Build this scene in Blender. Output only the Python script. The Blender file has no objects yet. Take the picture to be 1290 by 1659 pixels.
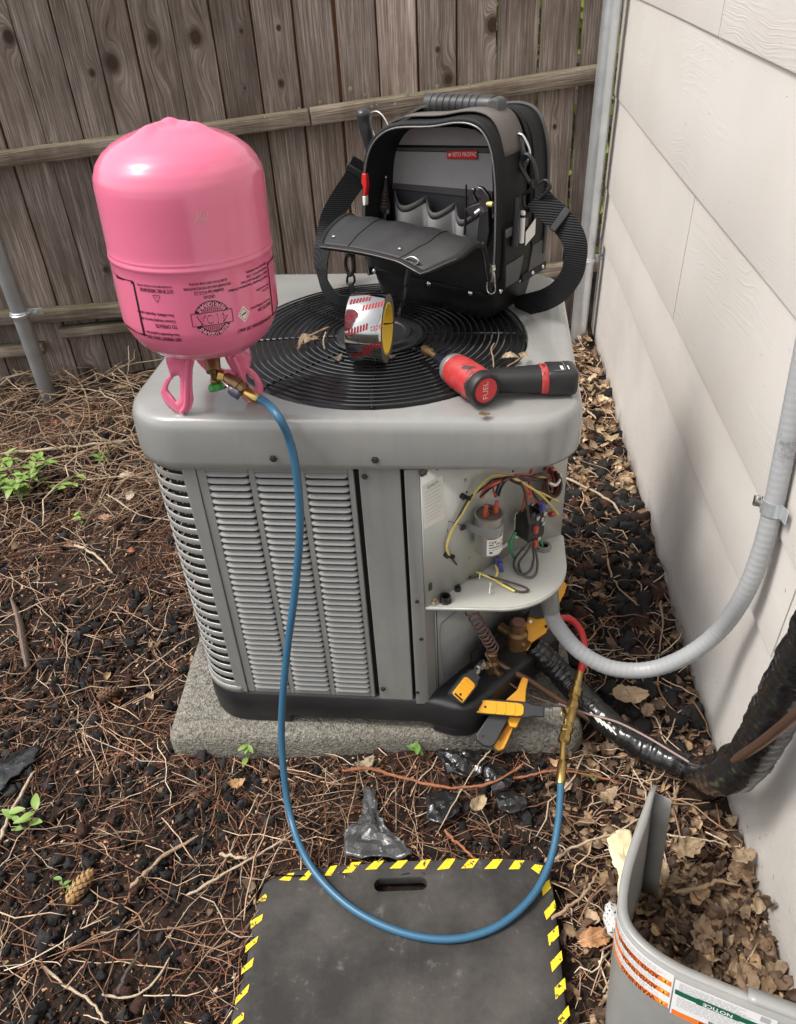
import bpy, bmesh, math, random
import numpy as np
from mathutils import Vector, Matrix, noise as mnoise
random.seed(7)
RNG = np.random.default_rng(11)
R_ = math.radians
sc = bpy.context.scene
COL = sc.collection

# ---------------------------------------------------------------- camera
F, CX, CY, HCAM = 1290.0, 645.0, 829.5, 1.5          # focal length and centre in photo pixels, eye height in metres
def _n(v): v = np.array(v, float); return v / np.linalg.norm(v)
_vy = np.array([766 - CX, -130 - CY])                # vanishing point along the house wall
_vv = np.array([752 - CX, 0.0]); _vv[1] = -(F * F + _vy[0] * _vv[0]) / _vy[1]
_dy = _n([*_vy, F]); _up = -_n([*_vv, F]); _dx = np.cross(_dy, _up)
RC = np.stack([_dx, _dy, _up], 1)
CAMP = np.array([0, 0, HCAM])
cam = bpy.data.cameras.new('camera'); cam.sensor_fit = 'HORIZONTAL'; cam.sensor_width = 36; cam.lens = 36 * F / 1290
cam.clip_start = 0.02; cam.clip_end = 500
camo = bpy.data.objects.new('camera', cam); COL.objects.link(camo)
camo.matrix_world = Matrix(((RC[0][0], -RC[1][0], -RC[2][0], 0), (RC[0][1], -RC[1][1], -RC[2][1], 0),
                            (RC[0][2], -RC[1][2], -RC[2][2], HCAM), (0, 0, 0, 1)))
sc.camera = camo
# ---------------------------------------------------------------- sky, sun, exposure
SUN_EL, SUN_AZ = 58, -105          # azimuth from +Y towards +X
w = bpy.data.worlds.new('World'); sc.world = w; w.use_nodes = True
nt = w.node_tree; nt.nodes.clear()
sky = nt.nodes.new('ShaderNodeTexSky'); sky.sky_type = 'NISHITA'; sky.sun_disc = False
sky.sun_elevation = R_(SUN_EL); sky.sun_rotation = R_(SUN_AZ); sky.dust_density = 4; sky.air_density = 1.0; sky.ozone_density = 1
hs = nt.nodes.new('ShaderNodeHueSaturation'); hs.inputs['Saturation'].default_value = 0.22
bg = nt.nodes.new('ShaderNodeBackground'); bg.inputs['Strength'].default_value = 0.14
wo = nt.nodes.new('ShaderNodeOutputWorld')
nt.links.new(sky.outputs[0], hs.inputs['Color']); nt.links.new(hs.outputs[0], bg.inputs['Color']); nt.links.new(bg.outputs[0], wo.inputs[0])
sl = bpy.data.lights.new('sun', 'SUN'); sl.energy = 1.5; sl.angle = R_(12); sl.color = (1, 0.95, 0.88)
so = bpy.data.objects.new('sun', sl); COL.objects.link(so)
sdir = Vector((math.sin(R_(SUN_AZ)) * math.cos(R_(SUN_EL)), math.cos(R_(SUN_AZ)) * math.cos(R_(SUN_EL)), math.sin(R_(SUN_EL))))
so.rotation_euler = sdir.to_track_quat('Z', 'Y').to_euler(); so.location = (-3, 2, 6)
sc.view_settings.view_transform = 'Standard'; sc.view_settings.look = 'None'
sc.view_settings.exposure = 0.78; sc.view_settings.gamma = 1.0; sc.view_settings.use_curve_mapping = False
sc.cycles.max_bounces = 8; sc.cycles.use_denoising = True

# ---------------------------------------------------------------- survey: photo measurements -> points on known planes
def ray(x, y): return RC.T @ np.array([(x - CX) / F, (y - CY) / F, 1.0])
def onz(x, y, z): d = ray(x, y); return CAMP + d * ((z - HCAM) / d[2])
def ony(x, y, Y): d = ray(x, y); return CAMP + d * (Y / d[1])
def onx(x, y, X): d = ray(x, y); return CAMP + d * (X / d[0])
def onp(x, y, p0, n): d = ray(x, y); n = np.array(n, float); return CAMP + d * (np.dot(np.array(p0) - CAMP, n) / np.dot(d, n))
def V(*a): return np.array(a, float)

# ---------------------------------------------------------------- mesh helpers
WLOC = {}
def catmull(pts, n=8, closed=False):
    P = [np.array(p, float) for p in pts]; out = []
    m = len(P)
    for i in range(m if closed else m - 1):
        if closed: a, b, c, d = P[i - 1], P[i], P[(i + 1) % m], P[(i + 2) % m]
        else: a, b, c, d = P[max(i - 1, 0)], P[i], P[i + 1], P[min(i + 2, m - 1)]
        for k in range(n):
            t = k / n
            out.append(0.5 * ((2 * b) + (c - a) * t + (2 * a - 5 * b + 4 * c - d) * t * t + (3 * b - a - 3 * c + d) * t ** 3))
    if not closed: out.append(P[-1])
    return out
def frames(path, closed=False):
    P = np.array(path, float); n = len(P)
    if closed: T = np.roll(P, -1, 0) - np.roll(P, 1, 0)
    else: T = np.gradient(P, axis=0)
    T /= np.linalg.norm(T, axis=1)[:, None] + 1e-12
    up = V(0, 0, 1) if abs(T[0][2]) < .9 else V(1, 0, 0)
    N = [_n(np.cross(np.cross(T[0], up), T[0]))]
    for i in range(1, n):
        v = N[-1] - T[i] * np.dot(N[-1], T[i]); N.append(_n(v))
    N = np.array(N); B = np.cross(T, N)
    return T, N, B
class MB:
    def __init__(s): s.v = []; s.f = []; s.m = []; s.c = []
    def add(s, v, f, mi=0, col=None):
        k = len(s.v); s.v.extend([tuple(map(float, p)) for p in v]); s.f.extend([tuple(int(i) + k for i in q) for q in f]); s.m.extend([mi] * len(f))
        return s
    def box(s, c, d, M=None, mi=0):
        x, y, z = [q / 2 for q in d]
        vv = [V(i * x, j * y, k * z) for i in (-1, 1) for j in (-1, 1) for k in (-1, 1)]
        if M is not None: vv = [np.array(M) @ p for p in vv]
        return s.add([p + np.array(c) for p in vv], [(0, 1, 3, 2), (4, 6, 7, 5), (0, 4, 5, 1), (2, 3, 7, 6), (0, 2, 6, 4), (1, 5, 7, 3)], mi)
    def tube(s, path, r, seg=8, closed=False, mi=0, caps=True, ell=1.0):
        P = np.array(path, float); n = len(P)
        rr = np.full(n, r) if np.isscalar(r) else np.array(r, float)
        T, N, B = frames(P, closed)
        a = np.linspace(0, 2 * np.pi, seg, endpoint=False)
        W = P[:, None] + rr[:, None, None] * (np.cos(a)[None, :, None] * N[:, None] + ell * np.sin(a)[None, :, None] * B[:, None])
        f = []
        for i in range(n if closed else n - 1):
            j = (i + 1) % n
            for k in range(seg):
                l = (k + 1) % seg; f.append((i * seg + k, i * seg + l, j * seg + l, j * seg + k))
        if caps and not closed:
            f.append(tuple(range(seg))[::-1]); f.append(tuple((n - 1) * seg + k for k in range(seg)))
        return s.add(W.reshape(-1, 3), f, mi)
    def lathe(s, prof, seg=32, M=None, o=(0, 0, 0), mi=0, wob=None):
        pr = np.array(prof, float); a = np.linspace(0, 2 * np.pi, seg, endpoint=False); n = len(pr)
        W = np.stack([pr[:, 0:1] * np.cos(a), pr[:, 0:1] * np.sin(a), np.repeat(pr[:, 1:2], seg, 1)], 2).reshape(-1, 3)
        if wob is not None: W = wob(W)
        if M is not None: W = W @ np.array(M).T
        W = W + np.array(o)
        f = [(i * seg + k, i * seg + (k + 1) % seg, (i + 1) * seg + (k + 1) % seg, (i + 1) * seg + k) for i in range(n - 1) for k in range(seg)]
        if pr[0][0] > 1e-6: f.append(tuple(range(seg))[::-1])
        if pr[-1][0] > 1e-6: f.append(tuple((n - 1) * seg + k for k in range(seg)))
        return s.add(W, f, mi)
    def prism(s, poly, ext, mi=0):
        """polygon of 3-D points pushed along ext"""
        P = [np.array(p, float) for p in poly]; n = len(P); e = np.array(ext, float)
        nn = sum((np.cross(P[i], P[(i + 1) % n]) for i in range(n)), V(0, 0, 0))
        if np.dot(nn, e) > 0: P = P[::-1]
        return s.add(P + [p + e for p in P], [tuple(range(n)), tuple(range(2 * n - 1, n - 1, -1))] + [(i, i + n, (i + 1) % n + n, (i + 1) % n) for i in range(n)], mi)
    def ribbon(s, path, wd, wid, th, mi=0):
        """flat strap along path, width direction wd (one or per point)"""
        P = np.array(path, float); n = len(P); Wd = np.array(wd, float)
        if Wd.ndim == 1: Wd = np.repeat(Wd[None], n, 0)
        T = np.gradient(P, axis=0); T /= np.linalg.norm(T, axis=1)[:, None]
        Wd = Wd - T * (Wd * T).sum(1)[:, None]; Wd /= np.linalg.norm(Wd, axis=1)[:, None]
        N = np.cross(T, Wd); ww = np.full(n, wid) if np.isscalar(wid) else np.array(wid)
        Q = np.stack([P + Wd * ww[:, None] / 2 + N * th / 2, P - Wd * ww[:, None] / 2 + N * th / 2, P - Wd * ww[:, None] / 2 - N * th / 2, P + Wd * ww[:, None] / 2 - N * th / 2], 1)
        f = [(i * 4 + k, i * 4 + (k + 1) % 4, i * 4 + 4 + (k + 1) % 4, i * 4 + 4 + k) for i in range(n - 1) for k in range(4)]
        f += [(3, 2, 1, 0), tuple((n - 1) * 4 + k for k in range(4))]
        return s.add(Q.reshape(-1, 3), f, mi)
    def grid(s, G, mi=0, closed_u=False):
        G = np.array(G, float); a, b = G.shape[:2]
        f = [(i * b + j, i * b + j + 1, ((i + 1) % a) * b + j + 1, ((i + 1) % a) * b + j) for i in range(a if closed_u else a - 1) for j in range(b - 1)]
        return s.add(G.reshape(-1, 3), f, mi)
    def build(s, name, mats, parent=None, smooth=35, bevel=None, bseg=2, solid=None, sub=0, base=None, flip=False):
        P = np.array(s.v)
        if parent is None:
            o0 = np.array(base, float) if base is not None else V((P[:, 0].min() + P[:, 0].max()) / 2, (P[:, 1].min() + P[:, 1].max()) / 2, P[:, 2].min())
        else:
            o0 = WLOC[parent.name]
        me = bpy.data.meshes.new(name)
        F_ = [q[::-1] for q in s.f] if flip else s.f
        me.from_pydata((P - o0).tolist(), [], F_)
        if not isinstance(mats, (list, tuple)): mats = [mats]
        for m in mats: me.materials.append(m)
        if len(mats) > 1: me.polygons.foreach_set('material_index', s.m)
        if smooth:
            me.shade_smooth(); me.set_sharp_from_angle(angle=R_(smooth))
        me.update()
        o = bpy.data.objects.new(name, me); COL.objects.link(o)
        if parent is None: o.location = o0
        else: o.parent = parent
        WLOC[o.name] = o0
        if solid:
            md = o.modifiers.new('solid', 'SOLIDIFY'); md.thickness = solid; md.offset = 0
        if bevel:
            md = o.modifiers.new('bevel', 'BEVEL'); md.width = bevel; md.segments = bseg; md.limit_method = 'ANGLE'; md.angle_limit = R_(40)
            me.set_sharp_from_angle(angle=R_(80))
        if sub:
            md = o.modifiers.new('sub', 'SUBSURF'); md.levels = sub; md.render_levels = sub
            me.set_sharp_from_angle(angle=R_(180))
        return o
def tag(o, label=None, cat=None, group=None, kind=None):
    if label: o['label'] = label
    if cat: o['category'] = cat
    if group: o['group'] = group
    if kind: o['kind'] = kind
    return o
def thing(name, label, cat, loc, group=None):
    o = bpy.data.objects.new(name, None); COL.objects.link(o); o.location = loc; o.empty_display_size = .05
    WLOC[o.name] = np.array(loc, float)
    return tag(o, label, cat, group)
def inst(src, parent, delta, name=None):
    """another piece of the same shape, shifted by delta from src; shares the mesh"""
    o = bpy.data.objects.new(name or src.name.split('.')[0], src.data); COL.objects.link(o)
    o.location = Vector(src.location) + Vector(delta)
    if parent is not None: o.parent = parent
    WLOC[o.name] = WLOC[src.name]
    for md in src.modifiers:
        n = o.modifiers.new(md.name, md.type)
        for a in ('width', 'segments', 'limit_method', 'angle_limit', 'thickness', 'offset', 'levels', 'render_levels'):
            if hasattr(md, a): setattr(n, a, getattr(md, a))
    return o
def axes_to(zdir, xhint=(1, 0, 0)):
    z = _n(zdir); x = np.array(xhint, float); x = x - z * np.dot(x, z)
    if np.linalg.norm(x) < 1e-4: x = np.cross(z, (0, 1, .3))
    x = _n(x); y = np.cross(z, x)
    return np.stack([x, y, z], 1)
def cyl(mb, p0, p1, r, seg=16, mi=0, r1=None):
    p0 = np.array(p0, float); p1 = np.array(p1, float); d = p1 - p0; L = np.linalg.norm(d)
    return mb.lathe([(r, 0), (r if r1 is None else r1, L)], seg, axes_to(d), p0, mi)
def fits(mb, p0, p1, prof, seg=16, mi=0):
    """lathe with stations given as fractions of p0->p1"""
    p0 = np.array(p0, float); p1 = np.array(p1, float); d = p1 - p0; L = np.linalg.norm(d)
    return mb.lathe([(r, t * L) for t, r in prof], seg, axes_to(d), p0, mi)

# ---------------------------------------------------------------- lettering (built-in font, one pass)
TXT = {}
def text_batch(items):
    tmp = []
    for s, sz, al in items:
        cu = bpy.data.curves.new('t', 'FONT'); cu.body = s; cu.size = sz; cu.align_x = al; cu.align_y = 'CENTER'; cu.resolution_u = 2; cu.offset = sz * (.022 if s not in THIN else 0)
        o = bpy.data.objects.new('t', cu); COL.objects.link(o); tmp.append(o)
    dg = bpy.context.evaluated_depsgraph_get(); dg.update()
    for (s, sz, al), o in zip(items, tmp):
        me = o.evaluated_get(dg).to_mesh()
        TXT[(s, sz, al)] = (np.array([v.co for v in me.vertices]).reshape(-1, 3), [tuple(p.vertices) for p in me.polygons])
        o.evaluated_get(dg).to_mesh_clear()
    for o in tmp:
        cu = o.data; bpy.data.objects.remove(o); bpy.data.curves.remove(cu)
def put_text(mb, key, fn, mi=0, sx=1.0):
    v, f = TXT[key]
    if len(v): mb.add([fn(p[0] * sx, p[1]) for p in v], f, mi)

# ---------------------------------------------------------------- materials
def newmat(name):
    m = bpy.data.materials.new(name); m.use_nodes = True
    nt = m.node_tree; return m, nt, nt.nodes['Principled BSDF']
def nd(nt, typ, **kw):
    n = nt.nodes.new(typ)
    for k, v in kw.items():
        if k in n.inputs: n.inputs[k].default_value = v
        else: setattr(n, k, v)
    return n
def lk(nt, a, b): nt.links.new(a, b)
def math_(nt, op, a, b=None, clamp=False):
    n = nt.nodes.new('ShaderNodeMath'); n.operation = op; n.use_clamp = clamp
    for i, q in enumerate((a, b)):
        if q is None: continue
        if hasattr(q, 'is_linked'): lk(nt, q, n.inputs[i])
        else: n.inputs[i].default_value = q
    return n.outputs[0]
def mixc(nt, fac, a, b, bt='MIX'):
    n = nt.nodes.new('ShaderNodeMix'); n.data_type = 'RGBA'; n.blend_type = bt
    for i, q in ((0, fac), (6, a), (7, b)):
        if hasattr(q, 'is_linked'): lk(nt, q, n.inputs[i])
        else: n.inputs[i].default_value = q if i == 0 else (*q[:3], 1)
    return n.outputs[2]
def coord(nt, scale=None, kind='Object'):
    t = nt.nodes.new('ShaderNodeTexCoord'); o = t.outputs[kind]
    if scale is not None:
        m = nt.nodes.new('ShaderNodeMapping'); m.inputs['Scale'].default_value = scale if hasattr(scale, '__len__') else (scale,) * 3
        lk(nt, o, m.inputs[0]); o = m.outputs[0]
    return o
def noise_(nt, co, scale, detail=4, rough=.55, dist=0, w=None):
    n = nt.nodes.new('ShaderNodeTexNoise')
    if w is not None: n.noise_dimensions = '4D'; (lk(nt, w, n.inputs['W']) if hasattr(w, 'is_linked') else None)
    n.inputs['Scale'].default_value = scale; n.inputs['Detail'].default_value = detail; n.inputs['Roughness'].default_value = rough; n.inputs['Distortion'].default_value = dist
    if co is not None: lk(nt, co, n.inputs['Vector'])
    return n.outputs['Fac']
def ramp(nt, fac, stops, interp='LINEAR'):
    n = nt.nodes.new('ShaderNodeValToRGB'); n.color_ramp.interpolation = interp; e = n.color_ramp.elements
    while len(e) > 1: e.remove(e[-1])
    for i, (p, c) in enumerate(stops):
        q = e[0] if i == 0 else e.new(p)
        q.position = p; q.color = (*c, 1) if hasattr(c, '__len__') else (c, c, c, 1)
    lk(nt, fac, n.inputs[0]); return n.outputs[0]
def bump_(nt, b, h, strength=.3, dist=.002):
    n = nt.nodes.new('ShaderNodeBump'); n.inputs['Strength'].default_value = strength; n.inputs['Distance'].default_value = dist
    lk(nt, h, n.inputs['Height']); lk(nt, n.outputs[0], b.inputs['Normal'])
def mat(name, col, rough=.5, metal=0, var=.12, vs=9, bump=0, bs=150, bd=.001, rvar=.08, coat=0, spec=.5, speck=None, dust=None, aniso=None, streak=None):
    """paint / plastic / metal with mottling, roughness variation, fine relief and optional specks and dust"""
    m, nt, b = newmat(name); co = coord(nt, aniso)
    n1 = noise_(nt, co, vs, 5, .6)
    c = mixc(nt, n1, tuple(x * (1 - var) for x in col), tuple(min(1, x * (1 + var)) for x in col))
    if speck:
        n2 = noise_(nt, co, speck[1], 3, .6)
        c = mixc(nt, ramp(nt, n2, [(speck[2], 0), (speck[2] + .05, 1)]), c, speck[0])
    if dust:
        n3 = noise_(nt, co, dust[1], 6, .7)
        c = mixc(nt, ramp(nt, n3, [(.45, 0), (.8, dust[2])]), c, dust[0])
    if streak:
        n4 = noise_(nt, coord(nt, (1, 1, .06)), 42, 5, .7); c = mixc(nt, ramp(nt, n4, [(.50, 0), (.72, streak[1])]), c, streak[0])
    lk(nt, c, b.inputs['Base Color'])
    lk(nt, math_(nt, 'MULTIPLY_ADD', n1, rvar * 2), b.inputs['Roughness'])
    b.inputs['Roughness'].links[0].from_node.inputs[2].default_value = rough - rvar
    b.inputs['Metallic'].default_value = metal; b.inputs['Coat Weight'].default_value = coat; b.inputs['Specular IOR Level'].default_value = spec
    b.inputs['Coat Roughness'].default_value = .08
    if bump: bump_(nt, b, noise_(nt, co, bs, 3, .6), bump, bd)
    return m
def mat_attr(name, rough=.8, var=.35, vs=120, bump=.3, bs=300, spec=.3, bd=.001):
    """colour of each piece comes from its own 'col' attribute"""
    m, nt, b = newmat(name); a = nd(nt, 'ShaderNodeAttribute', attribute_name='col'); co = coord(nt)
    n1 = noise_(nt, co, vs, 4, .6)
    k = ramp(nt, n1, [(.25, 1 - var), (.75, 1 + var)])
    lk(nt, mixc(nt, 1.0, a.outputs['Color'], k, 'MULTIPLY'), b.inputs['Base Color'])
    b.inputs['Roughness'].default_value = rough; b.inputs['Specular IOR Level'].default_value = spec
    if bump: bump_(nt, b, noise_(nt, co, bs, 4, .65), bump, bd)
    return m
def wood_mat(name, ramp_stops, along=2, knots=True, moss=False):
    """weathered board: grain runs along local axis 'along' and swings round the knots set on each board"""
    m, nt, b = newmat(name)
    t = nt.nodes.new('ShaderNodeTexCoord'); s = nt.nodes.new('ShaderNodeSeparateXYZ'); lk(nt, t.outputs['Object'], s.inputs[0])
    oi = nt.nodes.new('ShaderNodeObjectInfo'); rnd = oi.outputs['Random']
    X, Y, Z = (s.outputs[i] for i in range(3))
    L, Wd = (Z, X) if along == 2 else (X, Z)
    core = None; g = Wd
    warp = noise_(nt, coord(nt, (5, 5, 1.2) if along == 2 else (1.2, 5, 5)), 1.5, 3, .5, 0, math_(nt, 'MULTIPLY', rnd, 37))
    g = math_(nt, 'ADD', g, math_(nt, 'MULTIPLY', warp, .017))
    if knots:
        for nm in ('knot_a', 'knot_b'):
            a = nd(nt, 'ShaderNodeAttribute', attribute_name=nm); a.attribute_type = 'OBJECT'
            ks = nt.nodes.new('ShaderNodeSeparateXYZ'); lk(nt, a.outputs['Vector'], ks.inputs[0])
            dx = math_(nt, 'SUBTRACT', Wd, ks.outputs[0]); dz = math_(nt, 'MULTIPLY', math_(nt, 'SUBTRACT', L, ks.outputs[1]), .8)
            d = math_(nt, 'SQRT', math_(nt, 'ADD', math_(nt, 'MULTIPLY', dx, dx), math_(nt, 'MULTIPLY', dz, dz)))
            dn = math_(nt, 'ADD', d, math_(nt, 'MULTIPLY', math_(nt, 'SUBTRACT', warp, .5), .02))
            q = math_(nt, 'DIVIDE', dn, ks.outputs[2])
            dzs = math_(nt, 'MULTIPLY', dz, .38)
            q2 = math_(nt, 'DIVIDE', math_(nt, 'SQRT', math_(nt, 'ADD', math_(nt, 'MULTIPLY', dx, dx), math_(nt, 'MULTIPLY', dzs, dzs))), ks.outputs[2])
            mask = math_(nt, 'POWER', math_(nt, 'SUBTRACT', 1.0, math_(nt, 'MULTIPLY', q2, .42, True), True), 1.5)
            mx = nt.nodes.new('ShaderNodeMix'); lk(nt, mask, mx.inputs[0]); lk(nt, g, mx.inputs[2]); lk(nt, math_(nt, 'MULTIPLY', d, .9), mx.inputs[3]); g = mx.outputs[0]
            cr = math_(nt, 'SUBTRACT', 1.25, q, True)
            core = cr if core is None else math_(nt, 'MAXIMUM', core, cr)
    cmb = nt.nodes.new('ShaderNodeCombineXYZ'); lk(nt, math_(nt, 'MULTIPLY', g, 1.0), cmb.inputs[0]); lk(nt, math_(nt, 'MULTIPLY', L, .022), cmb.inputs[1]); lk(nt, math_(nt, 'MULTIPLY', Y if along == 2 else Y, .3), cmb.inputs[2])
    wv = math_(nt, 'MULTIPLY', rnd, 91)
    fine = noise_(nt, cmb.outputs[0], 260, 6, .62, .4, wv)
    mid = noise_(nt, cmb.outputs[0], 62, 4, .55, .3, wv)
    blotch = noise_(nt, coord(nt, (3, 3, 1.3)), 2.2, 5, .6, 0, wv)
    gv = math_(nt, 'ADD', math_(nt, 'MULTIPLY', fine, .72), math_(nt, 'MULTIPLY', mid, .28)); gv = math_(nt, 'ADD', math_(nt, 'MULTIPLY', math_(nt, 'SUBTRACT', gv, .5), 1.35), .5)
    c = ramp(nt, gv, ramp_stops)
    c = mixc(nt, ramp(nt, blotch, [(.36, .6), (.6, 0)]), c, (.07, .047, .033))
    c = mixc(nt, ramp(nt, fine, [(.30, .85), (.36, 0)]), c, (.018, .012, .009))
    tone = ramp(nt, rnd, [(0, .82), (.5, 1.0), (1, 1.18)])
    c = mixc(nt, 1.0, c, tone, 'MULTIPLY'); c = mixc(nt, 1.0, c, oi.outputs['Color'], 'MULTIPLY')
    if moss:
        ge = nt.nodes.new('ShaderNodeNewGeometry'); sz = nt.nodes.new('ShaderNodeSeparateXYZ'); lk(nt, ge.outputs['Normal'], sz.inputs[0])
        c = mixc(nt, math_(nt, 'MULTIPLY', ramp(nt, sz.outputs[2], [(.6, 0), (.9, .75)]), ramp(nt, noise_(nt, coord(nt), 9, 5, .7), [(.35, .2), (.6, 1)])), c, (.13, .125, .06))
    if core is not None: c = mixc(nt, math_(nt, 'MULTIPLY', math_(nt, 'MULTIPLY', core, math_(nt, 'ADD', gv, .55)), 1.25, True), c, (.05, .03, .02))
    lk(nt, c, b.inputs['Base Color']); b.inputs['Roughness'].default_value = .85; b.inputs['Specular IOR Level'].default_value = .25
    bump_(nt, b, gv, .9, .004)
    return m
TANKTXT = [('NET WEIGHT 25lb/11.3KG', .0085, 'LEFT', -.040, .062, 0.06), ('Non-Flammable Liquified Gas', .0062, 'LEFT', -.041, .070, 0.056), ('TO OPERATE:', .0082, 'LEFT', -.042, .083, 0.036),
 ('Connect charging hose to valve', .0064, 'LEFT', -.043, .091, 0.062), ('Non-refillable, disposable cylinder', .0062, 'LEFT', -.044, .1005, 0.064), ('DOT 39 NRC 400/500 M1001', .0080, 'CENTER', -.066, .137, 0.054), ('CYLINDER MADE IN UNITED STATES', .0042, 'CENTER', -.068, .1435, 0.058),
 ('UN3163', .0068, 'CENTER', .012, .1255, 0.017), ('Liquefied Gas N.O.S, 2.2', .0074, 'CENTER', .013, .1325, 0.044), ('DIFLUOROMETHANE AND PENTAFLUOROETHANE', .0054, 'CENTER', .012, .1395, 0.07), ('(CAS# 75-10-5 AND CAS# 354-33-6)', .0054, 'CENTER', .014, .146, 0.056),
 ('FOR PROFESSIONAL USE ONLY', .0088, 'LEFT', .126, .0635, 0.078), ('MADE IN USA', .0078, 'LEFT', .126, .0855, 0.036), ('Contains Refrigerants', .0052, 'LEFT', .126, .092, 0.05),
 ('Never Let Pressurize Temperatures if Refilled.', .0056, 'LEFT', .126, .1285, 0.085), ('Subject To $25,000 Fine and 5 Years', .0056, 'LEFT', .126, .135, 0.062), ('Imprisonment (49 U.S.C. 5124)', .0056, 'LEFT', .126, .1415, 0.05), ('Disposable Non-Refillable', .0056, 'LEFT', .126, .148, 0.05),
 ('Net wt. by', .0045, 'LEFT', .126, .110, 0.02), ('Do not reuse cylinder', .0045, 'LEFT', .126, .1155, 0.034)]
THIN = ('410A', 'tape', 'FUEL')
PRINTC = ['UTI', 'WH21', 'MK PL', '10-0012', '01-20', 'CU-0001']
_items = [('QUALITY', .01, 'CENTER'), ('CDE', .0075, 'LEFT'), ('410A', .0205, 'CENTER')]
_items += [(s, z, a) for s, z, a, *_ in TANKTXT] + [(c, .0085, 'CENTER') for c in sorted(set('REFRIGERANT'))] + [(s, .0085, 'CENTER') for s in PRINTC]
_items += [('VETO PROPAC', .0105, 'CENTER'), ('FUEL', .0145, 'CENTER'), ('tape', .018, 'CENTER'), ('WARNING', .0145, 'LEFT'), ('ADVERTENCIA', .0145, 'LEFT'), ('ADVERTISSEMENT', .0145, 'LEFT'), ('NOTICE', .011, 'CENTER'), ('HAZARDOUS VOLTAGE', .0075, 'LEFT')]
text_batch(list(dict.fromkeys(_items)))
# ================================================================ materials of the setting
M_FENCE = wood_mat('weathered_fence_wood', [(.20, (.045, .033, .027)), (.38, (.150, .116, .096)), (.51, (.245, .197, .167)), (.63, (.39, .33, .29)), (.80, (.56, .50, .45))])
M_RAIL = wood_mat('weathered_rail_wood', [(.28, (.06, .045, .032)), (.43, (.20, .155, .115)), (.53, (.31, .255, .20)), (.64, (.44, .38, .31)), (.75, (.50, .44, .37))], along=0, knots=False, moss=True)
M_GALV = mat('galvanised_steel', (.66, .69, .71), .33, .75, .22, 16, .15, 60, .001, .12)
M_GALV_DULL = mat('dull_galvanised_steel', (.36, .37, .37), .5, .7, .25, 12, .15, 60, .001, .12)

def siding_mat():
    m, nt, b = newmat('painted_embossed_siding')
    oi = nt.nodes.new('ShaderNodeObjectInfo'); wv = math_(nt, 'MULTIPLY', oi.outputs['Random'], 53)
    warp = noise_(nt, coord(nt, (1, 1.3, 4)), 2.0, 2, .5, 0, wv)
    t = nt.nodes.new('ShaderNodeTexCoord'); s = nt.nodes.new('ShaderNodeSeparateXYZ'); lk(nt, t.outputs['Object'], s.inputs[0])
    g = math_(nt, 'ADD', s.outputs[2], math_(nt, 'MULTIPLY', warp, .14))
    c = nt.nodes.new('ShaderNodeCombineXYZ'); lk(nt, g, c.inputs[0]); lk(nt, math_(nt, 'MULTIPLY', s.outputs[1], .02), c.inputs[1])
    line = noise_(nt, c.outputs[0], 190, 2, .5, .3, wv)
    fine = noise_(nt, coord(nt, (1, 3, 10)), 34, 4, .7, 0, wv)
    lm = ramp(nt, noise_(nt, coord(nt, (1, .8, 3)), 2.4, 2, .5, 0, wv), [(.45, .12), (.6, 1)])
    h = math_(nt, 'ADD', math_(nt, 'MULTIPLY', ramp(nt, line, [(.46, 0), (.6, 1)]), math_(nt, 'MULTIPLY', lm, 1.0)), math_(nt, 'MULTIPLY', fine, .6))
    dirt = noise_(nt, coord(nt), 3.2, 6, .65)
    col = mixc(nt, ramp(nt, dirt, [(.4, 0), (.75, .5)]), (.67, .635, .595), (.58, .54, .495))
    sp = noise_(nt, coord(nt), 85, 2, .5)
    col = mixc(nt, ramp(nt, sp, [(.745, 0), (.77, .8)]), col, (.10, .08, .07))
    lk(nt, col, b.inputs['Base Color']); b.inputs['Roughness'].default_value = .5; b.inputs['Specular IOR Level'].default_value = .4
    bump_(nt, b, h, .19, .0014)
    return m
M_SIDING = siding_mat()
def stucco_mat():
    m, nt, b = newmat('painted_foundation_skirt'); co = coord(nt)
    s = nt.nodes.new('ShaderNodeSeparateXYZ'); lk(nt, co, s.inputs[0])
    n = noise_(nt, co, 60, 6, .7); big = noise_(nt, co, 3.0, 5, .6)
    col = mixc(nt, ramp(nt, big, [(.4, 0), (.72, .55)]), (.64, .61, .575), (.50, .455, .42))
    splash = math_(nt, 'MULTIPLY', ramp(nt, noise_(nt, co, 70, 3, .6), [(.64, 0), (.7, .75)]), ramp(nt, s.outputs[2], [(0, 1), (.2, .15)]))
    col = mixc(nt, splash, col, (.13, .095, .075))
    low = math_(nt, 'MULTIPLY', ramp(nt, noise_(nt, co, 9, 5, .7), [(.35, 0), (.65, .9)]), ramp(nt, s.outputs[2], [(0, 1), (.07, 0)]))
    col = mixc(nt, low, col, (.16, .12, .095))
    lk(nt, col, b.inputs['Base Color']); b.inputs['Roughness'].default_value = .7
    bump_(nt, b, n, .5, .003); return m
M_SKIRT = stucco_mat()
def soil_mat():
    m, nt, b = newmat('dark_soil'); co = coord(nt)
    n = noise_(nt, co, 9, 8, .7); n2 = noise_(nt, co, 120, 5, .7)
    c = ramp(nt, n, [(.3, (.010, .009, .008)), (.5, (.026, .018, .014)), (.62, (.058, .034, .024)), (.75, (.09, .055, .038))])
    c = mixc(nt, ramp(nt, n2, [(.55, 0), (.7, .7)]), c, (.15, .07, .04))
    lk(nt, c, b.inputs['Base Color']); b.inputs['Roughness'].default_value = .9; b.inputs['Specular IOR Level'].default_value = .2
    bump_(nt, b, noise_(nt, co, 70, 8, .75), 1.0, .012); return m
M_SOIL = soil_mat()

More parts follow.
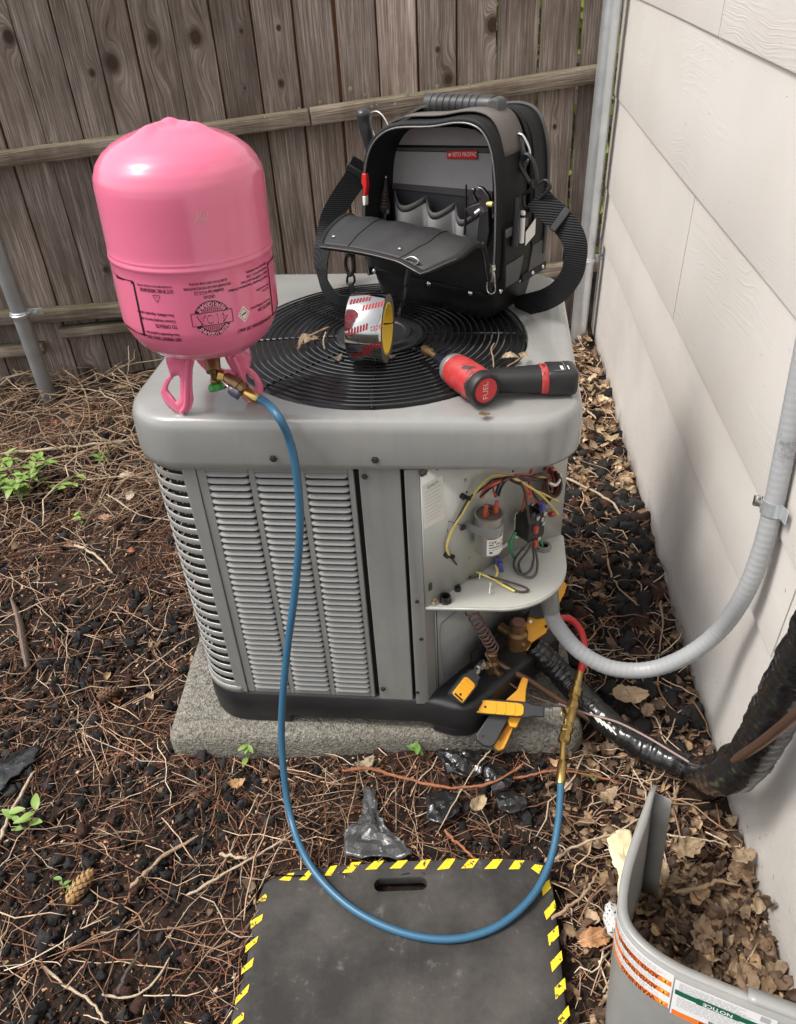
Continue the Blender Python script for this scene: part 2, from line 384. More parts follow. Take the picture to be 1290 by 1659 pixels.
# ================================================================ ground
def gz(x, y):
    x = np.asarray(x, float); y = np.asarray(y, float)
    z = .008 * np.sin(5.1 * x + 1.3) * np.cos(4.3 * y + .4) + .005 * np.sin(11 * x - 3 * y) + .004 * np.cos(17 * y + 6 * x)
    z = z + .03 * np.clip((.62 - np.abs(y - .62) * 2.2), 0, 1) * np.clip((x - .25) * 6, 0, 1)      # leaves drifted against the wall
    return z - .006
xs = np.concatenate([[-60, -25, -10, -5], np.arange(-3.4, .72, .022), [2, 6, 15, 60]])
ys = np.concatenate([[-60, -20, -6, -2], np.arange(-.4, 3.9, .022), [6, 15, 40, 120]])
gx, gy = np.meshgrid(xs, ys, indexing='ij'); gzz = gz(gx, gy)
far = (gx < -3.4) | (gx > .72) | (gy < -.4) | (gy > 3.9); gzz[far] = -.02
gzz += np.where(far, 0, RNG.normal(0, .0022, gx.shape))
mb = MB(); mb.grid(np.stack([gx, gy, gzz], 2))
ground = mb.build('ground', M_SOIL, base=(0, 0, 0), smooth=60, flip=True); tag(ground, kind='structure')

# ================================================================ fence
FP0 = onz(78, 641, 0); FP1 = onz(936, 552, 0)
FD = _n(FP1 - FP0); FN = V(FD[1], -FD[0], 0)           # along the fence, and its normal towards the yard
fence = thing('wooden_fence', 'weathered grey brown wooden board fence behind the air conditioner', 'fence', (FP0 + FD * .9) * V(1, 1, 0))
FB0 = FP0 - FN * .155                                     # board faces stand behind rails and posts
seams = [8, 77.5, 139.5, 203.5, 271, 337, 405, 473, 540, 607, 674.8, 740.7, 808.5, 879.5, 948]
ss = [np.dot(onp(x, 0, FB0, FN) - FB0, FD) for x in seams]
while ss[0] > -1.6: ss.insert(0, ss[0] - .137 * 1.02)
ss.append(ss[-1] + .13)
knotpix = [((12, 60), .022), ((182, 102), .030), ((246, 62), .024), ((318, 60), .028), ((150, 118), .012), ((392, 50), .008), ((397, 143), .008), ((457, 135), .012), ((453, 45), .007), ((727, 128), .024), ((800, 40), .026), ((710, 80), .010), ((172, 437), .016), ((145, 605), .03), ((900, 205), .011), ((240, 340), .012)]
for i in range(len(ss) - 1):
    g_ = .0022 if i < len(ss) - 11 else .0036; a, b_ = ss[i] + g_ + random.random() * .001, ss[i + 1] - g_ - random.random() * .0012
    if i == len(ss) - 3: b_ -= .004
    wd = b_ - a; n = 14; h0, h1 = -.05, 1.82 + random.uniform(-.01, .01); lean = random.uniform(-.003, .003)
    mb = MB(); vv = []
    for k in range(n + 1):                               # edges wander a little, as old cedar does
        z = h0 + (h1 - h0) * k / n
        e = [random.uniform(-.0012, .0012) for _ in range(2)]; t = .016; bow = lean * math.sin(3 * k / n)
        for (x, y) in ((-wd / 2 + e[0], 0), (wd / 2 + e[1], 0), (wd / 2 + e[1], t), (-wd / 2 + e[0], t)):
            vv.append(V(x, y + bow, z))
    ff = [(4 * k + j, 4 * k + (j + 1) % 4, 4 * k + 4 + (j + 1) % 4, 4 * k + 4 + j) for k in range(n) for j in range(4)] + [(3, 2, 1, 0), tuple(4 * n + j for j in range(4))]
    me = bpy.data.meshes.new('fence_board'); me.from_pydata([tuple(p) for p in vv], [], ff); me.materials.append(M_FENCE)
    o = bpy.data.objects.new('fence_board', me); COL.objects.link(o); o.parent = fence
    md = o.modifiers.new('bevel', 'BEVEL'); md.width = .002; md.segments = 1
    c = FB0 + FD * (a + b_) / 2 - FN * random.uniform(0, .004)
    o.location = Vector(c - WLOC[fence.name]); o.rotation_euler = (random.uniform(-.003, .003), random.uniform(-.003, .003), math.atan2(FD[1], FD[0]))
    xm = 8 + (i - (len(ss) - 16)) * 67; k_ = {0: 1.0}.get(0); o.color = (*[(1.75 if i == len(ss) - 7 else 1.3 if i == len(ss) - 4 else 1.12 if i in (len(ss) - 5, len(ss) - 3) else random.uniform(.9, 1.22))] * 3, 1)
    ks = []
    for (px, py), r in knotpix:
        q = onp(px, py, FB0, FN); s_ = np.dot(q - FB0, FD)
        if a < s_ < b_: ks.append((s_ - (a + b_) / 2, float(q[2]), r))
    while len(ks) < 2: ks.append((random.uniform(-.04, .04), random.uniform(1.5, 1.8), .006))
    o['knot_a'] = [float(q) for q in ks[0]]; o['knot_b'] = [float(q) for q in ks[1]]
M_CEDAR = mat('raw_cedar', (.30, .135, .06), .8, 0, .25, 12, .4, 90, .002, aniso=(1, 1, .1))
for i in range(1, len(ss) - 4):                          # second layer of boards behind the gaps
    mb = MB(); mb.box((0, 0, 0), (.075, .014, 1.86)); me = bpy.data.meshes.new('rear_board'); me.from_pydata(mb.v, [], mb.f); me.materials.append(M_CEDAR)
    o = bpy.data.objects.new('rear_board', me); COL.objects.link(o); o.parent = fence; o.location = Vector(FB0 + FD * ss[i] - FN * .036 + V(0, 0, .88) - WLOC[fence.name]); o.rotation_euler = (0, 0, math.atan2(FD[1], FD[0]))
def rail(pa, pb, hgt, dep, off, name='fence_rail'):
    """flat laid rail between two surveyed points on the board face"""
    A = onp(*pa, FB0 + FN * (off + dep), FN); B = onp(*pb, FB0 + FN * (off + dep), FN); d = _n(B - A); L = np.linalg.norm(B - A); n = 22
    mb = MB(); rows = []
    for k in range(n + 1):
        x = L * k / n; wob = .002 * math.sin(5 * x + pa[1]) + random.uniform(-.0008, .0008)
        rows.append([V(x, 0, wob), V(x, dep, wob), V(x, dep, wob - hgt), V(x, 0, wob - hgt + random.uniform(-.0015, .0015))])
    rows = np.array(rows)
    f = [(4 * k + j, 4 * k + 4 + j, 4 * k + 4 + (j + 1) % 4, 4 * k + (j + 1) % 4) for k in range(n) for j in range(4)] + [(0, 1, 2, 3), tuple(4 * n + 3 - j for j in range(4))]
    me = bpy.data.meshes.new(name); me.from_pydata(rows.reshape(-1, 3).tolist(), [], f); me.materials.append(M_RAIL)
    o = bpy.data.objects.new(name, me); COL.objects.link(o); o.parent = fence; o.location = Vector(A - WLOC[fence.name])
    o.rotation_euler = (0, -math.asin(d[2]), math.atan2(d[1], d[0]))
    md = o.modifiers.new('bevel', 'BEVEL'); md.width = .004; md.segments = 2; me.shade_smooth()
    return o
rail((-260, 283), (500, 180), .05, .06, .002)
rail((502, 178), (985, 106), .055, .06, .003)
rail((-260, 528), (690, 458), .05, .055, .003)
rail((94, 534), (500, 500), .04, .05, .002)
rail((-260, 582), (68, 560), .045, .05, .002)
rail((640, 470), (985, 420), .05, .055, .004)
def post(px_base, r, top, lean_to, mat_, ties):
    B = np.array(px_base); d = np.array(lean_to)
    mb = MB(); mb.tube([B + V(0, 0, -.1), B, B + d * .5, B + d * top], r, 20)
    p = mb.build('fence_post', mat_, fence)
    for z in ties:
        c = B + d * z; mb = MB()
        mb.lathe([(r + .001, -.012), (r + .005, -.010), (r + .005, -.004), (r + .009, 0), (r + .005, .004), (r + .005, .010), (r + .001, .012)], 20, axes_to(d), c)
        k = c + FD * (r + .030); mb.box(k - FN * .01, (.05, .005, .026), np.stack([FD, FN, V(0, 0, 1)], 1)); cyl(mb, k + FN * -.004, k + FN * .008, .007, 8)
        mb.build('post_tie', M_GALV, p, bevel=.001)
    mb = MB(); mb.lathe([(r + .003, -.02), (r + .004, .004), (r * .8, .025), (.0005, .034)], 20, None, B + d * top); mb.build('post_cap', mat_, p)
    return p
post(FP0 - FN * .005, .030, 1.9, V(-.004, 0, 1), M_GALV_DULL, [.355])
post(FP1 + FD * .0, .034, 1.9, V(.012, 0, 1), M_GALV, [.36])

M_LICH = mat('pale_lichen', (.27, .28, .20), .9, 0, .35, 150, .5, 200)
for px, py, r, on in ((567, 144, .010, 0), (595, 138, .007, 0), (591, 153, .008, 0), (519, 165, .006, 0), (611, 170, .004, 1), (660, 152, .012, 1), (690, 150, .008, 1), (708, 140, .010, 1), (485, 176, .005, 1), (602, 172, .005, 1), (85, 226, .010, 1), (760, 138, .006, 1), (625, 151, .009, 0), (690, 140, .010, 0), (640, 168, .006, 1), (472, 182, .005, 1), (430, 190, .005, 1), (566, 77, .003, 0), (506, 8, .003, 0), (494, 83, .003, 0)):
    c = onp(px, py, FB0 + FN * (.0015 if not on else .0655), FN); mb = MB(); ring_ = []
    for a in np.linspace(0, 2 * np.pi, 16, endpoint=False): q = r * .8 * (1 + 1.1 * mnoise.noise(Vector((math.cos(a) * 1.9, math.sin(a) * 1.9, px * .37)))); ring_.append(c + FD * q * math.cos(a) + V(0, 0, q * math.sin(a) * 1.1))
    mb.add(ring_ + [c + FN * .0004] + [(p + c) / 2 + FN * .0007 for p in ring_], [(k, (k + 1) % 16, 17 + (k + 1) % 16, 17 + k) for k in range(16)] + [(17 + k, 17 + (k + 1) % 16, 16) for k in range(16)]); mb.build('lichen_patch', M_LICH, fence, smooth=60)
# ================================================================ house wall
house = thing('house_wall', 'pale painted house wall with wide lap siding right of the unit', 'house', (.64, 1.2, 0))
WX = .538
mb = MB(); G = []
for y in np.linspace(-1.3, 3.38, 118):
    row = [V(.70, y, -.12)]
    for z in np.linspace(-.12, .44, 16): row.append(V(WX + .003 + .0025 * math.sin(7 * y + 9 * z) + .0015 * math.sin(23 * y), y, z))
    row.append(V(.70, y, .44)); G.append(row)
mb.grid(G); mb.build('foundation_skirt', M_SKIRT, house, flip=False)
laps = [.425, .622, .946, 1.27, 1.594, 1.918, 2.242, 2.566]
for i in range(len(laps) - 1):
    z0, z1 = laps[i], laps[i + 1] + .02
    cuts = {0: [-1.3, 1.02, 3.37], 1: [-1.3, 2.038, 3.375], 2: [-1.3, .12, 3.38], 3: [-1.3, 2.042, 3.385], 4: [-1.3, .9, 3.39], 5: [-1.3, 2.2, 3.39], 6: [-1.3, 1.1, 3.39]}[i]
    for a, b_ in zip(cuts[:-1], cuts[1:]):
        mb = MB(); n = 26; rows = []
        for k in range(n + 1):
            y = a + .0024 + (b_ - a - .0048) * k / n; w_ = .0012 * math.sin(3.1 * y + i * 2)
            rows.append([V(WX + .02, y, z0 + .001), V(WX - .0065 + w_, y, z0 + .001), V(WX - .0072 + w_, y, z0 + .005), V(WX - .0042, y, (z0 + z1) / 2), V(WX - .001, y, z1), V(WX + .02, y, z1)])
        mb.grid(rows); P = len(rows[0]); mb.f.append(tuple(range(P))); mb.m.append(0); mb.f.append(tuple(n * P + j for j in range(P))[::-1]); mb.m.append(0)
        mb.build('siding_board', M_SIDING, house, smooth=40, flip=False)
mb = MB(); mb.box((.62, 1.03, 1.35), (.12, 4.7, 2.9)); mb.build('wall_core', mat('tar_paper', (.02, .02, .02), .8), house, smooth=0)
mb = MB(); mb.box((.575, 3.41, 1.35), (.07, .035, 2.7)); mb.box((.60, 3.45, 1.35), (.02, .05, 2.7)); mb.build('corner_trim', mat('shade_grey_trim', (.33, .31, .29), .55), house, smooth=0)  # corner boards; their dark grey stands in for shadow gaps at the siding end
# ================================================================ air conditioner
M_AC = mat('grey_enamel', (.25, .251, .239), .24, 0, .08, 4, .06, 60, .0008, .09, coat=.35, dust=((.36, .345, .31), 11, .3), streak=((.17, .165, .15), .18))
M_AC2 = mat('grey_panel_enamel', (.238, .239, .228), .40, 0, .08, 5, .06, 60, .0008, .1, dust=((.36, .345, .31), 10, .3), streak=((.15, .145, .13), .28))
M_PLATE = mat('zinc_grey_sheet', (.49, .49, .45), .40, .2, .12, 5, .08, 60, .0006, .1, speck=((.24, .22, .18), 38, .68))
M_BLKPL = mat('black_base_plastic', (.011, .011, .012), .45, 0, .25, 8, .1, 120, .0008, .1, dust=((.06, .057, .053), 9, .3))
M_WIRE = mat('black_coated_wire', (.013, .013, .014), .2, 0, .1, 30, coat=.9)
M_DARK = mat('dark_interior', (.010, .010, .011), .6)
M_FIN = mat('coil_fins', (.10, .10, .10), .45, .6, .3, 4, .6, 300, .002, aniso=(1, 1, .2))
M_SCREW = mat('dark_zinc_screw', (.10, .09, .08), .4, .8, .3, 60)
M_STEEL = mat('bright_steel', (.62, .62, .60), .25, 1.0, .1, 30)
M_ALU = mat('capacitor_aluminium', (.55, .55, .53), .34, .9, .12, 12, .05, 90)
M_PAPER = mat('white_label_paper', (.72, .71, .66), .6, 0, .05, 20)
M_INK = mat('black_print', (.015, .014, .014), .6)
M_BRASS = mat('brass', (.52, .36, .13), .3, 1.0, .2, 40, .1, 90, .0008, .1)
M_OLDBRASS = mat('tarnished_brass', (.26, .17, .085), .42, .9, .35, 30, .2, 60)
M_COPPER = mat('dull_copper', (.20, .115, .08), .5, .75, .35, 16, .15, 60)
def plastic(name, col, rough=.4, **k): return mat(name, col, rough, 0, k.pop('var', .08), k.pop('vs', 25), k.pop('bump', .05), 200, .0005, .08, **k)

UYAW = -R_(1.4); UO = V(-.195, 1.139, 0)
_c, _s = math.cos(UYAW), math.sin(UYAW)
def U(x, y, z): return V(UO[0] + _c * x - _s * y, UO[1] + _s * x + _c * y, z)    # unit frame: x along the front, y back, z world height
ac = thing('air_conditioner', 'grey outdoor air conditioner condenser with black fan grille and open wiring box', 'air conditioner', U(0, .33, .06))
HW = .396; DEP = .66; ZB, ZC = .155, .750
# --- moulded base pan
def base_outline(o):
    pts = [U(-HW + .085 - 0, 0 - o, 0)]
    L = []
    def arc(cx, cy, r, a0, a1, n=7): return [(cx + r * math.cos(R_(a0 + (a1 - a0) * k / n)), cy + r * math.sin(R_(a0 + (a1 - a0) * k / n))) for k in range(n + 1)]
    L += arc(-HW + .09, .09, .09 + o, 180, 270)
    L += [(.10, -o), (.165, -.018 - o)]
    L += arc(.185, .02, .038 + o, 270, 318, 4)
    L += [(.395 + o, .205)]
    L += arc(HW - .08, DEP - .08, .08 + o, 0, 90)
    L += arc(-HW + .09, DEP - .09, .09 + o, 90, 180)
    return L
mb = MB(); rings = []
for o, z in ((-.012, ZB + .004), (.0, ZB), (.004, .150), (.006, .10), (.004, .086)):
    rings.append([U(x, y, z) for x, y in base_outline(o)])
n = len(rings[0]); mb.add([p for r in rings for p in r], [(i * n + k, (i + 1) * n + k, (i + 1) * n + (k + 1) % n, i * n + (k + 1) % n) for i in range(4) for k in range(n)])
mb.f.append(tuple(range(n))); mb.m.append(0); mb.f.append(tuple(4 * n + k for k in range(n))[::-1]); mb.m.append(0)
base = mb.build('base_pan', M_BLKPL, ac, smooth=45)
def foot(xy_list):
    mb = MB(); mb.prism([U(x, y, .060) for x, y in xy_list], V(0, 0, .03)); return mb.build('foot', M_BLKPL, base, bevel=.006)
ol = base_outline(.004)
foot([ol[i] for i in range(0, 8)] + [(-.20, -.004), (-.215, .06), (-.33, .12), (-.40, .12)])
foot([(.115, -.008), (.165, -.022)] + [(.185 + .04 * math.cos(R_(a)), .02 + .04 * math.sin(R_(a))) for a in (285, 300, 318)] + [(.29, .10), (.22, .16), (.13, .08)])
foot([(.30, .55), (.39, .55), (.39, .62), (.30, .65)]); foot([(-.38, .55), (-.28, .55), (-.28, .65), (-.38, .63)])
# --- inside: coil and dark core
mb = MB(); mb.prism([U(-.355, .028, .16), U(.08, .028, .16), U(.30, .235, .16), U(.35, .62, .16), U(-.355, .62, .16)], V(0, 0, .30)); mb.build('coil_core', M_DARK, ac, smooth=0)
mb = MB(); mb.add([U(-.352, .0245, .16), U(.06, .0245, .16), U(.06, .0245, .75), U(-.352, .0245, .75)], [(0, 1, 2, 3)]); mb.build('coil_face', M_FIN, ac, smooth=0)
# --- wrap-round corner: bars with open slots between them
def wrap(off=0, y_end=.62):
    r = .088; cx, cy = -HW + r, r; P = [(-.300, -off)]
    P += [(cx + (r + off) * math.cos(R_(270 - 90 * k / 10)), cy + (r + off) * math.sin(R_(270 - 90 * k / 10))) for k in range(11)]
    P += [(-HW - off, .3), (-HW - off, y_end)]; return P
NS = 23; z_lo, z_hi = .175, .742; pitch = (z_hi - z_lo) / NS
path = wrap(); wo = wrap(.0025)
mb = MB(); rows = []
for (x, y), (x2, y2) in zip(path, wo):
    zz = [0, .0, .0008, .003, .0080, .0120, .0135, .0135]; oo = [0, .5, .8, 1, 1, .95, .6, 0]
    rows.append([U(x + (x2 - x) * k, y + (y2 - y) * k, z_lo + q) for q, k in zip(zz, oo)])
mb.grid(rows); bar = mb.build('corner_bar', M_AC, ac, smooth=60, flip=True)
for k in range(1, NS): inst(bar, ac, (0, 0, pitch * k))
def stile(x0, x1, z0, z1, y=-.001, th=.012, name='panel_stile', m=M_AC2, bev=.0015):
    mb = MB(); mb.prism([U(x0, y, z0), U(x1, y, z0), U(x1, y + th, z0), U(x0, y + th, z0)], V(0, 0, z1 - z0)); return mb.build(name, m, ac, bevel=bev)
stile(-.314, -.2895, ZB + .002, ZC, -.0035, .014, m=M_AC)
mb = MB(); P = wrap(.0025); mb.grid([[U(x, y, ZB + .001), U(x, y, z_lo - .001)] for x, y in P]); mb.build('corner_skirt', M_AC, ac, smooth=60, flip=True, solid=.004)
mb = MB(); P = wrap(.0015)[1:12]; mb.grid([[U(x, y, z_hi - .002), U(x, y, .76)] for x, y in P]); mb.build('corner_header', M_AC, ac, smooth=60, flip=True, solid=.004)
for k in range(NS):                                     # bright return bends of the coil behind the slots
    mb = MB()
    for j in range(2):
        x = -.334 + j * .0075; z = z_lo + pitch * k + .0135
        mb.tube([U(x, .012, z + .0015), U(x + .0035, .012, z + .0095)], .0014, 5)
    if k == 0: bend0 = mb.build('coil_bend', mat('bare_aluminium', (.75, .75, .73), .3, .7), ac)
    else: inst(bend0, ac, (0, 0, pitch * k))
# --- pressed louver panel: three columns
cols = [(-.272, -.194), (-.183, -.104), (-.093, -.016)]
xe = [-.2885, -.272, -.194, -.183, -.104, -.093, -.016, -.0065]
for a, b_ in ((xe[0], xe[1]), (xe[2], xe[3]), (xe[4], xe[5]), (xe[6], xe[7])): stile(a, b_, ZB + .002, ZC)
NL = 38; lz0, lz1 = .170, .742; lp = (lz1 - lz0) / NL
def louver(x0, x1):
    mb = MB(); rows = []; nx = 14
    for i in range(nx + 1):
        t = i / nx; x = x0 + (x1 - x0) * t
        e = min(1, math.sin(math.pi * min(max(t, .004), .996)) * 3.4) ** .6
        row = []
        for q, o in ((.66, -.0036), (.57, -.0021), (.47, -.0003), (.36, .0018), (.27, .0034), (.22, .0036), (.19, .0028), (.22, .0014)):
            row.append(U(x, -.0005 - (o * e if o > 0 else o), lz0 + lp * (q if q > .45 else .45 + (q - .45) * (e * .7 + .3))))
        rows.append(row)
    mb.grid(rows); return mb.build('louver', M_AC2, ac, smooth=50, flip=False, solid=.0011)
for x0, x1 in cols:
    l0 = louver(x0, x1)
    for k in range(1, NL): inst(l0, ac, (0, 0, lp * k))
for x0, x1 in cols:
    stile(x0, x1, ZB + .002, lz0 - .001, -.0012); stile(x0, x1, lz1 - .004, ZC, -.0012)
# --- plain filler strip, gap and service corner post
stile(.0035, .0755, ZB - .002, ZC, -.002, .012, 'filler_strip', M_AC2)
mb = MB(); mb.prism([U(.083, -.006, .146), U(.109, -.004, .146), U(.125, .028, .146), U(.120, .028, .146), U(.107, .001, .146), U(.083, .001, .146)], V(0, 0, .604)); mb.build('corner_post', M_AC2, ac, bevel=.0012)
mb = MB(); mb.add([U(.07, .012, .16), U(.13, .030, .16), U(.13, .030, .75), U(.07, .012, .75), U(-.01, .012, .16), U(-.01, .012, .75)], [(0, 1, 2, 3), (4, 0, 3, 5)]); mb.build('gap_backing', M_DARK, ac, smooth=0)
# --- wiring box: diagonal back plate, tray with round outer corner
ZT = .434
PA, PB, PC = V(-.084, 1.130, 0), V(.093, 1.304, 0), V(.194, 1.362, 0)
PD = _n(PB - PA); PN = V(PD[1], -PD[0], 0)
Zv = V(0, 0, 1)
mb = MB(); bp = [PA, PA + (PB - PA) * .5, PB - PD * .012, PB + _n(PC - PB) * .012, PC]
mb.grid([[p + Zv * ZT, p + Zv * .775] for p in bp]); mb.build('wiring_box_plate', M_PLATE, ac, smooth=30, solid=.003)
mb = MB(); tray = [PA, V(-.084, 1.131, 0), V(.02, 1.130, 0)] + [V(.197 - .14 + .14 * math.sin(t), 1.130 + .14 - .14 * math.cos(t), 0) * V(1, 1, 0) for t in np.linspace(.05, 1.5, 14)] + [V(.199, 1.355, 0), PC, PB]
mb.prism([p + Zv * (ZT - .003) for p in tray[1:]], V(0, 0, .003)); mb.build('wiring_box_tray', M_PLATE, ac, smooth=30)
mb = MB(); mb.grid([[p + Zv * (ZT - .009), p + Zv * (ZT - .002)] for p in tray[1:-1]]); mb.build('tray_flange', M_PLATE, ac, smooth=40, solid=.0025)
mb = MB(); mb.grid([[p + Zv * .150, p + Zv * (ZT - .004)] for p in (U(.125, .028, 0), PB - PN * .028, PC - PN * .03)]); mb.build('lower_corner_panel', M_AC2, ac, smooth=30, solid=.003)
mb = MB(); rp = [onp(x, y, PA + PN * -.012, PN) for x, y in ((718, 1100), (713, 1040), (714, 1015), (722, 1005), (744, 988))]; mb.tube(catmull(rp, 5), .0012, 5); mb.build('panel_crease', M_AC2, ac)
mb = MB(); mb.grid([[U(HW - .014, y, ZB), U(HW - .014, y, .76)] for y in (.26, .4, .64)]); mb.build('right_side_panel', M_AC2, ac, solid=.004)
mb = MB(); mb.grid([[U(x, DEP, ZB), U(x, DEP, .76)] for x in (-.3, 0, .39)]); mb.build('rear_panel', M_AC2, ac, solid=.004)
# --- top cover
HC = (.012, .307); HR = .284
def rrect(x0, x1, y0, y1, r, per=14):
    P = []
    for (cx, cy, a0) in ((x1 - r, y1 - r, 0), (x0 + r, y1 - r, 90), (x0 + r, y0 + r, 180), (x1 - r, y0 + r, 270)):
        for k in range(per + 1): a = R_(a0 + 90 * k / per); P.append((cx + r * math.cos(a), cy + r * math.sin(a)))
    Q = []
    for i in range(len(P)):
        a, b_ = np.array(P[i]), np.array(P[(i + 1) % len(P)]); Q.append(a)
        d = np.linalg.norm(b_ - a)
        if d > .05:
            for k in range(1, 12): Q.append(a + (b_ - a) * k / 12)
    return np.array(Q)
CB = (-.412, .384, -.014, .690)
def ring(i, z, r=.105): return [U(x, y, z + (.768 - z) * (.5 + .5 * x / .4) * .6 * (z < .768)) for x, y in rrect(CB[0] + i, CB[1] - i, CB[2] + i, CB[3] - i, max(r - i * .8, .02))]
rings = [ring(.010, .758), ring(.003, .749), ring(.000, .752), ring(-.002, .768), ring(-.001, .800), ring(.000, .824), ring(.002, .834), ring(.006, .8425), ring(.012, .8475), ring(.022, .8495)]
outer = rrect(CB[0] + .022, CB[1] - .022, CB[2] + .022, CB[3] - .022, .08)
ang = [math.atan2(y - HC[1], x - HC[0]) for x, y in outer]
def circ(r, z): return [U(HC[0] + r * math.cos(a), HC[1] + r * math.sin(a), z) for a in ang]
c1 = circ(HR + .008, .8515)
# keep the web between outer ring and fan hole where the hole nearly meets the front edge
rings.append([a * .45 + b_ * .55 for a, b_ in zip(rings[-1], c1)]); rings += [c1, circ(HR + .005, .8525), circ(HR + .002, .8515), circ(HR, .846), circ(HR - .001, .80)]
mb = MB(); n = len(ang); mb.add([p for r in rings for p in r], [(i * n + k, i * n + (k + 1) % n, (i + 1) * n + (k + 1) % n, (i + 1) * n + k) for i in range(len(rings) - 1) for k in range(n)])
mb.build('top_cover', M_AC, ac, smooth=60)
# --- fan shroud, blades, motor
fc = U(HC[0], HC[1], 0)
mb = MB(); mb.lathe([(HR - .003, .842), (HR - .012, .80), (HR - .014, .66), (HR - .002, .60), (.001, .47)], 48, None, fc); mb.build('fan_shroud', mat('black_shroud', (.016, .016, .017), .35, coat=.3), ac)
M_BLADE = mat('grey_fan_blade', (.30, .305, .31), .35, .3, .2, 10, coat=.2)
for k in range(3):
    mb = MB(); rows = []; a0 = R_(35 + 120 * k)
    for i in range(8):
        r = .06 + .20 * i / 7; sweep = .55 * (i / 7) ** 1.3; half = R_(34) * (1 - .25 * abs(i / 7 - .55))
        rows.append([fc + V(r * math.cos(a0 + sweep + half * t), r * math.sin(a0 + sweep + half * t), .715 + .045 * t) for t in np.linspace(-1, 1, 7)])
    mb.grid(rows); mb.build('fan_blade', M_BLADE, ac, solid=.002, smooth=60)
mb = MB(); mb.lathe([(.062, .70), (.066, .72), (.066, .83), (.060, .838)], 32, None, fc); mb.build('fan_motor', M_DARK, ac)
# --- wire grille: rings and spokes
rads = np.linspace(.091, .279, 16)
for r in rads:
    zz = .862 - .006 * (r / .29) ** 2
    mb = MB(); mb.tube([fc + V(r * math.cos(t), r * math.sin(t), zz) for t in np.linspace(0, 2 * np.pi, 72, endpoint=False)], .0019, 6, True); mb.build('grille_ring', M_WIRE, ac)
for k in range(8):
    a = R_(-88 + 45 * k); mb = MB(); e = V(math.cos(a), math.sin(a), 0)
    mb.tube([fc + e * .075 + Zv * .8575, fc + e * .18 + Zv * .8560, fc + e * .275 + Zv * .8520, fc + e * .2815 + Zv * .846, fc + e * .282 + Zv * .835], .0026, 6); mb.build('grille_spoke', M_WIRE, ac)
mb = MB(); mb.lathe([(.084, .850), (.086, .8585), (.082, .862), (.064, .8625), (.060, .867), (.050, .868), (.047, .8655), (.022, .8655), (.020, .868), (.001, .868)], 40, None, fc); mb.build('motor_cap', mat('black_cap_plastic', (.022, .022, .023), .38, 0, .2, 20, .1, 100), ac)
# --- screws
def screw(p, d, r=.0052, parent=ac):
    d = np.array(d, float); mb = MB(); mb.lathe([(r * 1.35, 0), (r * 1.35, .0012), (r, .0014), (r * .95, .0042), (r * .3, .0046), (.0003, .0046)], 6, axes_to(d), p); return mb.build('screw', M_SCREW, parent, smooth=0)
fn = _n(U(0, -1, 0) - U(0, 0, 0))
for px, py in ((443, 743), (608, 745)): screw(ony(px, py, U(0, -.0165, 0)[1] + .0), fn)
for px, py in ((228, 724), (232, 726)): pass
screw(U(-.412, .06, .762), (-1, -.25, 0)); screw(U(-.300, -.0175, .772), fn) if False else None
for px, py in ((591, 772), (621, 1116), (676, 973), (683, 1034), (677, 1120)): screw(ony(px, py, U(.05, -.004, 0)[1]), fn, .0042)
for x, z in ((-.020, .30), (-.11, .58)): pass
# --- things on the plate: coordinates on the plate plane
def PL(px, py, off=.0): return onp(px, py, PA + PN * off, PN)
def TR(px, py, z=.0): return onz(px, py, ZT + z)
screw(PL(686, 764, .0015), PN, .0075); 
for px, py in ((708, 760), (831, 763), (756, 797)):
    mb = MB(); cyl(mb, PL(px, py, .0012), PL(px, py, .0012) + PN * .0012, .0024, 8); mb.build('plate_hole', M_DARK, ac)
def slot_tab(cx, cy, sc_=1.0):
    mb = MB(); w_, h = .0045 * sc_, .010 * sc_; c = PL(cx, cy, .0022)
    P = [c + PD * x + Zv * z for x, z in ((-w_, -h), (w_, -h), (w_, h * .4), (w_ * .6, h * .85), (0, h), (-w_ * .6, h * .85), (-w_, h * .4))]
    mb.prism(P, PN * .0008); mb.build('knockout_slot', M_SCREW, ac, smooth=0)
slot_tab(697, 950, 1.0); slot_tab(901, 818, .9)
# quality sticker
mb = MB(); c = [PL(*p, .0025) for p in ((684, 787), (717, 769), (721, 839), (688, 857))]; mb.prism(c, PN * .0004); stk = mb.build('inspection_sticker', M_PAPER, ac, smooth=0)
tl, tr_, bl = c[0], c[1], c[3]; ex = (tr_ - tl); ey = (tl - bl)
def stick_pt(u, v): return bl + ex * u + ey * v + PN * .0007
mb = MB(); put_text(mb, ('QUALITY', .01, 'CENTER'), lambda x, y: stick_pt(.5 + x / .075, .90 + y / .12)); mb.build('sticker_heading', mat('green_print', (.05, .25, .13), .6), stk, smooth=0)
mb = MB()
for k in range(9):
    v = .80 - .083 * k
    mb.add([stick_pt(.10, v), stick_pt(.92 - .1 * (k % 3), v), stick_pt(.92 - .1 * (k % 3), v + .008), stick_pt(.10, v + .008)], [(0, 1, 2, 3)])
mb.build('sticker_lines', mat('grey_green_print', (.30, .36, .31), .6), stk, smooth=0)
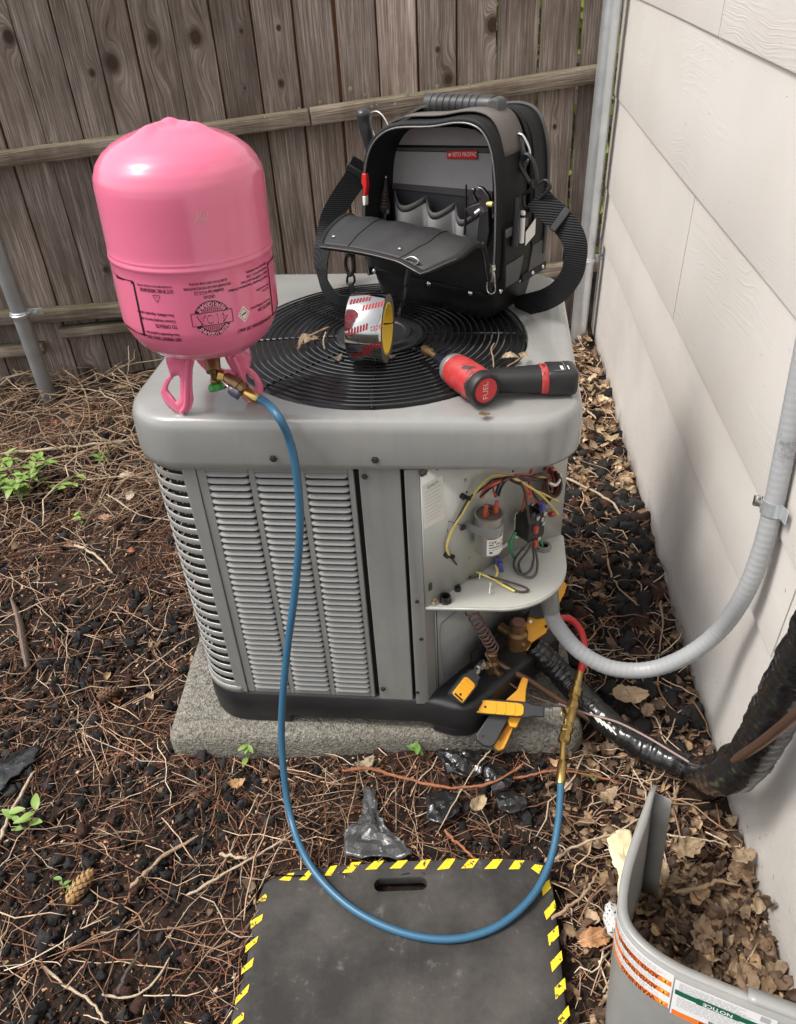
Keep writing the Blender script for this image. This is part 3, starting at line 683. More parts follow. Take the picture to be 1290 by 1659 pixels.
# capacitor
CAP = PL(791, 890, .033); CH = .088; CR = .0265
mb = MB(); mb.lathe([(.001, 0), (CR - .003, 0), (CR, .003), (CR, CH - .006), (CR + .0015, CH - .003), (CR + .0015, CH), (CR - .002, CH + .0005), (CR - .003, CH - .003), (.001, CH - .0025)], 40, None, CAP); cap = mb.build('capacitor', M_ALU, ac)
mb = MB(); mb.lathe([(.001, CH - .002), (CR - .0032, CH - .002), (CR - .0034, CH - .0005), (.001, CH - .0005)], 32, None, CAP); mb.build('capacitor_top', mat('brown_capacitor_top', (.13, .105, .085), .45, .3), cap)
mb = MB(); zb = CAP[2] + CH - .028
arc_ = [CAP * V(1, 1, 0) + (CR + .001) * (PN * math.cos(t) + PD * math.sin(t)) for t in np.linspace(R_(-75), R_(100), 18)]
lug = CAP * V(1, 1, 0) - PD * .045 - PN * .029
mb.ribbon([p + Zv * zb for p in [lug, lug + PD * .012, CAP * V(1, 1, 0) - PD * (CR + .004) - PN * .010] + arc_], Zv, .017, .0015)
mb.build('capacitor_strap', M_GALV_DULL, cap)
screw(lug + PD * .004 + Zv * zb + PN * .001, PN, .005, cap)
def cap_pt(s, z, o=.0006): return CAP + (CR + o) * (PN * math.cos(s / CR) + PD * math.sin(s / CR)) + Zv * z
mb = MB(); mb.grid([[cap_pt(s, .006), cap_pt(s, .044 + .004 * (s > .012))] for s in np.linspace(-.024, .021, 12)]); lab = mb.build('capacitor_label', M_PAPER, cap)
mb = MB(); put_text(mb, ('CDE', .0075, 'LEFT'), lambda x, y: cap_pt(-.020 + x, .037 + y, .0009))
for k, (a, b_) in enumerate(((-.020, -.011), (-.006, .004), (.008, .016), (-.020, .002), (.004, .012), (-.020, .014), (-.019, -.013))):
    z = (.030, .030, .031, .0235, .024, .018, .011)[k]; hh = .0022 if k != 6 else .004
    mb.grid([[cap_pt(s, z, .0009), cap_pt(s, z + hh * (.5 if k == 5 else 1), .0009)] for s in np.linspace(a, b_, 5)])
mb.build('label_print', M_INK, lab, smooth=0)
M_REDB = plastic('red_boot', (.42, .07, .035)); M_WRED = plastic('red_wire', (.36, .035, .025), .35); M_WORG = plastic('orange_wire', (.55, .14, .06), .35)
M_WYEL = plastic('yellow_wire', (.72, .58, .16), .38); M_WBRN = plastic('brown_wire', (.055, .032, .024), .4); M_WPUR = plastic('dark_purple_wire', (.035, .02, .03), .4); M_WGRN = plastic('green_wire', (.05, .28, .12), .4); M_WGRY = plastic('grey_lead', (.075, .07, .065), .45); M_BLUE = plastic('blue_terminal', (.07, .08, .30), .35); M_WBLK = plastic('black_wire', (.014, .013, .014), .4)
top = CAP + Zv * CH
for dx, dn, m in ((-.013, .004, M_REDB), (.008, .010, M_REDB)):
    q = top + PD * dx + PN * dn; mb = MB(); mb.box(q + Zv * .008, (.009, .007, .016), np.stack([PD, PN, Zv], 1)); cyl(mb, q + Zv * .014, q + Zv * .027 + PD * .003, .0042, 8); mb.build('wire_boot', m, cap, bevel=.0015)
for a in range(7):
    q = top + PD * (.010 * math.cos(a * .9 + 1) + .001) + PN * (.010 * math.sin(a * .9) - .003); mb = MB(); mb.box(q + Zv * .004, (.0012, .006, .009), np.stack([PD, PN, Zv], 1)); mb.build('terminal_blade', M_STEEL, cap, smooth=0)
# contactor
CO = PL(860, 852, .045)
MX = axes_to(Zv, PD); MX = np.stack([PD, PN, Zv], 1)
mb = MB(); mb.box(CO - PN * .020, (.052, .004, .066), MX); con = mb.build('contactor', M_STEEL, ac, bevel=.001)
M_BAK = mat('black_bakelite', (.012, .012, .013), .35, 0, .2, 30, .1, 120)
mb = MB(); mb.prism([CO + PD * x + Zv * z - PN * .018 for x, z in ((-.024, -.020), (-.010, -.031), (.018, -.031), (.024, -.022), (.024, .028), (.014, .036), (-.018, .036), (-.024, .026))], PN * .034); mb.build('contactor_body', M_BAK, con, bevel=.002)
for x, z in ((-.012, .038), (.012, .038), (.0, -.004)):
    mb = MB(); mb.box(CO + PD * x + Zv * z + PN * .006, (.013, .020, .014), MX); mb.build('contactor_block', M_BAK, con, bevel=.0015)
for x, z in ((.012, .020), (.016, .008), (-.002, .030), (.018, .030), (.006, -.025)):
    q = CO + PD * x + Zv * z + PN * .016; mb = MB(); cyl(mb, q, q + PN * .004, .0048, 10); mb.box(q + PN * .0045, (.007, .0008, .0012), MX); mb.build('terminal_screw', M_STEEL, con, bevel=.0006)
for x, z, m in ((-.006, .004, M_REDB), (-.004, -.032, M_REDB), (.010, .052, M_BLUE)):
    q = CO + PD * x + Zv * z + PN * .018; mb = MB(); mb.box(q, (.009, .010, .016), MX); mb.build('push_terminal', m, con, bevel=.0015)
# wires (survey points with their distance from the plate)
def wire(name, pts, r, m, parent=ac):
    mb = MB(); mb.tube(catmull([p for p in pts], 6), r * 1.22, 6); return mb.build(name, m, parent, smooth=80)
Wp = lambda *a: [PL(x, y, o) for x, y, o in a]
WT = lambda *a: [PL(x, y, o) if y < 898 else TR(x, y, .006) for x, y, o in a]   # leads that come down to lie on the tray
wire('yellow_wire', Wp((905, 834, .03), (880, 805, .05), (850, 784, .06), (826, 772, .05), (800, 770, .03), (780, 786, .02), (765, 805, .014), (750, 830, .012), (733, 858, .010), (724, 885, .010), (728, 900, .009)) , .0022, M_WYEL)
wire('brown_wire', Wp((826, 774, .048), (800, 777, .03), (786, 788, .02), (772, 798, .016), (758, 810, .012), (744, 836, .010), (731, 862, .009), (724, 888, .008), (731, 903, .009)), .0020, M_WBRN)
wire('yellow_wire', [PL(728, 900, .010)] + [TR(*a) for a in ((755, 918, .010), (780, 930, .010), (800, 938, .006), (812, 946, .006), (834, 958, .005))], .0022, M_WYEL)
wire('yellow_wire', [TR(*a) for a in ((800, 938, .006), (806, 928, .012), (803, 916, .014))], .0022, M_WYEL)
wire('brown_wire', [PL(731, 903, .009)] + [TR(*a) for a in ((752, 930, .010), (765, 936, .008), (785, 932, .008), (815, 940, .012), (848, 950, .006), (856, 957, .004), (840, 958, .004), (815, 945, .003))], .0018, M_WBRN)
wire('brown_wire', [TR(*a) for a in ((765, 936, .004), (748, 942, .004), (742, 950, .006))], .0016, M_COPPER)
for px, py, yaw in ((805, 911, .3), (812, 918, -.5)):
    mb = MB(); q = TR(px, py, .010); mb.box(q, (.008, .010, .022), axes_to(_n(V(.25 * yaw, .2, .9)))); mb.build('spade_connector', M_BLUE, ac, bevel=.0015)
wire('orange_wire', Wp((782, 808, .04), (786, 798, .04), (800, 785, .045), (815, 778, .05), (832, 773, .05), (850, 778, .05)), .0022, M_WORG)
wire('red_wire', Wp((778, 806, .036), (788, 790, .04), (806, 779, .045), (826, 773, .05), (846, 780, .06)), .0022, M_WRED)
wire('brown_wire', Wp((803, 805, .042), (806, 792, .045), (812, 780, .05), (828, 773, .055), (856, 775, .05), (880, 771, .04), (895, 778, .03), (897, 792, .03)), .0021, M_WPUR)
wire('black_wire', Wp((808, 803, .042), (813, 788, .048), (826, 775, .05), (855, 778, .06), (878, 776, .05), (898, 786, .03), (900, 805, .03)), .0021, M_WBLK)
wire('red_wire', Wp((860, 802, .06), (858, 782, .05), (862, 760, .045), (875, 751, .04), (889, 756, .03), (897, 772, .03), (894, 795, .035)), .0023, M_WRED)
wire('orange_wire', Wp((834, 776, .05), (848, 785, .055), (858, 800, .055), (862, 806, .06)), .0022, M_WORG)
wire('brown_wire', Wp((836, 776, .05), (848, 790, .07), (854, 820, .075), (858, 848, .07)), .0021, M_WBRN)
for k, m in enumerate((M_WPUR, M_WRED, M_WBLK, M_WORG, M_WPUR, M_WBRN)):      # coiled spare leads at the right
    pts = [PL(893 + 12 * math.cos(t) + 1.6 * k - 3, 779 + (25 - k) * math.sin(t) + k * 1.2, .028 + .004 * k + .004 * math.sin(2 * t)) for t in np.linspace(-2.4 + .3 * k, 2.6 + .25 * k, 14)]
    wire(('purple_wire', 'red_wire', 'black_wire', 'orange_wire', 'purple_wire', 'brown_wire')[k], pts, .0022, m)
wire('white_wire', Wp((890, 782, .05), (900, 786, .05), (907, 778, .045), (908, 766, .04)), .0024, M_PAPER)
wire('red_wire', Wp((892, 800, .03), (884, 810, .03), (876, 815, .04), (868, 812, .05)), .0026, M_WRED)
wire('purple_wire', Wp((897, 800, .032), (888, 813, .03), (878, 820, .04)), .0024, M_WPUR)
for k in range(9):
    m_ = (M_WBLK, M_WRED, M_WORG, M_WPUR, M_WBRN, M_WYEL, M_WBLK, M_WRED, M_WBRN)[k]; j = RNG.normal(0, 2.2, (5, 2))
    ends = [(778, 806), (803, 804), (857, 812), (868, 806), (882, 822), (905, 812), (896, 800), (846, 828), (874, 800)][k]
    wire(m_.name, Wp((894 + j[0][0], 786 + j[0][1] * 2, .03), (884 + j[1][0], 770 + j[1][1], .035 + .003 * k), (858 + j[2][0], 773 + j[2][1], .05), (828 + j[3][0], 775 + j[3][1], .05), ((800 if k in (0, 1) else 850) + j[4][0], (784 if k < 2 else 787) + j[4][1], .046), (ends[0], ends[1], .045)), .0017, m_)
mb = MB(); q = PL(894, 833, .032); mb.box(q, (.010, .009, .013), axes_to(_n(V(.4, -.3, .6)))); mb.build('spade_connector', M_REDB, ac, bevel=.0015)
wire('green_wire', WT((836, 862, .03), (828, 878, .03), (829, 892, .028), (832, 903, .025)), .0029, M_WGRN)
wire('grey_lead', WT((861, 878, .062), (848, 888, .055), (835, 905, .04), (833, 918, .035), (842, 930, .035), (858, 925, .04), (865, 905, .05), (862, 880, .062)), .0021, M_WGRY)
wire('grey_lead', WT((863, 878, .064), (853, 895, .055), (841, 912, .04), (846, 930, .035), (857, 935, .04), (868, 930, .045), (871, 912, .05), (866, 880, .062)), .0021, M_WGRY)
for px, py, ox, oy in ((748, 803, 8, 3), (722, 898, 8, 3)):
    a_ = PL(px, py, .002); b2 = PL(px + ox, py + oy, .012); mb = MB(); cyl(mb, a_, a_ + PN * .008, .0058, 12); mb.tube([a_ + PN * .006, b2], .0022, 6)
    T = PL(px + ox + 3, py + oy + 1, .012); mb.lathe([(.0052, -.0025), (.0056, 0), (.0052, .0025)], 12, axes_to(_n(V(.35, .1, .9))), T); mb.build('cable_tie', M_WBLK, ac)
def grommet(c, r, h, m, name='grommet', hole=.6, seg=20):
    mb = MB(); mb.lathe([(r * 1.15, 0), (r * 1.15, h * .25), (r, h * .3), (r, h), (r * hole, h), (r * hole, 0)], seg, None, c); g = mb.build(name, m, ac)
    mb = MB(); mb.lathe([(r * hole, h * .3), (.0003, h * .3)], seg, None, c); mb.build('grommet_hole', M_DARK, g); return g
grommet(TR(722, 974), .0105, .014, M_WBLK, hole=.72); grommet(TR(742, 956), .006, .008, M_WBLK, hole=.5)
grommet(TR(881, 888, 0), .0155, .010, mat('grey_lock_nut', (.27, .26, .25), .45, .2), 'lock_nut', .7, 8)
wire('green_wire', [TR(880, 886, .004), TR(876, 877, .014), TR(873, 871, .028)], .0022, M_WGRN)
# bar-code strip stuck at the fold
mb = MB(); c0, c1 = PL(797, 902, .006), PL(822, 884, .006); mb.prism([c0, c1, c1 + Zv * .010, c0 + Zv * .010], PN * .0005); mb.build('bar_code_strip', M_PAPER, ac, smooth=0)
for k in range(3):
    mb = MB(); q = TR((794, 777, 793)[k], (953, 938, 962)[k], .003); mb.tube([q, q + V(.001, .003, .012)], .0016, 5); mb.build('wire_offcut', M_PAPER, ac)
mb = MB(); mb.tube([PL(750, 852, .006), PL(727, 844, .012), PL(725, 862, .012)], .0008, 5); mb.build('spring_wire', M_SCREW, ac)
mb = MB(); q = TR(703, 974, .004)
for k in range(12): mb.box(q + V(*RNG.normal(0, .0045, 2), RNG.random() * .004), RNG.uniform(.002, .006, 3), axes_to(RNG.normal(0, 1, 3)))
mb.build('debris_pile', mat('tan_debris', (.30, .22, .13), .9), ac, smooth=0)
# --- service valves in the lower corner
def valve(px_cap, zcap, r, out, parent=ac):
    c = onz(*px_cap, zcap); mb = MB()
    mb.lathe([(r * .9, -.075), (r * 1.25, -.07), (r * 1.25, -.03), (r * .85, -.025), (r * .85, -.016), (r, -.015), (r, -.002), (r * .8, 0), (.0005, 0)], 20, None, c)
    v = mb.build('service_valve', M_OLDBRASS, parent)
    mb = MB(); cyl(mb, c + V(0, 0, -.001), c + V(0, 0, .0015), r * .72, 16); mb.build('valve_cap', mat('copper_valve_cap', (.38, .20, .15), .5, .5), v)
    b0 = c + V(0, 0, -.05); mb = MB(); cyl(mb, b0 - np.array(out) * .05, b0 + np.array(out) * .03, r * .62, 14); mb.build('valve_stub', M_OLDBRASS, v)
    return c
V1 = valve((840, 1008), .285, .018, PN); V2 = valve((797, 1056), .215, .013, PN)
mb = MB(); q0 = V2 + V(0, 0, -.05); q1 = onz(780, 1076, .195); fits(mb, q0, q1, [(0, .008), (.5, .008), (.55, .0115), (.98, .0115), (1, .009)], 6); mb.build('service_port', M_STEEL, ac, smooth=20)
mb = MB(); mb.box(V1 + V(-.03, .03, -.08), (.20, .006, .05), axes_to(Zv, PD)); mb.build('valve_bracket', M_BLKPL, ac)
# --- wound capillary wire
mb = MB(); A_, B_ = onp(760, 985, PA + PN * .015, PN), onp(800, 1052, PA + PN * .03, PN); ax_ = _n(B_ - A_); Mx = axes_to(ax_); L_ = np.linalg.norm(B_ - A_); T_ = 9.5
sp = [A_ + ax_ * L_ * (t ** .8) + Mx @ V(.0125 * math.cos(t * T_ * 6.283), .0125 * math.sin(t * T_ * 6.283), 0) for t in np.linspace(0, 1, 150)]
sp += catmull([sp[-1], onp(788, 1062, PA + PN * .05, PN), onz(812, 1094, .16), onz(845, 1120, .12), onz(890, 1138, .10), onz(917, 1146, .09)], 8)[1:]
mb.tube(sp, .0019, 6); mb.build('capillary_wire', mat('brown_lead', (.20, .12, .10), .5, .2), ac, smooth=80)
# ================================================================ concrete pad
def conc_mat():
    m, nt, b = newmat('pebbled_concrete'); co = coord(nt)
    v = nt.nodes.new('ShaderNodeTexVoronoi'); v.inputs['Scale'].default_value = 210; lk(nt, co, v.inputs['Vector'])
    n = noise_(nt, co, 130, 6, .75); big = noise_(nt, co, 7, 5, .6)
    c = ramp(nt, n, [(.34, (.05, .046, .038)), (.46, (.19, .178, .148)), (.6, (.33, .312, .265)), (.75, (.5, .48, .43))])
    c = mixc(nt, ramp(nt, big, [(.45, 0), (.75, .45)]), c, (.17, .15, .11))
    lk(nt, c, b.inputs['Base Color']); b.inputs['Roughness'].default_value = .9
    h = math_(nt, 'ADD', math_(nt, 'MULTIPLY', v.outputs['Distance'], -.6), n)
    bump_(nt, b, h, 1.0, .006); return m
mb = MB()
pc = [onz(276, 1222, 0), onz(945, 1217, 0)]; pdx = _n((pc[1] - pc[0]) * V(1, 1, 0)); pdy = V(-pdx[1], pdx[0], 0); W_ = np.linalg.norm(pc[1] - pc[0]); o0 = pc[0] * V(1, 1, 0)
def padring(i, z, r):
    return [o0 + pdx * x + pdy * y + Zv * z for x, y in rrect(i, W_ - i, i, .86 - i, r, 6)]
rg = [padring(.0, -.05, .03), padring(.0, .036, .03), padring(.004, .048, .03), padring(.012, .057, .025), padring(.024, .060, .02), padring(.06, .060, .01)]
rg = [[p + V(*(RNG.normal(0, .0008, 3))) for p in r] for r in rg]
n = len(rg[0]); mb.add([p for r in rg for p in r], [(i * n + k, i * n + (k + 1) % n, (i + 1) * n + (k + 1) % n, (i + 1) * n + k) for i in range(5) for k in range(n)]); mb.f.append(tuple(5 * n + k for k in range(n))); mb.m.append(0)
tag(mb.build('concrete_pad', conc_mat(), smooth=60), 'rough grey concrete pad lying under the air conditioner', 'concrete pad')

# ================================================================ refrigerant cylinder (stands upside down on its collar)
M_PINK = mat('pink_gloss_paint', (.70, .160, .265), .19, 0, .05, 7, .03, 40, .0008, .06, coat=.3, speck=((.55, .15, .21), 55, .735))
TB = V(-.4397, 1.2121, .9489); TA = _n(V(math.tan(.0329), math.tan(.0206), 1)); TM = axes_to(TA); TR_, TH_ = .1257, .3421
tank = thing('refrigerant_cylinder', 'pink gas cylinder standing upside down on the unit, black lettering round it', 'gas cylinder', (TB[0], TB[1], .853))
prof = [(.001, .003), (.045, .002), (.070, .005), (.092, .014), (.109, .030), (.119, .049), (.1245, .066), (TR_ - .0007, .082), (TR_ - .0008, .110), (TR_ - .0008, .1600), (TR_ - .0001, .1615), (TR_ + .0006, .1645), (TR_ - .0001, .1675), (TR_ - .0006, .1695), (TR_ - .0003, .1725), (TR_ - .001, .176), (TR_ - .0012, .20), (TR_ - .0012, .262), (.1225, .276), (.1165, .290), (.106, .303), (.091, .3145), (.073, .3235), (.055, .331), (.040, .3375), (.030, .3395), (.016, .333), (.001, .331)]
def wob(W):
    W = W.copy(); r = np.hypot(W[:, 0], W[:, 1]); t = np.arctan2(W[:, 1], W[:, 0])
    k = np.exp(-((r - .045) / .022) ** 2) * (W[:, 2] > .25); W[:, 2] += k * .006 * np.maximum(0, np.cos(3 * t + .4)) ** 2 - k * .002
    d = np.exp(-(((t - .55) / .35) ** 2 + ((r - .04) / .02) ** 2)) * (W[:, 2] > .3); W[:, 2] -= d * .006
    return W
P2 = [np.array(p) for p in prof]; pr2 = []
for a, b_ in zip(P2[:-1], P2[1:]):
    for k in range(3): pr2.append(a + (b_ - a) * k / 3)
pr2.append(P2[-1])
mb = MB(); mb.lathe(pr2, 96, TM, TB, wob=wob); shell = mb.build('shell', M_PINK, tank, smooth=80)
cdir = _n((CAMP - TB) * V(1, 1, 0)); cx_ = V(-cdir[1], cdir[0], 0)      # facing direction and its right-hand tangent
T0 = math.atan2(np.dot(TM[:, 1], cdir), np.dot(TM[:, 0], cdir))
def tk(s, h, o=.0005):
    """point on the barrel: arc length s to the right of the middle, height h"""
    r = np.interp(h, [p[0] for p in [(q[1], q[0]) for q in prof if q[1] < .165]], [q[0] for q in prof if q[1] < .165]) + o
    t = T0 + s / TR_; return TB + TM @ V(r * math.cos(t), r * math.sin(t), h)
M_TKINK = mat('dark_cylinder_print', (.028, .006, .012), .45)
def tk_text(mb, s, sz, al, s0, h0, wid):
    v = TXT[(s, sz, al)][0]; put_text(mb, (s, sz, al), lambda x, y: tk(s0 - x, h0 - y), 0, wid / (v[:, 0].max() - v[:, 0].min()))
for s, sz, al, s0, h0, sx in TANKTXT:
    mb = MB(); tk_text(mb, s, sz, al, s0, h0, sx); mb.build('lettering', M_TKINK, tank, smooth=0)
# round 410A emblem, upside down like the rest
EC = (.012, .092); ER = .0275
def em(x, y, o=.0006): return tk(EC[0] - x, EC[1] - y, o)
mb = MB()
for a0, a1 in ((24, 156), (204, 336)):
    A = np.radians(np.linspace(a0, a1, 28)); mb.grid([[em(ER * math.cos(a), ER * math.sin(a)), em(ER * .70 * math.cos(a), ER * .70 * math.sin(a))] for a in A])
for k in range(-6, 7):
    x = k * .0028; top_ = math.sqrt(max((ER * .66) ** 2 - x * x, 0)); y0 = ER * .40
    for s in (1, -1):
        if top_ > y0: mb.add([em(x - .0005, s * y0), em(x + .0005, s * y0), em(x + .0005, s * top_), em(x - .0005, s * top_)], [(0, 1, 2, 3)])
bx_, by_ = ER * 1.12, ER * .36
for a, b_ in (((-bx_, -by_), (bx_, -by_)), ((bx_, -by_), (bx_, by_)), ((bx_, by_), (-bx_, by_)), ((-bx_, by_), (-bx_, -by_))):
    a, b_ = np.array(a), np.array(b_); d = _n(b_ - a); nn = np.array([-d[1], d[0]]) * .0005
    mb.grid([[em(*(a + (b_ - a) * t + nn)), em(*(a + (b_ - a) * t - nn))] for t in np.linspace(0, 1, 10)])
mb.build('emblem', M_TKINK, tank, smooth=0)
mb = MB()
put_text(mb, ('410A', .0205, 'CENTER'), lambda x, y: em(x, y, .0007), 0, 1.05); mb.build('emblem_number', M_TKINK, tank, smooth=0)
mb = MB(); put_text(mb, ('410A', .0205, 'CENTER'), lambda x, y: em(x * .93, y * .80 , .0009), 0, 1.05)
mb.build('emblem_number_fill', M_PINK, tank, smooth=0)
M_PKP = mat('pink_print', (.80, .30, .38), .5)
for s in (1, -1):
    mb = MB()
    for k, ch in enumerate('REFRIGERANT'):
        f_ = (k - 5) / 5 * R_(54); a = (math.pi / 2 - f_) if s == 1 else (-math.pi / 2 + f_)
        rr = ER * .85; ox, oy = rr * math.cos(a), rr * math.sin(a); rot = a - math.pi / 2 if s == 1 else a + math.pi / 2
        put_text(mb, (ch, .0085, 'CENTER'), lambda x, y: em(ox + x * math.cos(rot) - y * math.sin(rot), oy + x * math.sin(rot) + y * math.cos(rot), .0010))
    mb.build('emblem_word', M_PKP, tank, smooth=0)
mb = MB(); DC = (.062, .088)
def dm(x, y, o=.0006): return tk(DC[0] + x, DC[1] + y, o)
mb.add([dm(-.011, 0), dm(0, -.013), dm(.011, 0), dm(0, .013)], [(0, 1, 2, 3)]); dia = mb.build('hazard_diamond', mat('cream_print', (.80, .66, .58), .5), tank, smooth=0)
mb = MB(); q = [(-.0085, 0), (0, -.010), (.0085, 0), (0, .010)]
for i in range(4):
    a, b_ = np.array(q[i]), np.array(q[(i + 1) % 4]); mb.add([dm(*a, .0009), dm(*b_, .0009), dm(*(b_ * .9), .0009), dm(*(a * .9), .0009)], [(0, 1, 2, 3)])
mb.add([dm(-.0045, -.0022, .0009), dm(.0035, .0002, .0009), dm(.0045, .0022, .0009), dm(.003, .0026, .0009), dm(-.0048, -.0002, .0009)], [(0, 1, 2, 3, 4)])
mb.build('diamond_symbol', M_INK, dia, smooth=0)
mb = MB()                                                # ornate frames at the left and right
def bar_tk(a, b_, wa, wb):
    a, b_ = np.array(a), np.array(b_); d = _n(b_ - a); nn = np.array([-d[1], d[0]])
    mb.grid([[tk(*(a + (b_ - a) * t + nn * (wa + (wb - wa) * t))), tk(*(a + (b_ - a) * t - nn * (wa + (wb - wa) * t)))] for t in np.linspace(0, 1, 12)])
for sgn, s0 in ((-1, -.104), (1, .131)):
    mb = MB()
    xa, xb = s0, s0 + sgn * .07
    bar_tk((xa, .062), (xa, .146), .0024, .0017); bar_tk((xa, .062), (xa + sgn * .03, .062), .0014, .0005); bar_tk((xa + sgn * .022, .064), (xa + sgn * .05, .064), .0005, .0032); bar_tk((xa + sgn * .05, .0625), (xb, .0625), .0006, .0006)
    bar_tk((xa, .146), (xa + sgn * .03, .146), .0011, .0005); bar_tk((xa + sgn * .02, .1445), (xa + sgn * .046, .1445), .0005, .003); bar_tk((xa + sgn * .046, .1465), (xb, .1465), .0006, .0006)
    bar_tk((xa + sgn * .006, .066), (xa + sgn * .001, .063), .0003, .0022); bar_tk((xa + sgn * .006, .142), (xa + sgn * .001, .145), .0003, .0022)
    mb.build('ornate_frame', M_TKINK, tank, smooth=0)
mb = MB()
for a, b_ in (((-.066, .119), (-.060, .130)), ((-.060, .130), (-.072, .130)), ((-.072, .130), (-.066, .119)), ((-.0675, .127), (-.0645, .127))): bar_tk(a, b_, .0004, .0004)
mb.build('warning_triangle', M_TKINK, tank, smooth=0)
mb = MB(); 
for k in range(11):
    s = .010 + k * .0016 + RNG.normal(0, .001); h = .236 + RNG.normal(0, .004); 
    r = TR_ - .0006; t = lambda s_, h_: TB + TM @ V((r) * math.cos(T0 + s_ / TR_), (r) * math.sin(T0 + s_ / TR_), h_)
    mb.add([t(s - .003, h - .005), t(s - .0024, h - .005), t(s + .003, h + .005), t(s + .0022, h + .005)], [(0, 1, 2, 3)])
mb.build('scuff', mat('scuffed_paint', (.62, .38, .40), .6), tank, smooth=0)
# collar: bent plates, each with an open cut-out, folded like handles
Kz = lambda x, y: (170 + x / 4.448, 430 + y / 4.448)
def collar(outl, hole, p0, nrm, rib):
    p0 = np.array(p0); nrm = _n(nrm); sd_ = _n(np.cross(Zv, nrm))
    def cv(x, y):
        q = onp(*Kz(x, y), p0, nrm); a = np.dot(q - p0, sd_); return q - nrm * a * a * 5.0
    O = [cv(*p) for p in outl]; Hh = [cv(*p) for p in hole]; Oc = catmull(O, 3, True); c = sum(Hh) / len(Hh); Hc = catmull(Hh, 4, True)
    def ang_(p): return math.atan2(p[2] - c[2], np.dot(p - c, sd_))
    ho = sorted(Hc, key=ang_); ha = np.array([ang_(p) for p in ho]); hp = np.array(ho)
    inner = []
    for p in Oc:
        a = ang_(p); aa = np.concatenate([ha - 2 * np.pi, ha, ha + 2 * np.pi]); hh = np.concatenate([hp, hp, hp]); inner.append(V(*[np.interp(a, aa, hh[:, i]) for i in range(3)]))
    n = len(Oc); mb = MB(); rings = [[o + (i_ - o) * t for o, i_ in zip(Oc, inner)] for t in (0, .33, .66, 1)]
    mb.add([p for r in rings for p in r], [(i * n + k, i * n + (k + 1) % n, (i + 1) * n + (k + 1) % n, (i + 1) * n + k) for i in range(3) for k in range(n)])
    mb.build('collar_plate', M_PINK, tank, smooth=50, solid=.004)
    mb = MB(); mb.tube(catmull([cv(*p) + nrm * .003 for p in rib], 5), .0042, 8); mb.build('collar_rib', M_PINK, tank, smooth=80)
collar([(455, 640), (620, 640), (616, 760), (620, 900), (630, 985), (605, 1050), (560, 1070), (510, 1055), (440, 1010), (395, 940), (402, 900), (440, 820), (478, 780), (462, 730)], [(500, 800), (538, 795), (542, 870), (540, 950), (515, 985), (492, 955), (448, 905), (455, 860)], onz(294, 667, .853), V(-.25, -1, 0), [(590, 650), (588, 760), (590, 880), (588, 1000), (560, 1050)])
collar([(868, 640), (985, 610), (1025, 680), (1018, 725), (1062, 748), (1112, 805), (1140, 870), (1135, 930), (1100, 975), (1060, 990), (1010, 975), (980, 930), (962, 860), (930, 775), (890, 715)], [(1015, 770), (1050, 800), (1082, 850), (1075, 905), (1050, 890), (1022, 830)], onz(408, 650, .853), V(.35, -1, 0), [(925, 650), (960, 730), (990, 820), (1010, 920), (1040, 975)])
mb = MB(); bk = TB + V(.0, .07, 0); mb.ribbon(catmull([bk + V(-.05, -.01, .01), bk + V(-.045, .0, -.05), bk + V(-.02, .012, -.092), bk + V(.02, .012, -.092), bk + V(.045, 0, -.05), bk + V(.05, -.01, .01)], 6), V(0, 0, 1), .02, .003); mb.build('collar_loop', M_PINK, tank, smooth=60)
# valve under the cylinder
vb = onz(344, 592, .935); vb2 = onz(350, 612, .915)
mb = MB(); fits(mb, TB + V(.01, -.01, .012), vb + V(.0, 0, -.012), [(0, .016), (.5, .016), (.55, .013), (1, .012)], 16); mb.build('valve_body', M_OLDBRASS, tank)
hd = onz(349, 622, .90); mb = MB(); fits(mb, vb + V(0, 0, -.004), hd, [(0, .006), (.7, .006), (.75, .0075), (1, .0075)], 12); mb.build('valve_stem', M_OLDBRASS, tank)
M_GREEN = plastic('green_knob', (.03, .27, .06), .4)
mb = MB(); hm = axes_to(_n(V(.15, -.35, -1)), (1, .2, 0)); 
K = [];
for a in np.linspace(0, 2 * np.pi, 36, endpoint=False): r = .0115 + .006 * max(0, math.cos(3 * a)) ** .8; K.append(hd + hm @ V(r * math.cos(a), r * math.sin(a), 0))
mb.prism(K, hm @ V(0, 0, .011)); mb.build('valve_knob', M_GREEN, tank, bevel=.0025)

# ================================================================ blue charging hose with ball valve
M_HOSE = mat('blue_hose_rubber', (.033, .115, .20), .38, 0, .08, 20, .08, 120, .0008, .08)
M_RHOSE = mat('red_hose_rubber', (.55, .03, .035), .38, 0, .08, 20, .08, 120, .0008, .08)
HS = [onz(414, 645, .885), onz(430, 652, .884), onz(452, 676, .878), ony(470, 716, 1.095), ony(481, 770, 1.088), ony(486, 850, 1.076), ony(479, 950, 1.058), ony(466, 1050, 1.035), ony(457, 1150, 1.005), ony(458, 1230, .97)]
HS += [onz(470, 1320, .058), onz(500, 1398, .046), onz(560, 1464, .041), onz(640, 1507, .0395), onz(725, 1522, .0395), onz(800, 1504, .041), onz(858, 1458, .046), onz(890, 1400, .055), onz(905, 1330, .075), onz(909, 1262, .092)]
hose = thing('blue_hose', 'long blue hose drooping down the unit front onto the black mat', 'hose', HS[14] * V(1, 1, 0) + V(0, 0, .03))
mb = MB(); mb.tube(catmull(HS, 10), .0070, 14); mb.build('hose_tube', M_HOSE, hose, smooth=80)
fe = HS[0]; f1 = onz(398, 634, .893); f2 = onz(381, 622, .903); f3 = onz(365, 611, .912); f4 = vb2 * .5 + onz(352, 604, .920) * .5
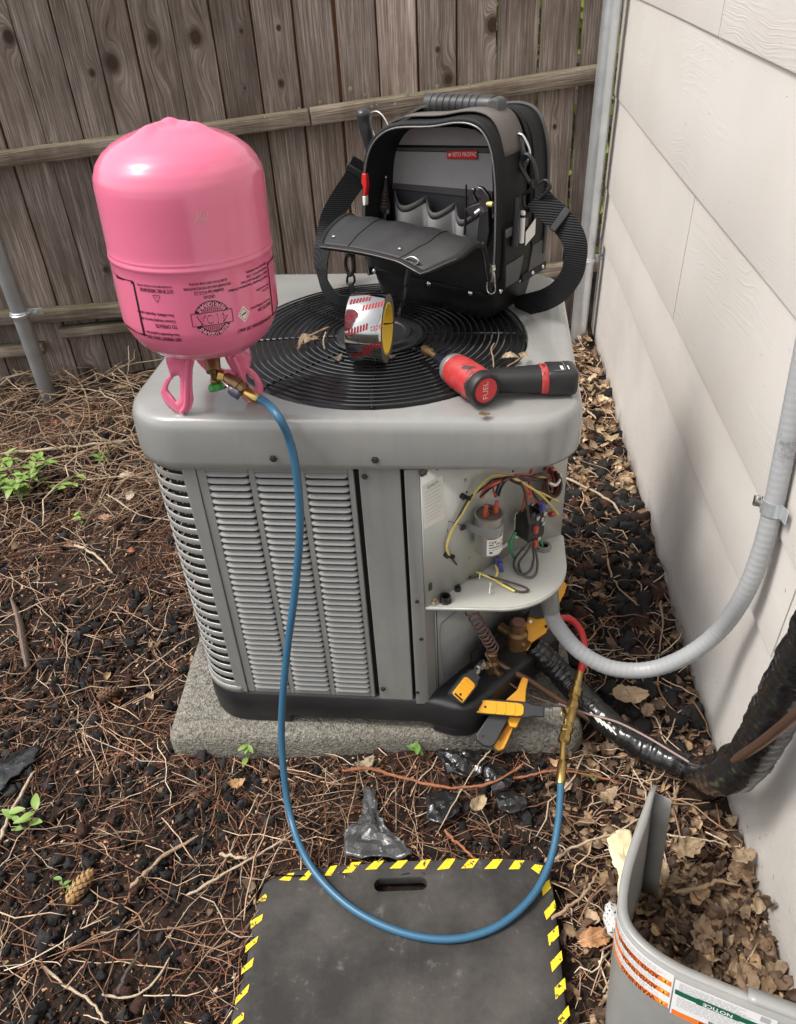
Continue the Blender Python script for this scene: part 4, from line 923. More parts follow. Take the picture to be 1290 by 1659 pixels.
mb = MB(); fits(mb, fe + (fe - f1) * .3, f1, [(0, .0092), (.1, .0098), (.9, .0098), (1, .008)], 16); mb.build('hose_ferrule', M_BRASS, hose)
mb = MB(); fits(mb, f1, f2, [(0, .0078), (.15, .0125), (.45, .0125), (.5, .0105), (.62, .0105), (.65, .0130), (1, .0130)], 10); fits(mb, f2, f3, [(0, .0105), (.4, .0115), (1, .0095)], 12); mb.build('ball_valve_body', M_OLDBRASS, hose, smooth=30)
mb = MB(); fits(mb, f3, f4, [(0, .006), (.3, .006), (.32, .0105), (1, .0105)], 6); mb.build('swivel_nut', M_BRASS, hose, smooth=20)
M_LEV = mat('dark_vinyl_lever', (.05, .05, .08), .35, 0, .2, 40, coat=.3)
g0, g1, g2 = onz(361, 620, .926), onz(372, 632, .922), onz(388, 642, .916)
mb = MB(); mb.ribbon([g0, (g0 + g1) / 2, g1], V(.3, -.6, .6), .015, .002); mb.build('lever_plate', M_STEEL, hose, bevel=.0008)
mb = MB(); mb.tube(catmull([g1 - (g2 - g1) * .1, (g1 + g2) / 2, g2], 4), [.004, .0078, .0085, .0088, .0088, .0088, .0086, .0078, .0040], 12, ell=.55); mb.build('lever_grip', M_LEV, hose)
cyl_ = MB(); cyl(cyl_, (g0 + g1) / 2, (g0 + g1) / 2 + V(0, -.002, .005), .0045, 6); cyl_.build('lever_nut', M_STEEL, hose)

# ================================================================ brass tee and red hose
e0 = HS[-1]; t1 = onz(913, 1205, .108); t2 = onz(918, 1185, .113); t3 = onz(927, 1148, .125); t4 = onz(935, 1108, .140)
tee = thing('brass_tee_fitting', 'brass tee fitting joining the blue hose, red hose and probe', 'pipe fitting', t3 * V(1, 1, 0) + V(0, 0, .09))
mb = MB(); fits(mb, e0 - (t1 - e0) * .15, e0 + (t1 - e0) * .5, [(0, .0085), (.1, .0096), (.85, .0096), (1, .0075)], 16); mb.build('hose_ferrule', M_BRASS, hose)
mb = MB(); mb.tube(catmull([e0 + (t1 - e0) * .4, e0 + (t1 - e0) * .8, t1, t2], 4), .0062, 12); mb.build('bent_tube', M_BRASS, tee)
mb = MB(); fits(mb, t1, t2 + (t3 - t2) * .15, [(0, .007), (.12, .0135), (.45, .0135), (.5, .0115), (.7, .0115), (.75, .0135), (1, .0135)], 8); mb.build('hex_nut', M_BRASS, tee, smooth=20)
mb = MB(); fits(mb, t2, t3, [(0, .0095), (.3, .0095), (.33, .0115), (1, .0115)], 12); fits(mb, t3, t4, [(0, .0125), (.25, .0125), (.3, .0095), (.45, .0095), (.48, .0135), (.8, .0135), (.85, .0095), (1, .0090)], 10); mb.build('tee_body', M_BRASS, tee, smooth=30)
tl_ = onz(905, 1155, .128); mb = MB(); fits(mb, t3, onz(915, 1152, .127), [(0, .0075), (1, .0075)], 10); mb.build('tee_branch', M_BRASS, tee)
redh = thing('red_hose', 'short red hose curving up behind the grey conduit', 'hose', onz(942, 1080, 0) * V(1, 1, 0) + V(0, 0, .13))
RH = [t4 + (t4 - t3) * .35, onz(943, 1080, .155), onz(947, 1045, .18), onz(940, 1020, .205), onz(925, 1004, .225), onz(908, 1002, .235), onz(890, 1012, .235), onz(868, 1032, .225)]
mb = MB(); mb.tube(catmull(RH, 8), .0076, 14); mb.build('hose_tube', M_RHOSE, redh, smooth=80)
mb = MB(); fits(mb, t4 - (t4 - t3) * .02, t4 + (t4 - t3) * .5, [(0, .0088), (.1, .0098), (.9, .0098), (1, .009)], 14); mb.build('hose_ferrule', M_BRASS, redh)

# ================================================================ line set, copper line, conduit
def wrap_mat():
    m, nt, b = newmat('black_wrap_tape'); co = coord(nt)
    n = noise_(nt, co, 60, 3, .55, .6); n2 = noise_(nt, co, 90, 5, .7)
    lk(nt, ramp(nt, n2, [(.4, (.007, .007, .0075)), (.72, (.016, .016, .016))]), b.inputs['Base Color']); b.inputs['Roughness'].default_value = .26; b.inputs['Coat Weight'].default_value = .3
    bump_(nt, b, n, .45, .003); return m
M_WRAP = wrap_mat()
LS = [onz(862, 1045, .165), onz(885, 1068, .135), onz(910, 1092, .105), onz(945, 1130, .080), onz(990, 1175, .062), onz(1040, 1208, .055), onz(1090, 1233, .056), onz(1130, 1250, .064), onx(1165, 1256, .450), onx(1202, 1240, .462), onx(1234, 1196, .470), onx(1268, 1132, .473), onx(1305, 1064, .473), onx(1345, 988, .473), onx(1400, 880, .473)]
pth = catmull(LS, 26); Lp = len(pth); rb = np.interp(np.linspace(0, 1, Lp), [0, .04, .2, .45, .56, .62, .75, 1], [.024, .028, .029, .027, .031, .035, .036, .036])
al_ = np.concatenate([[0], np.cumsum(np.linalg.norm(np.diff(np.array(pth), axis=0), axis=1))]); rr = rb * (1 + .050 * (np.abs(np.sin(al_ * np.pi / .016 + .6 * np.sin(al_ * 40))) - .5) + RNG.normal(0, .010, Lp))
line = thing('insulated_pipe', 'thick black taped pipe running from the unit and up the wall', 'pipe', LS[6] * V(1, 1, 0) + V(0, 0, .03))
mb = MB(); mb.tube(pth, rr, 22); P = np.array(mb.v)
for i in range(len(P)): P[i] += np.array(mnoise.noise_vector(Vector(P[i] * 38))) * .0038 + np.array(mnoise.noise_vector(Vector(P[i] * 110))) * .0016
mb.v = [tuple(p) for p in P]; mb.build('tape_wrap', M_WRAP, line, smooth=80)
mb = MB(); pp = pth[int(Lp * .50):int(Lp * .66)]; mb.tube(pp, np.interp(np.linspace(0, 1, len(pp)), [0, .1, .5, .9, 1], [.031, .034, .0375, .039, .0375]), 9); P = np.array(mb.v)
for i in range(len(P)): P[i] += np.array(mnoise.noise_vector(Vector(P[i] * 30))) * .005
mb.v = [tuple(p) for p in P]; mb.build('tape_bandage', mat('black_plastic_sheet', (.012, .012, .013), .25, 0, .2, 20, .4, 30, .003, coat=.3), line, smooth=50)
for k in range(5):
    q = onz(962 + 7 * k, 1163 + 5 * k, .088); mb = MB(); mb.ribbon([q + V(-.006, .012, .004), q + V(.0, 0, .006), q + V(.009, -.014, .002)], V(1, 1, 0), .003, .0008); mb.build('white_print_mark', M_PAPER, line, smooth=0)
cop = thing('copper_pipe', 'thin dull copper pipe running beside the black taped pipe', 'pipe', onz(1000, 1195, 0) * V(1, 1, 0) + V(0, 0, .03))
CP = [onz(803, 1072, .165), onz(830, 1088, .150), onz(858, 1103, .130), onz(900, 1130, .095), onz(960, 1168, .062), onz(1010, 1200, .050), onz(1060, 1232, .046), onz(1110, 1250, .052)]
mb = MB(); mb.tube(catmull(CP, 8), .0072, 12); mb.build('pipe_run', M_COPPER, cop, smooth=80)
CP2 = [onx(1132, 1254, .428), onx(1160, 1246, .434), onx(1195, 1228, .440), onx(1235, 1202, .442), onx(1290, 1158, .44), onx(1345, 1105, .44)]
mb = MB(); mb.tube(catmull(CP2, 8), .0078, 12); mb.build('pipe_riser', M_COPPER, cop, smooth=80)
lw = thing('control_cable', 'thin brownish cable lying along the black taped pipe', 'cable', onz(1000, 1172, 0) * V(1, 1, 0) + V(0, 0, .05))
mb = MB(); mb.tube(catmull([onz(905, 1140, .10), onz(950, 1156, .095), onz(1000, 1170, .10), onz(1050, 1195, .10), onz(1095, 1222, .10), onz(1125, 1240, .10)], 8), .0024, 8); mb.build('cable_run', mat('mauve_cable', (.30, .20, .18), .5), lw, smooth=80)
# grey flexible conduit: smooth jacket with ribs showing through
def conduit_mat():
    m, nt, b = newmat('grey_conduit_jacket'); n1 = noise_(nt, coord(nt), 12, 4, .6)
    lk(nt, mixc(nt, n1, (.29, .30, .31), (.37, .375, .38)), b.inputs['Base Color']); b.inputs['Roughness'].default_value = .38; return m
CD = [V(.160, 1.222, .425), ony(893, 990, 1.215), onp(906, 1018, (.2, 1.2, 0), (.4, 1, 0)), onp(940, 1056, (.26, 1.17, 0), (.4, 1, 0)), onp(990, 1082, (.33, 1.15, 0), (.4, 1, 0)), onp(1050, 1085, (.40, 1.135, 0), (.6, 1, 0)), onp(1110, 1064, (.45, 1.125, 0), (.8, 1, 0)), onx(1165, 1022, .478), onx(1205, 965, .494), onx(1232, 900, .505), onx(1253, 822, .511), onx(1274, 720, .513), onx(1296, 610, .513), onx(1322, 480, .513), onx(1350, 340, .513)]
pth = catmull(CD, 34); n = len(pth); arcl = np.concatenate([[0], np.cumsum(np.linalg.norm(np.diff(np.array(pth), axis=0), axis=1))])
rr = .0165 * (1 + .020 * np.clip(np.sin(arcl * 2 * np.pi / .0125), -.4, 1))
cdt = thing('grey_conduit', 'light grey flexible conduit looping from the wiring box up the wall', 'conduit', V(.33, 1.15, .02))
mb = MB(); mb.tube(pth, rr, 20); mb.build('conduit_jacket', conduit_mat(), cdt, smooth=80)
mb = MB(); fits(mb, CD[0] + V(-.004, .004, .004), CD[1], [(0, .021), (.25, .021), (.3, .0195), (.9, .0185), (1, .017)], 18); mb.build('conduit_connector', M_GALV_DULL, cdt)
mb = MB()
for k, s in enumerate(PRINTC):
    c0 = onx(1277, 680 + 11 * k, .513); tdir = _n(CD[11] - CD[12]); 
    rt = _n(np.cross(tdir, _n(CAMP - c0))); fw = np.cross(rt, tdir)
    def cp(x, y): a = x / .0168; return c0 - fw * 0 + rt * -.0170 * math.sin(a) + fw * .0171 * math.cos(a) * (1 if np.dot(fw, CAMP - c0) > 0 else -1) + tdir * -y
    put_text(mb, (s, .0085, 'CENTER'), cp)
mb.build('conduit_print', mat('grey_print', (.16, .16, .17), .6), cdt, smooth=0)
cl = onx(1253, 820, .508); CS = thing('conduit_strap', 'galvanised pipe strap holding the grey conduit to the wall', 'pipe strap', cl)
tdir = _n(CD[9] - CD[10]); sx_ = V(0, -1, 0); sx_ = _n(sx_ - tdir * np.dot(sx_, tdir)); out = np.cross(tdir, sx_); out = out if out[0] < 0 else -out
mb = MB(); arcp = [CD[10] + .0182 * (sx_ * math.cos(a) + out * math.sin(a)) for a in np.linspace(R_(-20), R_(200), 16)]
arcp = [CD[10] + sx_ * .040 - out * .008, CD[10] + sx_ * .022 - out * .008] + arcp + [CD[10] - sx_ * .024 - out * .008, CD[10] - sx_ * .044 - out * .008]
mb.ribbon(arcp, tdir, .024, .002); st = mb.build('strap_band', M_GALV, CS, smooth=50)
mb = MB(); q = CD[10] - sx_ * .034 - out * .006; cyl(mb, q, q + out * .006, .0085, 6); cyl(mb, q, q + out * .012, .004, 8); mb.build('strap_screw', M_STEEL, CS, smooth=20)
mb = MB(); q = CD[10] - sx_ * .012 + out * .019; mb.tube([q - sx_ * .012, q + sx_ * .012], .0042, 8); mb.box(q - sx_ * .012, (.008, .010, .018), np.stack([sx_, out, tdir], 1)); mb.build('strap_bolt', M_STEEL, CS)

# ================================================================ gauge probes and pipe clamps
M_YEL = plastic('yellow_orange_plastic', (.80, .36, .014), .42, var=.06); M_CHAR = plastic('charcoal_rubber', (.028, .028, .030), .5, var=.15)
def probe(name, label, a, b_, up, wd, th, conn_to, group):
    """pressure probe: charcoal body with a yellow ribbed face and a nut at the end b_"""
    a, b_ = np.array(a), np.array(b_); L = np.linalg.norm(b_ - a); d = (b_ - a) / L; up = _n(np.array(up) - d * np.dot(up, d)); sd = np.cross(up, d)
    t = thing(name, label, 'gauge probe', a * V(1, 1, 0) + V(0, 0, min(a[2], b_[2]) - th), group)
    poly = [(0, -.42), (.04, -.5), (.70, -.5), (.78, -.46), (.84, -.36), (1, -.36), (1, .36), (.84, .36), (.78, .46), (.70, .5), (.04, .5), (0, .42)]
    mb = MB(); mb.prism([a + d * L * x + sd * wd * y - up * th / 2 for x, y in poly], up * th); mb.build('probe_body', M_CHAR, t, bevel=.0035, bseg=3)
    face = [(.02, -.30), (.05, -.40), (.62, -.40), (.68, -.36), (.71, -.2), (.71, .2), (.68, .36), (.62, .40), (.05, .40), (.02, .30)]
    mb = MB(); mb.prism([a + d * L * x + sd * wd * y + up * (th / 2 - .001) for x, y in face], up * .004); mb.build('probe_face', M_YEL, t, bevel=.0015)
    for k in range(3):
        x = .30 + .13 * k; mb = MB(); mb.tube([a + d * L * (x + .03 * math.cos(q * 1.5)) + sd * wd * .36 * q + up * (th / 2 + .0032) for q in np.linspace(-1, 1, 7)], .0014, 6); mb.build('grip_ridge', M_YEL, t)
    mb = MB(); cyl(mb, a + d * L * .17 + up * (th / 2 + .0028), a + d * L * .17 + up * (th / 2 + .0036), .0028, 10); mb.build('probe_button', M_INK, t)
    mb = MB(); mb.box(a + d * L * .07 + up * (th / 2 + .0030), (.004, wd * .6, .0008), np.stack([d, sd, up], 1)); mb.build('probe_window', M_INK, t, smooth=0)
    mb = MB(); e = b_; g = np.array(conn_to); fits(mb, e - d * .004, g, [(0, .0085), (.35, .0085), (.38, .0065), (.5, .0065), (.52, .0105), (.95, .0105), (1, .0085)], 6); mb.build('probe_nut', M_STEEL, t, smooth=20)
    return t
vdir = lambda p: _n(CAMP - np.array(p))
pa, pb = onz(767, 1143, .135), onz(882, 1153, .130)
probe('gauge_probe', 'yellow and charcoal probe lying level, screwed to the brass tee', pa, pb, vdir(pa) * .6 + V(0, -.5, .5), .034, .022, tl_ * .35 + onz(912, 1153, .128) * .65, 'gauge probes')
pa, pb = onz(737, 1133, .185), onz(769, 1091, .205)
probe('gauge_probe', 'tilted yellow and charcoal probe screwed onto the lower brass valve', pa, pb, vdir(pa) + V(.25, -.15, 0), .038, .022, onz(782, 1074, .200), 'gauge probes')
def slab(t, name, px, depth, m, th, bev=.0025):
    """shaped plate: outline surveyed on a plane facing the viewer at its true distance, given real thickness"""
    p0, n_ = depth; n_ = _n(n_); mb = MB(); mb.prism([onp(x, y, p0, n_) - n_ * th / 2 for x, y in px], n_ * th); return mb.build(name, m, t, bevel=bev, bseg=3)
c0 = onz(820, 1155, .105); n0 = _n(vdir(c0) + V(.1, 0, .2))
ct = thing('pipe_clamp', 'yellow jawed pipe clamp gripping the copper line, charcoal handle pointing down', 'pipe clamp', c0 * V(1, 1, 0) + V(0, 0, .06), 'pipe clamps')
slab(ct, 'clamp_jaw', [(846, 1097), (856, 1101), (852, 1118), (851, 1138), (846, 1160), (836, 1180), (826, 1178), (812, 1150), (818, 1136), (838, 1118)], (c0 + n0 * .000, n0), M_YEL, .020)
slab(ct, 'clamp_handle', [(797, 1152), (818, 1152), (826, 1160), (802, 1206), (794, 1211), (782, 1208), (772, 1199), (771, 1191)], (c0 + n0 * .004, n0), M_CHAR, .026)
slab(ct, 'clamp_handle', [(826, 1166), (836, 1168), (822, 1202), (816, 1214), (808, 1217), (801, 1212), (801, 1206)], (c0 - n0 * .014, n0), M_YEL, .020)
slab(ct, 'sensor_wire', [(831, 1164), (834, 1165), (812, 1200), (809, 1199)], (c0 + n0 * .002, n0), plastic('dark_orange_wire', (.42, .10, .02)), .004, .0008)
mb = MB(); q = onp(782, 1192, c0 + n0 * .018, n0); cyl(mb, q - n0 * .002, q + n0 * .001, .0032, 10); mb.build('clamp_rivet', M_INK, ct)
c0 = onz(872, 1010, .255); n0 = _n(vdir(c0) + V(.1, 0, .1))
ct = thing('pipe_clamp', 'upright yellow pipe clamp on the thick black pipe under the wiring box', 'pipe clamp', c0 * V(1, 1, 0) + V(0, 0, .2), 'pipe clamps')
slab(ct, 'clamp_jaw', [(856, 999), (868, 1002), (884, 1001), (889, 1012), (884, 1026), (872, 1034), (862, 1041), (854, 1055), (849, 1052), (852, 1035), (851, 1015)], (c0, n0), M_YEL, .024)
slab(ct, 'clamp_handle', [(862, 966), (880, 966), (888, 980), (885, 999), (872, 1003), (856, 998)], (c0 + n0 * .02, n0), M_CHAR, .026)
slab(ct, 'clamp_handle', [(901, 962), (904, 946), (913, 942), (918, 949), (914, 962), (906, 978), (898, 990), (891, 992)], (onz(905, 965, .30), n0), M_YEL, .018)
for px, py, m in ((860, 1007, M_STEEL), (885, 1015, M_INK)):
    mb = MB(); q = onp(px, py, c0 + n0 * .0125, n0); cyl(mb, q - n0 * .002, q + n0 * .0015, .0036, 10); mb.build('clamp_rivet', m, ct)
# ================================================================ tool bag
M_NYL = mat('black_nylon', (.007, .007, .0073), .66, 0, .25, 14, .5, 700, .0008, .1, spec=.3, dust=((.035, .033, .03), 10, .3))
M_NYLG = mat('grey_webbing', (.065, .064, .062), .7, 0, .2, 20, .5, 700, .0008, dust=((.12, .115, .11), 12, .3))
M_GREYF = mat('grey_bag_fabric', (.30, .30, .295), .75, 0, .12, 18, .35, 600, .0008, .05, dust=((.14, .13, .12), 9, .5))
M_TAUPE = mat('taupe_bag_fabric', (.105, .092, .082), .7, 0, .15, 16, .4, 600, .0008)
M_RUB = mat('black_rubber_tub', (.006, .006, .0063), .45, 0, .25, 14, .25, 160, .0008, .1, dust=((.05, .05, .05), 26, .25))
M_ZIP = mat('zip_teeth', (.20, .20, .20), .4, .6, .8, 380)
M_RED = plastic('red_plastic', (.55, .02, .02), .35)
BO = V(-.209, 1.656, .856); E1 = V(.835, -.55, 0); E2 = V(.55, .835, 0)
def B(u, v, w_): return BO + E1 * u + E2 * v + Zv * w_
def BPX(px, py, v): return onp(px, py, BO + E2 * v, E2)
def uw(px, py, v):
    q = BPX(px, py, v) - BO; return float(np.dot(q, E1)), float(q[2])
BM = np.stack([E1, E2, Zv], 1)
bag = thing('tool_bag', 'open black and grey tool bag with carrying handle, standing on the grille', 'tool bag', B(.14, .085, 0))
mb = MB(); lv = [(.012, .000, .03), (.004, .006, .03), (.0, .03, .028), (-.003, .050, .026), (-.007, .056, .026), (-.007, .064, .026), (.0, .068, .026)]
rg = [[B(x, y, z) for x, y in rrect(i, .292 - i, i, .175 - i, r, 6)] for i, z, r in lv]; n = len(rg[0])
mb.add([p for r in rg for p in r], [(i * n + k, i * n + (k + 1) % n, (i + 1) * n + (k + 1) % n, (i + 1) * n + k) for i in range(len(lv) - 1) for k in range(n)]); mb.f += [tuple(range(n))[::-1], tuple((len(lv) - 1) * n + k for k in range(n))]; mb.m += [0, 0]
tub = mb.build('base_tub', M_RUB, bag, smooth=50)
for u, v, d in ((.012, -.008, -E2), (.155, -.008, -E2), (.255, -.008, -E2), (.300, .03, E1), (.300, .10, E1)):
    mb = MB(); mb.lathe([(.0052, 0), (.0052, .0012), (.003, .003), (.0004, .0034)], 12, axes_to(d), B(u, v, .058)); mb.build('rivet', M_STEEL, tub)
ARCH = [uw(x, y, 0) for x, y in ((600, 445), (594, 400), (592, 330), (593, 275), (601, 240), (618, 217), (645, 205), (700, 203), (738, 197), (765, 199), (785, 212), (798, 240), (804, 280), (806, 330), (805, 395), (802, 450))]
ARCH = [tuple(p) for p in catmull([V(a, b_, 0) for a, b_ in ARCH], 4)]; ARCH = [(p[0], p[1]) for p in ARCH]
cu, cw = .148, .19
def arc_s(k, du=0, dw=0): return [(cu + (a - cu) * k + du, cw + (b_ - cw) * (k if b_ > cw else 1) + dw) for a, b_ in ARCH]
mb = MB(); secs = [(0.002, 1.0, 0), (.008, 1.03, 0), (.03, 1.035, .002), (.075, 1.035, .006), (.098, 1.02, .004), (.104, .99, .002), (.112, 1.0, .002), (.150, 1.0, -.004), (.172, .95, -.012), (.178, .80, -.03)]
G = [[B(a, v, b_) for a, b_ in arc_s(k, 0, dw)] for v, k, dw in secs]; mb.grid(G)
n = len(ARCH); mb.f.append(tuple((len(secs) - 1) * n + k for k in range(n))); mb.m.append(0)
mb.build('bag_body', M_NYL, bag, smooth=60, flip=False)
mb = MB(); mb.grid([[B(a, v, b_) for a, b_ in arc_s(k)] for v, k in ((.002, .975), (.03, .96), (.086, .95))]); mb.build('bag_lining', M_NYL, bag, smooth=60, flip=True)
def tape_on(px0, px1, v, m, name, hw=None):
    mb = MB(); mb.prism(px0 + px1, E2 * -.002); return mb.build(name, m, bag, smooth=0)
VD = .084
def quadp(name, pts, m, th=.002, v=VD, bev=.0008):
    mb = MB(); mb.prism([BPX(x, y, v) for x, y in pts], -E2 * th); return mb.build(name, m, bag, bevel=bev)
quadp('divider_panel', [(606, 440), (606, 250), (640, 214), (700, 208), (770, 206), (800, 240), (806, 440)], M_NYL, .001, VD + .003)
quadp('upper_back_panel', [(636, 234), (648, 214), (672, 207), (740, 205), (772, 210), (790, 224), (797, 236)], M_GREYF)
quadp('webbing_band', [(634, 238), (797, 239), (798, 247), (634, 243)], M_NYLG, .004)
gp = quadp('grey_back_panel', [(634, 244), (798, 248), (800, 312), (632, 297)], M_GREYF, .003)
quadp('webbing_band', [(632, 295), (800, 309), (800, 322), (631, 304)], M_NYLG, .005)
quadp('lower_back_panel', [(631, 305), (800, 322), (802, 400), (628, 390)], mat('blue_black_fabric', (.030, .031, .036), .6, 0, .2, 15, .4, 600, .0008), .002)
tg = quadp('brand_tag', [(725, 244.5), (772.5, 243), (774, 257.5), (725.5, 257)], M_RED, .002, VD - .006)
tc = (BPX(725, 250.7, VD - .0085) + BPX(773, 250, VD - .0085)) / 2; td = _n(BPX(773, 250, VD) - BPX(725, 250.7, VD))
mb = MB(); put_text(mb, ('VETO PROPAC', .0105, 'CENTER'), lambda x, y: tc + td * (x + .005) + Zv * y, 0, .82); mb.lathe([(.0032, 0), (.0032, .0004), (.0020, .0004)], 10, axes_to(-E2), tc - td * .0285); mb.build('tag_lettering', mat('pale_pink_thread', (.75, .45, .45), .6), tg, smooth=0)
# pockets in the front compartment
pu = [uw(x_, 342, .05)[0] for x_ in (632, 683, 730, 772, 796)]
for k in range(4):
    mb = MB(); rows = []
    for t in np.linspace(0, 1, 11):
        u = pu[k] + (pu[k + 1] - pu[k]) * t; v = .070 - .026 * math.sin(math.pi * t); tp = .205 - .004 * k - .020 * math.sin(math.pi * t)
        rows.append([B(u, v, .06), B(u, v - .002, tp - .013), B(u, v, tp - .012), B(u, v, tp)])
    mb.grid(rows); mb.build('tool_pocket', M_GREYF, bag, solid=.002, smooth=40)
    mb = MB(); mb.grid([[r[2] - E2 * .0016, r[3] - E2 * .0016 + Zv * .001] for r in rows]); mb.build('pocket_binding', M_NYLG, bag, solid=.0024, smooth=40)
# zips and piping of the opening
mb = MB(); mb.tube([B(a, .002, b_) for a, b_ in arc_s(1.012)], .0058, 8); mb.build('opening_piping', M_NYL, bag, smooth=80)
mb = MB(); mb.tube([B(a, -.0042, b_) for a, b_ in arc_s(.992)], .0019, 6); mb.build('zip', M_ZIP, bag, smooth=80)
mb = MB(); mb.tube([B(a, .103, b_) for a, b_ in arc_s(1.03, .004, .004)], .0045, 8); mb.build('rear_piping', M_NYL, bag, smooth=80)
mb = MB(); R2 = [(a + .016, b_ + .004) for a, b_ in arc_s(1.0)]; mb.grid([[B(a, .106, b_), B(a, .128, b_ + .003), B(a, .152, b_), B(a - .004, .172, b_ - .006)] for a, b_ in R2]); mb.build('rear_pouch', M_NYL, bag, smooth=60)
mb = MB(); mb.tube([B(a + .003, .150, b_ + .003) for a, b_ in R2], .0032, 6); mb.build('rear_zip', M_ZIP if False else M_NYLG, bag, smooth=80)
# folded-down front flap
fp = catmull([V(-.002, .062, 0), V(-.014, .105, 0), V(-.024, .150, 0), V(-.040, .176, 0), V(-.065, .180, 0), V(-.100, .170, 0), V(-.150, .150, 0)], 4)
mb = MB(); rows = []; nU = 22
for i in range(nU + 1):
    t = i / nU; row = []
    for j, p in enumerate(fp):
        s = j / (len(fp) - 1); ul = -.004 - .012 * s; ur = .300 - .010 * s - .045 * max(0, s - .82) / .18
        ul2 = ul + .02 * max(0, s - .86) / .14
        u = ul2 + (ur - ul2) * t; bulge = .006 * math.sin(math.pi * t) * s - .010 * max(0, t - .80) / .2 * (s > .45) * 1.0
        cr = .0025 * math.sin(26 * t + 5 * s) * s * (1 - s) * 3
        row.append(B(u, p[0], p[1] + bulge + cr))
    rows.append(row)
mb.grid(rows); mb.build('front_flap', mat('black_flap_nylon', (.011, .0105, .011), .55, 0, .3, 10, .45, 500, .0012, .1, dust=((.05, .048, .045), 8, .45)), bag, solid=.006, smooth=60)
edge = [r[-1] for r in rows]; ed = [rows[0][k] for k in range(6, len(fp))] + edge[1:-1] + [rows[-1][k] for k in range(len(fp) - 1, 2, -1)]
mb = MB(); mb.tube(ed, .0058, 8); mb.build('flap_piping', M_NYL, bag, smooth=80)
mb = MB(); mb.tube([p + V(-.003, -.0045, .0012) for p in ed], .0017, 6); mb.build('flap_zip', mat('dark_zip_teeth', (.10, .095, .09), .35, .6, .6, 420), bag, smooth=80)
for t, s in ((.12, -3), (.70, -3)):
    q = rows[int(t * nU)][s]; mb = MB(); mb.lathe([(.0045, 0), (.0045, .0016), (.002, .0034), (.0004, .0036)], 12, axes_to(Zv), q + Zv * .003); mb.build('snap', M_STEEL, bag)
for a in (.28, .80):
    i = int(a * nU); mb = MB(); mb.tube([rows[i][k] + Zv * .0036 for k in range(10, len(fp))], .0011, 5); mb.build('flap_seam', M_NYL, bag)
mb = MB(); zp = BPX(796, 452, -.012)
zo = [zp + E1 * x + Zv * z for x, z in ((-.006, .012), (.006, .012), (.008, -.006), (.0095, -.018), (.007, -.026), (0, -.029), (-.007, -.026), (-.0095, -.018), (-.008, -.006))]
mb.tube(catmull(zo, 4, True), .0016, 6, True); mb.box(zp + Zv * .002, (.009, .002, .016), BM); cyl(mb, zp + Zv * .018 + E2 * .006, zp + Zv * .018 - E2 * .004, .007, 10); mb.box(zp + Zv * .020, (.012, .010, .016), BM); mb.build('zip_pull', M_STEEL, bag, bevel=.0008)
# handle
h0, h1 = BPX(692, 168, .075), BPX(803, 172, .075); L = np.linalg.norm(h1 - h0); gp_ = [(0, .010), (.02, .0175), (.10, .0182)]
for k in range(8): a = .12 + .095 * k; gp_ += [(a, .0182), (a + .010, .0166), (a + .020, .0166), (a + .030, .0182)]
gp_ += [(.93, .0182), (.985, .0175), (1, .010)]
mb = MB(); fits(mb, h0, h1, gp_, 22); mb.build('handle_grip', mat('black_grip_rubber', (.018, .018, .019), .4, 0, .2, 30, .1, 200, dust=((.08, .08, .08), 20, .4)), bag, smooth=40)
mb = MB(); mb.ribbon(catmull([h0 + _n(h1 - h0) * .012, h0 + V(-.006, 0, -.004), BPX(668, 184, .075), BPX(652, 190, .075), BPX(641, 196, .075), BPX(640, 210, .075)], 5), E2, .036, .005); mb.build('handle_tab', M_NYLG, bag, smooth=50)
slabt = [BPX(x, y, .085) for x, y in ((799, 172), (802, 159), (812, 154), (821, 157), (823, 168), (820, 196), (814, 192), (803, 180))]
mb = MB(); mb.prism(slabt, -E2 * .028); mb.build('handle_tab', M_NYLG, bag, bevel=.004)
mb = MB(); mb.grid([[B(a, v, b_ + .008) for a, b_ in arc_s(1.03)[24:48]] for v in (.022, .05, .09)]); mb.build('top_panel', M_TAUPE, bag, smooth=60, solid=.003)
# right-hand side: pockets, band, tools
def side(u, pts, name, m, th=.006):
    mb = MB(); mb.prism([B(u, v, w_) for v, w_ in pts], E1 * th); return mb.build(name, m, bag, bevel=.002)
us = .318
side(.304, [(.010, .07), (.166, .07), (.166, .205), (.010, .185)], 'side_pocket', M_NYL, .016)
side(.319, [(.008, .185), (.085, .188), (.085, .172), (.008, .170)], 'pocket_binding', M_NYLG, .005)
side(.320, [(.012, .075), (.060, .075), (.075, .120), (.012, .118)], 'side_patch', M_NYLG, .003)
side(.320, [(.095, .075), (.160, .078), (.160, .130), (.110, .128)], 'side_patch', M_NYLG, .003)
side(.3205, [(.070, .066), (.165, .066), (.165, .082), (.070, .082)], 'side_strap', M_NYL, .004)
for v in (.11, .15):
    mb = MB(); mb.lathe([(.0045, 0), (.003, .002), (.0004, .0024)], 10, axes_to(E1), B(.3245, v, .074)); mb.build('rivet', M_STEEL, bag)
def ringtube(t, name, pts, r, m): mb = MB(); mb.tube(catmull(pts, 5, True), r, 8, True); return mb.build(name, m, t, smooth=80)
DV = .075
ringtube(bag, 'd_ring', [BPX(x, y, DV) for x, y in ((826, 224), (829, 240), (836, 252), (847, 262), (856, 256), (858, 244), (852, 228), (843, 217))], .0026, M_STEEL)
mb = MB(); mb.prism([BPX(x, y, DV + .004) for x, y in ((824, 218), (842, 210), (847, 222), (858, 262), (846, 285), (832, 240))], -E2 * .004); mb.build('ring_tab', M_NYLG, bag, bevel=.002)
